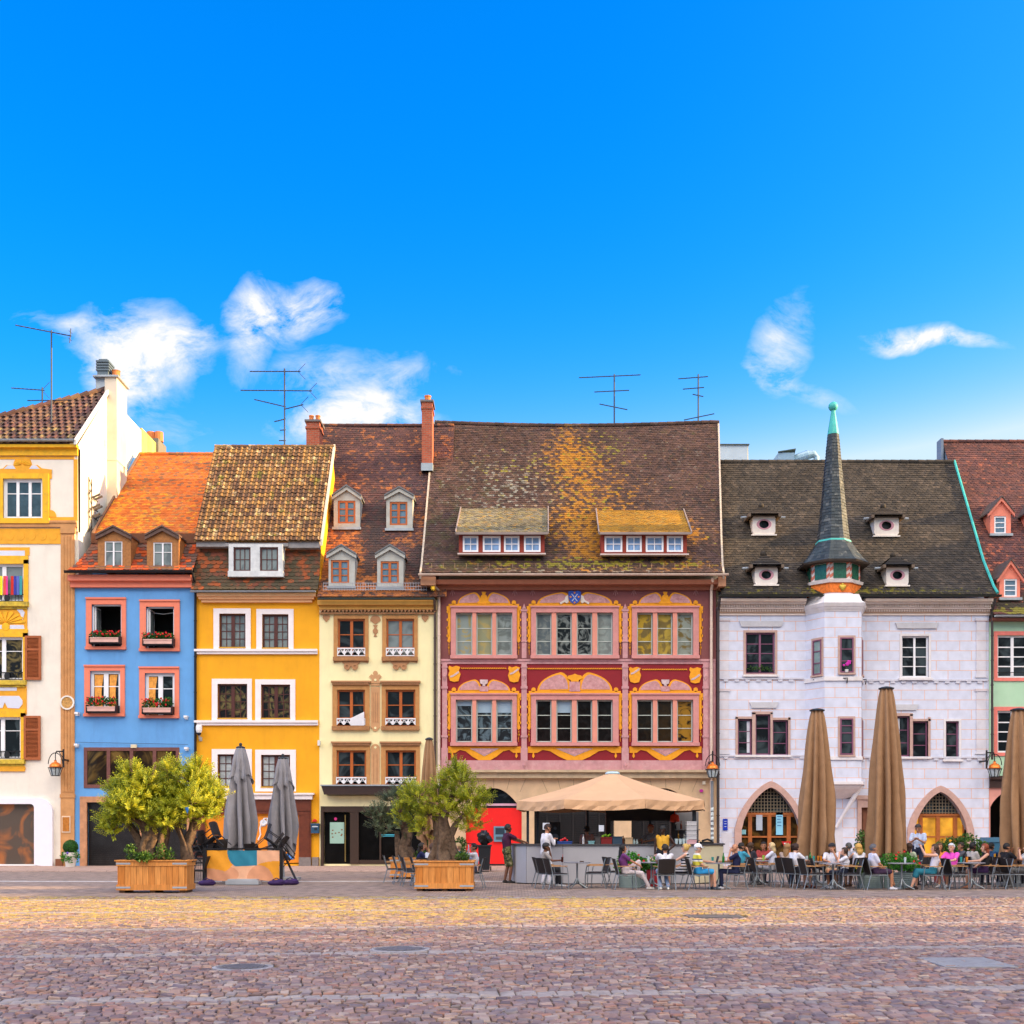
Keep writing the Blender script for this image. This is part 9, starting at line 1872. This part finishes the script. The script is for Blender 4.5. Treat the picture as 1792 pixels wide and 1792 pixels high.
 for px, d, m_, nm, l in ((1247,31.2,mk('teal_glass', (.03,.28,.25), rough=.1),'water_glass','teal glass on the table of the white cap man'),(1282,31.2,mk('orange_drink', (.6,.2,.02)),'drink_glass','orange drink with straw before the bald man'),(1412,32.5,wg,'water_glass','clear glass at the left of the laden table'),(1424,32.4,mk('teal_glass', (.03,.28,.25)),'water_glass','teal green glass in the middle of the laden table'),(1432,32.6,og,'drink_glass','orange drink on the laden table'),(1437,32.5,og,'drink_glass','second orange drink at the right of the laden table'),(1584,31.0,wg,'water_glass','clear glass on the table of the man in purple shorts'),(1692,31.4,og,'drink_glass','orange drink on the table of the auburn haired woman'),(1682,31.5,mk('teal_glass', (.03,.28,.25)),'water_glass','teal glass before the elderly woman in pink'),(1741,33.0,be,'beer_glass','tall glass of beer near the man in dark blue'),(1750,33.4,mk('teal_glass', (.03,.28,.25)),'water_glass','teal glass near the bearded man'),(1336,33.3,mk('green_drink', (.25,.45,.05)),'drink_glass','green drink in front of the woman with smooth blonde hair'),(1135,31.7,wg,'water_glass','clear glass beside the geranium tub')):
  tall_glass(nm, l, X_at(px,d), d, zt, .15 if 'beer' not in nm else .2, .032, m_)
 small('menu_card', 'small dark menu card standing on the table of the white cap man', 'menu card', mk('dark_card', (.05,.05,.06)), lambda m: m.prism([(X_at(1252,31.3),zt),(X_at(1256,31.3),zt),(X_at(1259,31.3),zt+.17),(X_at(1255,31.3),zt+.17)], 31.3, 31.31))
 # oval tubs with plants
 tubm = mk('grey_green_tub', (.20,.27,.27), rough=.6, var=.12)
 def tub(px0, px1, d, h, label):
  x0, x1 = X_at(px0,d), X_at(px1,d); m = MB(); t = thing('oval_planter', label, 'planter', ((x0+x1)/2, d, 0), 'grey green oval planters'); c = ((x0+x1)/2, d, .03); r_ = (x1-x0)/2
  prof = []
  for k in range(8): prof += [(1.0-.0*k, h*k/8),(1.02, h*(k+.5)/8)]
  prof += [(1.05,h-.02),(1.05,h),(.95,h),(.93,h-.06),(.02,h-.06)]
  m.lathe(prof, c, 26, 0, .5, r_*.95, r_*.62); m.build('tub', tubm, t); return (x0+x1)/2, d, .03+h
 red = mk('geranium_red', (.65,.02,.03)); pkf = mk('pale_pink_flower', (.75,.45,.45)); yw = mk('yellow_flower', (.7,.5,.05))
 a = tub(1082,1130,32.2,.40,'oval planter of green plants behind the woman with black hair'); shrub('bright green bushy plant in the oval planter behind the woman with black hair', a, [(-.25,0,.22,.22,.28),(0,.05,.30,.24,.30),(.25,0,.2,.2,.22)], 'tub_plant', 1500, leafmat('bright_leaf', [(.02,.12,.01),(.05,.25,.02),(.10,.35,.03)], .3), flowers=(red,3))
 shrub('leafy plant with pale blossoms behind the table of the man in white', (X_at(1143,32.9),32.9,.45), [(-.15,0,.2,.2,.2),(.15,0,.25,.22,.22)], 'table_plant', 900, leafmat('bright_leaf', []), flowers=(pkf,10))
 small('red_flower_pot', 'red pot under the leafy plant with pale blossoms', 'pot', mk('red_pot', (.35,.02,.03)), lambda m: m.lathe([(.15,0),(.2,.45),(.22,.47),(.18,.47)], (X_at(1143,32.9),32.9,.03), 18))
 a = tub(1500,1546,31.9,.42,'oval planter behind the chair of the man in purple shorts'); shrub('low dark green plant with yellow flowers in the planter behind the man in purple shorts', a, [(-.25,0,.1,.2,.16),(.15,0,.12,.22,.16)], 'tub_plant', 700, flowers=(yw,4))
 a = tub(1546,1606,31.8,.42,'oval planter under the table between the purple shorts and the teal skirt'); shrub('dense fern green plant between the man in purple shorts and the woman in teal', a, [(-.3,0,.28,.26,.26),(.05,0,.30,.28,.28),(.3,0,.24,.22,.22)], 'tub_plant', 1900, leafmat('bright_leaf', []), ls=.06, flowers=(red,2))
 shrub('dark green leafy bush in front of the side door of the white house', (X_at(1510,38),38,.03), [(0,0,.75,.35,.45),(.05,0,1.25,.28,.3),(-.15,0,.4,.3,.3)], 'terrace_bush', 1500, ls=.09)
 shrub('wide dark green bush in a pot right of the lit arch', (X_at(1692,39),39,.03), [(-.45,0,.95,.36,.4),(0,0,1.0,.42,.48),(.4,0,.9,.34,.38),(-.75,.1,.9,.3,.35)], 'terrace_bush', 2400, ls=.10)
 small('bush_pot', 'low dark trough under the wide bush right of the lit arch', 'trough', mk('dark_trough', (.04,.04,.045)), lambda m: (m.box(X_at(1660,39), X_at(1718,39), 38.8, 39.3, .03, .52), m.box(X_at(1660,39)-.03, X_at(1718,39)+.03, 38.77, 39.33, .48, .55)))
 shrub('tall loose bush behind the table at the gnarled olive trunk', (X_at(750,38),38,.03), [(0,0,.7,.42,.5),(.2,0,1.1,.35,.35),(-.3,0,.5,.3,.35)], 'terrace_bush', 1500, ls=.09)
 shrub('smaller bush seen right of the gnarled olive trunk', (X_at(802,38.5),38.5,.03), [(0,0,.8,.28,.5),(.1,0,1.1,.2,.25)], 'terrace_bush', 700, ls=.08)
 # topiary in a white pot at the blue house
 t = thing('topiary_pot', 'clipped box ball in a white flower pot between the cream and blue houses', 'potted plant', (X_at(123.5,48.6),48.6,.06)); c = (X_at(123.5,48.6),48.6,.06)
 m = MB(); m.lathe([(.19,0),(.26,.45),(.29,.46),(.30,.60),(.26,.60),(.24,.5),(.02,.5)], c, 24); m.build('pot', mk('white_pot', (.70,.64,.58), var=.05), t)
 m = MB(); rng = random.Random(6)
 for _ in range(2600):
  d_ = Vector((rng.gauss(0,1),rng.gauss(0,1),rng.gauss(0,1))).normalized(); p = Vector(c)+Vector((0,0,.82))+d_*.30*rng.uniform(.9,1.02); a = d_.orthogonal().normalized(); a.rotate(Matrix.Rotation(rng.uniform(0,6.28),3,d_)); b = d_.cross(a); m.add([p-a*.02, p+b*.012+d_*.01, p+a*.03+d_*.012, p-b*.012], [(0,1,2,3)], 0, rng.random())
 m.ball((c[0],c[1],c[2]+.82), .28, a=.1); m.build('clipped_ball', leafmat('box_leaf', [(.008,.05,.005),(.02,.10,.01),(.04,.16,.015)], .15), t, attr=True)
 m = MB()
 for k in range(10): a_ = R(36*k); leaf_mass(m, 60, (c[0]+.27*math.cos(a_), c[1]+.27*math.sin(a_), c[2]+.50-.10*(k%3)), (.10,.10,.16), .09, rng)
 m.build('trailing_leaves', leafmat('bright_leaf', []), t, attr=True); m = MB(); m.ball((c[0]-.02,c[1]-.28,c[2]+.58), .05); m.build('violet_blossom', mk('violet', (.15,.08,.45)), t)
 # printed banner barrier with stacked furniture
 d = 33.8; x0, x1 = X_at(362,d), X_at(489,d); z0, z1 = .18, 1.02
 t = thing('banner_barrier', 'low fabric barrier printed with orange, teal and peach shapes', 'barrier', ((x0+x1)/2,d,0)); m = MB(); nx, nz = 110, 52; vs = []
 for j in range(nz+1):
  for i in range(nx+1):
   u, v = i/nx, j/nz; sag = -.05*math.sin(math.pi*u)*(v-.0)*0+.025*math.sin(u*7)*(1-v); vs.append((x0+(x1-x0)*u, d+.018*math.sin(u*16+v*3)*(1-v)+.008*math.sin(u*31+v*9), z0+(z1-z0)*v-(.05*abs(math.sin(u*math.pi*1.5)))*(1-v)))
 A, Bq, Cq, Dq = (.80,.33,.02), (.02,.20,.30), (.78,.42,.25), (.66,.30,.16)
 def patt(u, v):
  if .28 < u < .69 and v > .48+(.0 if .42 < u else .55*(1-math.sqrt(max(0,1-((.42-u)/.14)**2)))): return 1
  if math.hypot((u-.0)/.42, (v-1.0)/.86) < 1 and not math.hypot((u-.05)/.36,(v-.0)/.38) < 1: return 0
  if math.hypot((u-.95)/.40, (v-.05)/.60) < 1: return 0 if not math.hypot((u-.72)/.2,(v-.0)/.5) < 1 else 3
  if math.hypot((u-.10)/.34, (v-.22)/.34) < 1: return 3
  return 2
 for j in range(nz):
  for i in range(nx): m.f.append([j*(nx+1)+i,j*(nx+1)+i+1,(j+1)*(nx+1)+i+1,(j+1)*(nx+1)+i]); m.m.append(patt((i+.5)/nx,(j+.5)/nz)); m.a.append(.5)
 m.v = vs; m.build('fabric', [mk('banner_orange', A), mk('banner_teal', Bq), mk('banner_peach', Cq), mk('banner_tan', Dq)], t)
 fr = mk('barrier_frame', (.012,.012,.014), rough=.4)
 for nm, bx_ in (('post',(x0-.10,x0-.01,d-.03,d+.03,.03,1.1)),('post',(x1+.01,x1+.10,d-.03,d+.03,.03,1.1)),('top_bar',(x0-.10,x1+.1,d-.02,d+.02,1.04,1.09))):
  m = MB(); m.box(*bx_); m.build(nm, fr, t)
 m = MB(); m.tube([(x1+.06,d,1.05),(x1+.2,d+.6,.5),(x1+.45,d+.4,.06)], .035, 8); m.build('strut', fr, t)
 # slatted side barrier
 t = thing('side_barrier', 'dark slatted side screen running back from the left end of the printed banner', 'barrier', (x0-.3,d+.7,0)); m = MB()
 for k in range(9): m.box(x0-.42+k*.035, x0-.40+k*.035, d+.25+k*.08, d+.27+k*.08, .03, 1.0)
 m.build('slat', fr, t); m = MB(); m.obox((x0-.27,d+.58,1.02), (.17,.35,0), (.012,-.006,0), (0,0,.03)); m.build('top_rail', fr, t)
 # stacked and tilted dark chairs behind it
 for i, (px, dd, zz, rx, rz, l) in enumerate(((372,34.6,.78,-55,70,'tipped dark chair lying on the furniture stack left of the taller grey parasol'),(352,34.9,.62,-40,95,'dark chair leaning at the left of the furniture stack'),(390,35.2,.42,-12,30,'upright dark chair in the furniture stack behind the banner'),(466,34.6,.74,-55,-70,'tipped dark chair lying behind the right half of the banner'),(452,35.0,.40,8,-20,'upright dark chair behind the right half of the banner'),(362,35.4,.45,10,60,'upright dark chair at the back of the furniture stack'),(478,35.3,.6,-50,-100,'dark chair tipped against the shorter grey parasol'),(349,33.9,.0,0,85,'dark chair standing between the planter and the banner'),(351,34.1,.34,0,85,'dark chair stacked on the one between planter and banner'),(347,34.4,.68,-15,80,'topmost dark chair of the stack between planter and banner'),(384,34.5,.95,-35,75,'highest tipped chair with raised legs left of the taller parasol'),(460,34.5,.90,-35,-70,'highest tipped chair right of the taller parasol'))):
  c = dup(CH['chair'], (X_at(px,dd), dd, .03+zz), R(rz), l, 'dark chairs stacked behind the banner'); c.rotation_euler = (R(rx), 0, R(rz))
  for q in c.children:
   if q.type == 'MESH' and q.name.split('.')[0] in ('leg','seat_frame','armrest'):
    q.data = q.data.copy(); q.data.materials.clear(); q.data.materials.append(fr)
 vm = mk('purple_bag', (.035,.012,.08), rough=.8, var=.3, vs=8)
 for px, dd, l in ((362,33.3,'purple sandbag at the left foot of the banner'),(484,33.4,'purple sandbag at the right foot of the banner'),(508,33.7,'purple sandbag lying right of the banner strut')):
  m = MB(); c = (X_at(px,dd),dd,.10); n = 16; vs = []
  m.ball(c, .26, .16, .09, 16); m.ball((c[0]+.1,c[1]-.02,c[2]+.03), .14, .12, .08, 12); m.tube([(c[0]-.12,c[1],c[2]+.08),(c[0],c[1]-.02,c[2]+.14),(c[0]+.12,c[1],c[2]+.08)], .015, 6); tag(m.build('sandbag', vm, smooth=True), l, 'sandbag', 'purple sandbags holding the barrier')
 m = MB(); m.box(X_at(395,33.5), X_at(453,33.5), 33.45, 33.9, .05, .16); m.box(X_at(395,33.5)+.05, X_at(453,33.5)-.05, 33.5, 33.85, .16, .20); tag(m.build('metal_plate', mk('plate_grey', (.42,.45,.48), rough=.45, metal=.3)), 'flat pale grey metal base under the middle of the banner', 'base plate')
 m = MB(); y = 36.0; m.box(X_at(494,y), X_at(524,y), y-.3, y+.3, .08, .16)
 for px in (498,520): m.tube([(X_at(px,y),y-.28,.04),(X_at(px,y),y-.2,.04)], .05, 10)
 tag(m.build('wheeled_base', mk('wheeled_base_grey', (.36,.36,.36), metal=.3)), 'low grey wheeled base under the shorter grey parasol', 'base plate')
 # wheelie bins, bags
 t = thing('wheelie_bin', 'black wheelie bin in front of the red panel', 'bin', (X_at(848,44),44,.06)); x = X_at(848,44); bm_ = mk('bin_black', (.012,.014,.018), rough=.5)
 m = MB(); vs = [(x-.18,43.8,.1),(x+.18,43.8,.1),(x+.18,44.2,.1),(x-.18,44.2,.1),(x-.24,43.72,.98),(x+.24,43.72,.98),(x+.24,44.28,.98),(x-.24,44.28,.98)]; m.add(vs, [(0,1,5,4),(1,2,6,5),(2,3,7,6),(3,0,4,7),(4,5,6,7),(3,2,1,0)]); m.build('body', bm_, t)
 m = MB(); m.box(x-.27, x+.27, 43.68, 44.32, .98, 1.04); m.build('lid', bm_, t)
 for s in (-1,1): m = MB(); m.tube([(x+s*.2,44.25,.14),(x+s*.25,44.25,.14)], .09, 14); m.build('wheel', BLACKM, t)
 m = MB(); rng = random.Random(8); vs = []; n = 20
 for j in range(11):
  q = j/10
  for k in range(n): a = 2*math.pi*k/n; r_ = .28*math.sin(math.pi*(.08+.84*q))**.7*(1+.10*math.sin(7*a+q*9)+.55*mnoise.noise(Vector((math.cos(a)*1.6,math.sin(a)*1.6,q*4+3)))) if q < .85 else .09*(1+.4*math.sin(6*a)); vs.append((x-.02+r_*math.cos(a), 44+r_*.9*math.sin(a), 1.04+.55*q))
 m.add(vs, [(j*n+k,j*n+(k+1)%n,(j+1)*n+(k+1)%n,(j+1)*n+k) for j in range(10) for k in range(n)]+[tuple(10*n+k for k in range(n)), tuple(range(n-1,-1,-1))]); tag(m.build('rubbish_bag', mk('bin_bag_black', (.012,.012,.014), rough=.25), smooth=True), 'tied black rubbish bag on top of the wheelie bin', 'rubbish bag')
 t = thing('waste_container', 'dark blue waste container in the dark archway of the green house', 'container', (X_at(1747,46),46,.06)); a, b = X_at(1728,46), X_at(1768,46); m = MB(); m.box(a, b, 46, 46.8, .2, 1.12); m.box(a+.1, b-.1, 45.97, 46.0, .5, .58)
 m.build('body', mk('container_blue', (.02,.10,.17), rough=.5), t); m = MB(); m.prism([(a-.03,1.12),(b+.03,1.12),(b-.05,1.30),(a+.05,1.30)], 45.96, 46.84); m.build('lid', mk('container_lid', (.05,.15,.24), rough=.5), t)
 for px in (a+.1, b-.1): m = MB(); m.tube([(px,46.05,.13),(px,46.12,.13)], .07, 12); m.build('wheel', BLACKM, t)
 # bicycle
 t = thing('bicycle', 'pale blue bicycle leaning in front of the red panel behind the olive', 'bicycle', (X_at(812,44.5),44.5,.06)); x = X_at(812,44.5); bl = mk('pale_blue_frame', (.30,.45,.60), rough=.35)
 for dx_ in (-.28,.28):
  m = MB(); c = Vector((x+dx_,44.5+dx_*.9,.39)); u = Vector((.62,.78,0)).normalized(); m.tube([c+u*.33*math.cos(R(15*k))+Vector((0,0,.33*math.sin(R(15*k)))) for k in range(25)], .02, 6); w = m.build('wheel', BLACKM, t)
  m = MB()
  for k in range(8): m.tube([c, c+u*.32*math.cos(R(45*k))+Vector((0,0,.32*math.sin(R(45*k))))], .003, 4)
  m.build('spokes', ALU, w)
 u = Vector((.62,.78,0)).normalized(); o_ = Vector((x,44.5,.06)); q = lambda a_, z_: o_+u*a_+Vector((0,0,z_))
 m = MB(); m.tube([q(-.36,.33),q(-.12,.80),q(.28,.86),q(.02,.30),q(-.36,.33)], .02, 6); m.tube([q(.02,.30),q(-.14,.92)], .018, 6); m.tube([q(.36,.33),q(.26,.98)], .02, 6); m.build('frame', bl, t)
 m = MB(); m.tube([q(.26,.98)+Vector((-.24,.18,.05)), q(.28,1.02), q(.26,.98)+Vector((.24,-.18,.05))], .014, 6); m.build('handlebar', BLACKM, t); m = MB(); m.ball(q(-.15,.95), .12, .07, .04); m.build('saddle', BLACKM, t)
 # triangular sign on the door
 t = thing('triangular_sign', 'red rimmed triangular sign pointing down before the left arch door', 'sign', (X_at(1376,40),40,.03)); c = (1376,1479); s_ = 40/F; g = lambda px, py: ((px-896)*s_, EYE+(HOR-py)*s_)
 m = MB(); m.ring([g(1367.5,1472.5),g(1384.5,1472.5),g(1376,1488)], [g(1371,1474.8),g(1381,1474.8),g(1376,1484)], 39.985, 40.0); m.build('rim', mk('sign_red', (.6,.01,.015), rough=.4), t); m = MB(); m.prism([g(1370,1474),g(1382,1474),g(1376,1485.5)], 39.99, 40.0); m.build('face', mk('sign_white', (.75,.75,.78), rough=.4), t)
 m = MB(); m.prism([g(1373.5,1477.5),g(1376,1475.8),g(1378.5,1477.5),g(1378,1479),g(1376,1477.6),g(1374,1479)], 39.98, 39.99); m.build('symbol', mk('sign_dark', (.12,.02,.03)), t); m = MB(); m.lathe([(.02,0),(.02,1.0)], (X_at(1376,40.03),40.03,.03), 8); m.build('post', ALU, t)
 # wall-mounted things
 t = thing('security_camera', 'white dome security camera on the left edge of the orange yellow house', 'camera', (fx(351),D0,fz(1281))); m = MB(); m.lathe([(.02,.0),(.10,.03),(.13,.12),(.13,.28),(.11,.34),(.02,.36)], (fx(351),D0-.25,fz(1284)), 16); m.build('housing', WHITEP, t)
 m = MB(); m.ball((fx(351),D0-.25,fz(1284)), .10); m.build('lens_dome', mk('smoked_dome', (.02,.02,.025), rough=.1), t); m = MB(); m.tube([(fx(351),D0,fz(1294)),(fx(351),D0-.12,fz(1294)),(fx(351),D0-.22,fz(1286))], .04, 8); m.box(fx(349), fx(354), D0-.04, D0, fz(1297), fz(1290)); m.build('bracket', mk('camera_bracket', (.45,.45,.42)), t)
 t = thing('mailbox', 'dark blue letter box on the right pier of the orange yellow house', 'letter box', (fx(553),D0,fz(1458))); m = MB(); m.pb(546,559.5,1443,1458,49.72,D0); m.pb(545.5,560,1441,1443.5,49.68,D0); m.build('box', mk('mailbox_blue', (.02,.07,.14), rough=.4), t); m = MB(); m.pb(548,558,1445.5,1447.5,49.71,49.72); m.build('slot_plate', mk('slot_plate', (.5,.55,.6)), t); m = MB(); m.pb(552,557,1449,1453,49.71,49.72); m.build('sticker', mk('dark_sticker', (.01,.02,.03)), t)
 m = MB(); m.pp(arc(551,1438,4,4.5,180,0,10), 49.9, D0); tag(m.build('red_bell_cover', mk('red_cover', (.6,.02,.01))), 'small red half round cover above the letter box', 'bell cover')
 m = MB(); m.pb(557,561,1296,1305,49.8,D0); tag(m.build('wall_box', mk('white_wall_box', (.66,.66,.64))), 'small white box on the corner between the yellow houses', 'box')
 # flower boxes on the blue house
 gl_ = leafmat('geranium_leaf', [(.01,.06,.008),(.025,.12,.012),(.05,.19,.02)], .2)
 for (a, b, y, l) in ((163,212,1118,'upper left'),(256,305,1121,'upper right'),(158,206,1238,'lower left'),(255,303,1240,'lower right')):
  t = thing('flower_box', 'geranium box on the %s window of the blue house' % l, 'flower box', (fx((a+b)/2),D0,fz(y+9)), 'geranium boxes on the blue house'); m = MB(); m.pb(a, b, y+1, y+8, 49.62, 49.86); m.pb(a-.5, b+.5, y, y+2, 49.60, 49.88); m.build('box', mk('pinkish_box', (.66,.40,.34), var=.1), t)
  m = MB(); rng = random.Random(a); lw = 'lower' in l
  for k in range(9): leaf_mass(m, 110 if lw else 80, (fx(a+(b-a)*(k+.5)/9), 49.72, fz(y-(7 if lw else 4)-rng.uniform(-1,4))), (.11,.15,.20 if lw else .14), .08, rng)
  m.build('foliage', gl_, t, attr=True); m = MB()
  for k in range(26): p = (fx(rng.uniform(a-2,b+2)), 49.66-rng.uniform(0,.1), fz(y-rng.uniform(4,17 if lw else 12))); m.ball(p, rng.uniform(.025,.045), n=6)
  m.build('flowers', mk('geranium_bloom', (.62,.015,.02)), t)
  m = MB()
  for px in (a-2, b+1): m.pb(px, px+1.2, y-3, y+11, 49.6, D0+.1)
  m.pb(a-2, b+2, y+9, y+10, 49.62, D0+.05); m.build('iron_holder', BLACKM, t)
 # paper on the sill
 m = MB(); p = [(fx(613),49.88,fz(1258)),(fx(638),49.86,fz(1246)),(fx(638),49.9,fz(1270)),(fx(614),49.9,fz(1270))]; m.add(p+[(a,b+.01,c) for a,b,c in p], [(3,2,1,0),(4,5,6,7),(0,1,5,4),(1,2,6,5),(2,3,7,6),(3,0,4,7)]); tag(m.build('white_sheet', mk('white_paper', (.72,.72,.76))), 'white sheet hanging over a window board of the pale yellow house', 'sheet')
 # orchid in the oriel window
 m = MB(); x = fx(1470); m.lathe([(.06,0),(.08,.12),(.07,.12)], (x,D0-1.0,fz(1182)), 12); tag(m.build('flower_pot', mk('white_orchid_pot', (.65,.65,.65))), 'white pot of the orchid on the oriel window sill', 'pot')
 t = thing('orchid', 'magenta orchid standing in the oriel window of the white house', 'flower', (x,D0-1.0,fz(1177)))
 m = MB(); m.tube([(x,D0-1,fz(1178)),(x-.03,D0-1,fz(1170)),(x+.02,D0-1.02,fz(1163))], .01, 5); m.build('stem', MATS['green_stem'], t); m = MB(); rng = random.Random(2)
 for k in range(9): m.ball((x+rng.uniform(-.14,.14),D0-1.03,fz(1168)+rng.uniform(-.06,.12)), .05, .02, .045, 8)
 m.build('blossom', mk('orchid_magenta', (.55,.02,.35)), t)
 # wall lanterns
 def lantern(px, py, side, d, label):     # py: centre of the copper hood; side: where the wall arm is
  x = X_at(px,d); s = d/F; z = EYE+(HOR-py)*s; t = thing('wall_lantern', label, 'lantern', (x,d,z), 'copper hooded wall lanterns'); W_ = 12.5*s
  m = MB(); hoop = [(x+W_*math.cos(R(a)), d, z+(4*s)+W_*1.65*math.sin(R(a))*.95) for a in range(0,181,15)]; m.tube(hoop, .018, 6); xa = x+side*14*s
  m.box(xa-.03, xa+.03, d-.03, d+.03, z-2*s, z+30*s); m.tube([(xa,d,z+26*s),(x+side*2*s,d,z+26*s),(x,d,z+22*s)], .03, 6); m.tube([(xa,d,z+14*s),(xa-side*6*s,d,z+22*s),(xa-side*7*s,d,z+26*s)], .018, 6); m.tube([(x,d,z+22*s),(x,d,z+10*s)], .02, 6)
  m.box(xa-.03, xa+.03, d, D0, z+10*s, z+13*s); m.build('bracket', BLACKM, t)
  m = MB(); m.lathe([(10*s,-2*s),(10*s,0),(9*s,3*s),(6*s,6*s),(2.5*s,7.5*s),(2*s,9*s),(2.6*s,10.5*s),(.5*s,11*s)], (x,d,z), 20); m.build('hood', mk('copper_hood', (.75,.20,.03), rough=.35, metal=.5, var=.1), t, smooth=False)
  m = MB(); m.lathe([(7*s,-16*s),(11*s,-3*s),(10.8*s,-3*s),(6.5*s,-15.6*s)], (x,d,z), 8); m.build('glass', mk('lantern_glass', (.42,.50,.52), rough=.08, spec=.8), t)
  m = MB(); m.lathe([(12.5*s,-3.2*s),(12.5*s,-2*s),(10*s,-2*s)], (x,d,z), 20); m.lathe([(7.4*s,-17*s),(7.4*s,-16*s)], (x,d,z), 12)
  for k in range(8): a = R(45*k+22.5); m.tube([(x+7.2*s*math.cos(a),d+7.2*s*math.sin(a),z-16*s),(x+11.3*s*math.cos(a),d+11.3*s*math.sin(a),z-3*s)], .014, 5)
  m.build('cage', BLACKM, t)
 lantern(97,1341,1,49.4,'copper hooded lantern on the brown pilaster of the cream house')
 lantern(1247,1344,0,49.0,'copper hooded lantern on the pipe between the dark red and the white house')
 lantern(1740.5,1343,-1,49.3,'copper hooded lantern hanging at the corner of the white house')
 # pole at the red / white corner carrying stickers
 t = thing('corner_pole', 'grey pole plastered with stickers at the kiosk end of the dark red house', 'pole', (fx(1242),49.4,.06)); m = MB(); m.lathe([(.07,0),(.06,3.6)], (fx(1242),49.4,.06), 12); m.build('shaft', mk('pole_grey', (.22,.24,.26), metal=.3), t); m = MB(); rng = random.Random(4)
 for k in range(9): zz = .8+k*.2; m.box(fx(1242)-.07, fx(1242)+.05, 49.31, 49.335, zz, zz+rng.uniform(.08,.16))
 m.build('sticker', mk('sticker_pale', (.5,.58,.60), var=.5, vs=10), t)
 # tv antennas
 def antenna(label, px, d, py0, py1, booms):
  x = X_at(px,d); h = lambda py: EYE+(HOR-py)*d/F; t = thing('tv_antenna', label, 'antenna', (x,d,h(py0)), 'rooftop antennas'); am = mk('antenna_metal', (.05,.065,.09), rough=.5, metal=.3); m = MB(); m.tube([(x,d,h(py0)-.3),(x,d,h(py1))], .036, 8); m.build('mast', am, t)
  for (pa, ya, pb, yb, n, ln, vert, hook) in booms:
   m = MB(); a = Vector((X_at(pa,d),d,h(ya))); b = Vector((X_at(pb,d),d,h(yb))); m.tube([a,b], .024, 6)
   for k in range(n):
    c = a.lerp(b,(k+.5)/n); e = Vector((0,.35,0))*ln+(Vector((0,0,.10)) if vert else Vector((.0,0,.03)))*ln; m.tube([c-e,c+e], .013, 5)
   if hook:
    c = b if hook > 0 else a; s_ = 1 if hook > 0 else -1
    m.tube([c-Vector((.12*s_,0,0)), c+Vector((.22*s_,0,.36))], .012, 5); m.tube([c-Vector((.12*s_,0,0)), c+Vector((.22*s_,0,-.36))], .012, 5)
   m.build('boom', am, t)
 antenna('tallest antenna with one long slanting boom on the cream house roof', 90, 51.2, 752, 578, ((27,569,125,588,9,.9,True,0),(124,575,122,600,2,.6,False,0)))
 antenna('short antenna with a forked end beside the tallest one', 74, 52.6, 720, 678, ((20,679,78,683,8,.7,True,1),(48,701,123,700,5,.4,True,0)))
 antenna('many armed antenna rising from the ridge of the orange yellow house', 498, 53.4, 783, 645, ((437,650,526,650,8,.8,True,1),(421,683,546,684,10,.8,True,1),(445,699,500,712,5,.6,True,0),(498,716,531,708,3,.6,True,1),(480,738,500,733,2,.8,True,0),(490,753,500,752,2,.6,True,0),(488,771,500,771,2,.6,True,0)))
 antenna('two tiered antenna on the middle of the lichen covered ridge', 1075, 57, 740, 655, ((1013,661,1121,656,11,.8,True,0),(1040,686,1101,683,6,.8,True,0),(1049,707,1098,717,4,.6,True,0)))
 antenna('crooked antenna at the right end of the lichen covered ridge', 1222, 57, 738, 655, ((1187,663,1239,659,6,.7,True,0),(1195,681,1232,678,5,.8,True,0),(1212,690,1231,694,4,.5,True,0),(1197,735,1250,724,5,.6,True,0)))
paving()
house_left(); house_blue(); house_yellow(); house_cream(); house_red(); house_white(); house_green(); rooftop_and_square()
trees(); parasols(); kiosk(); terrace(); crowd()
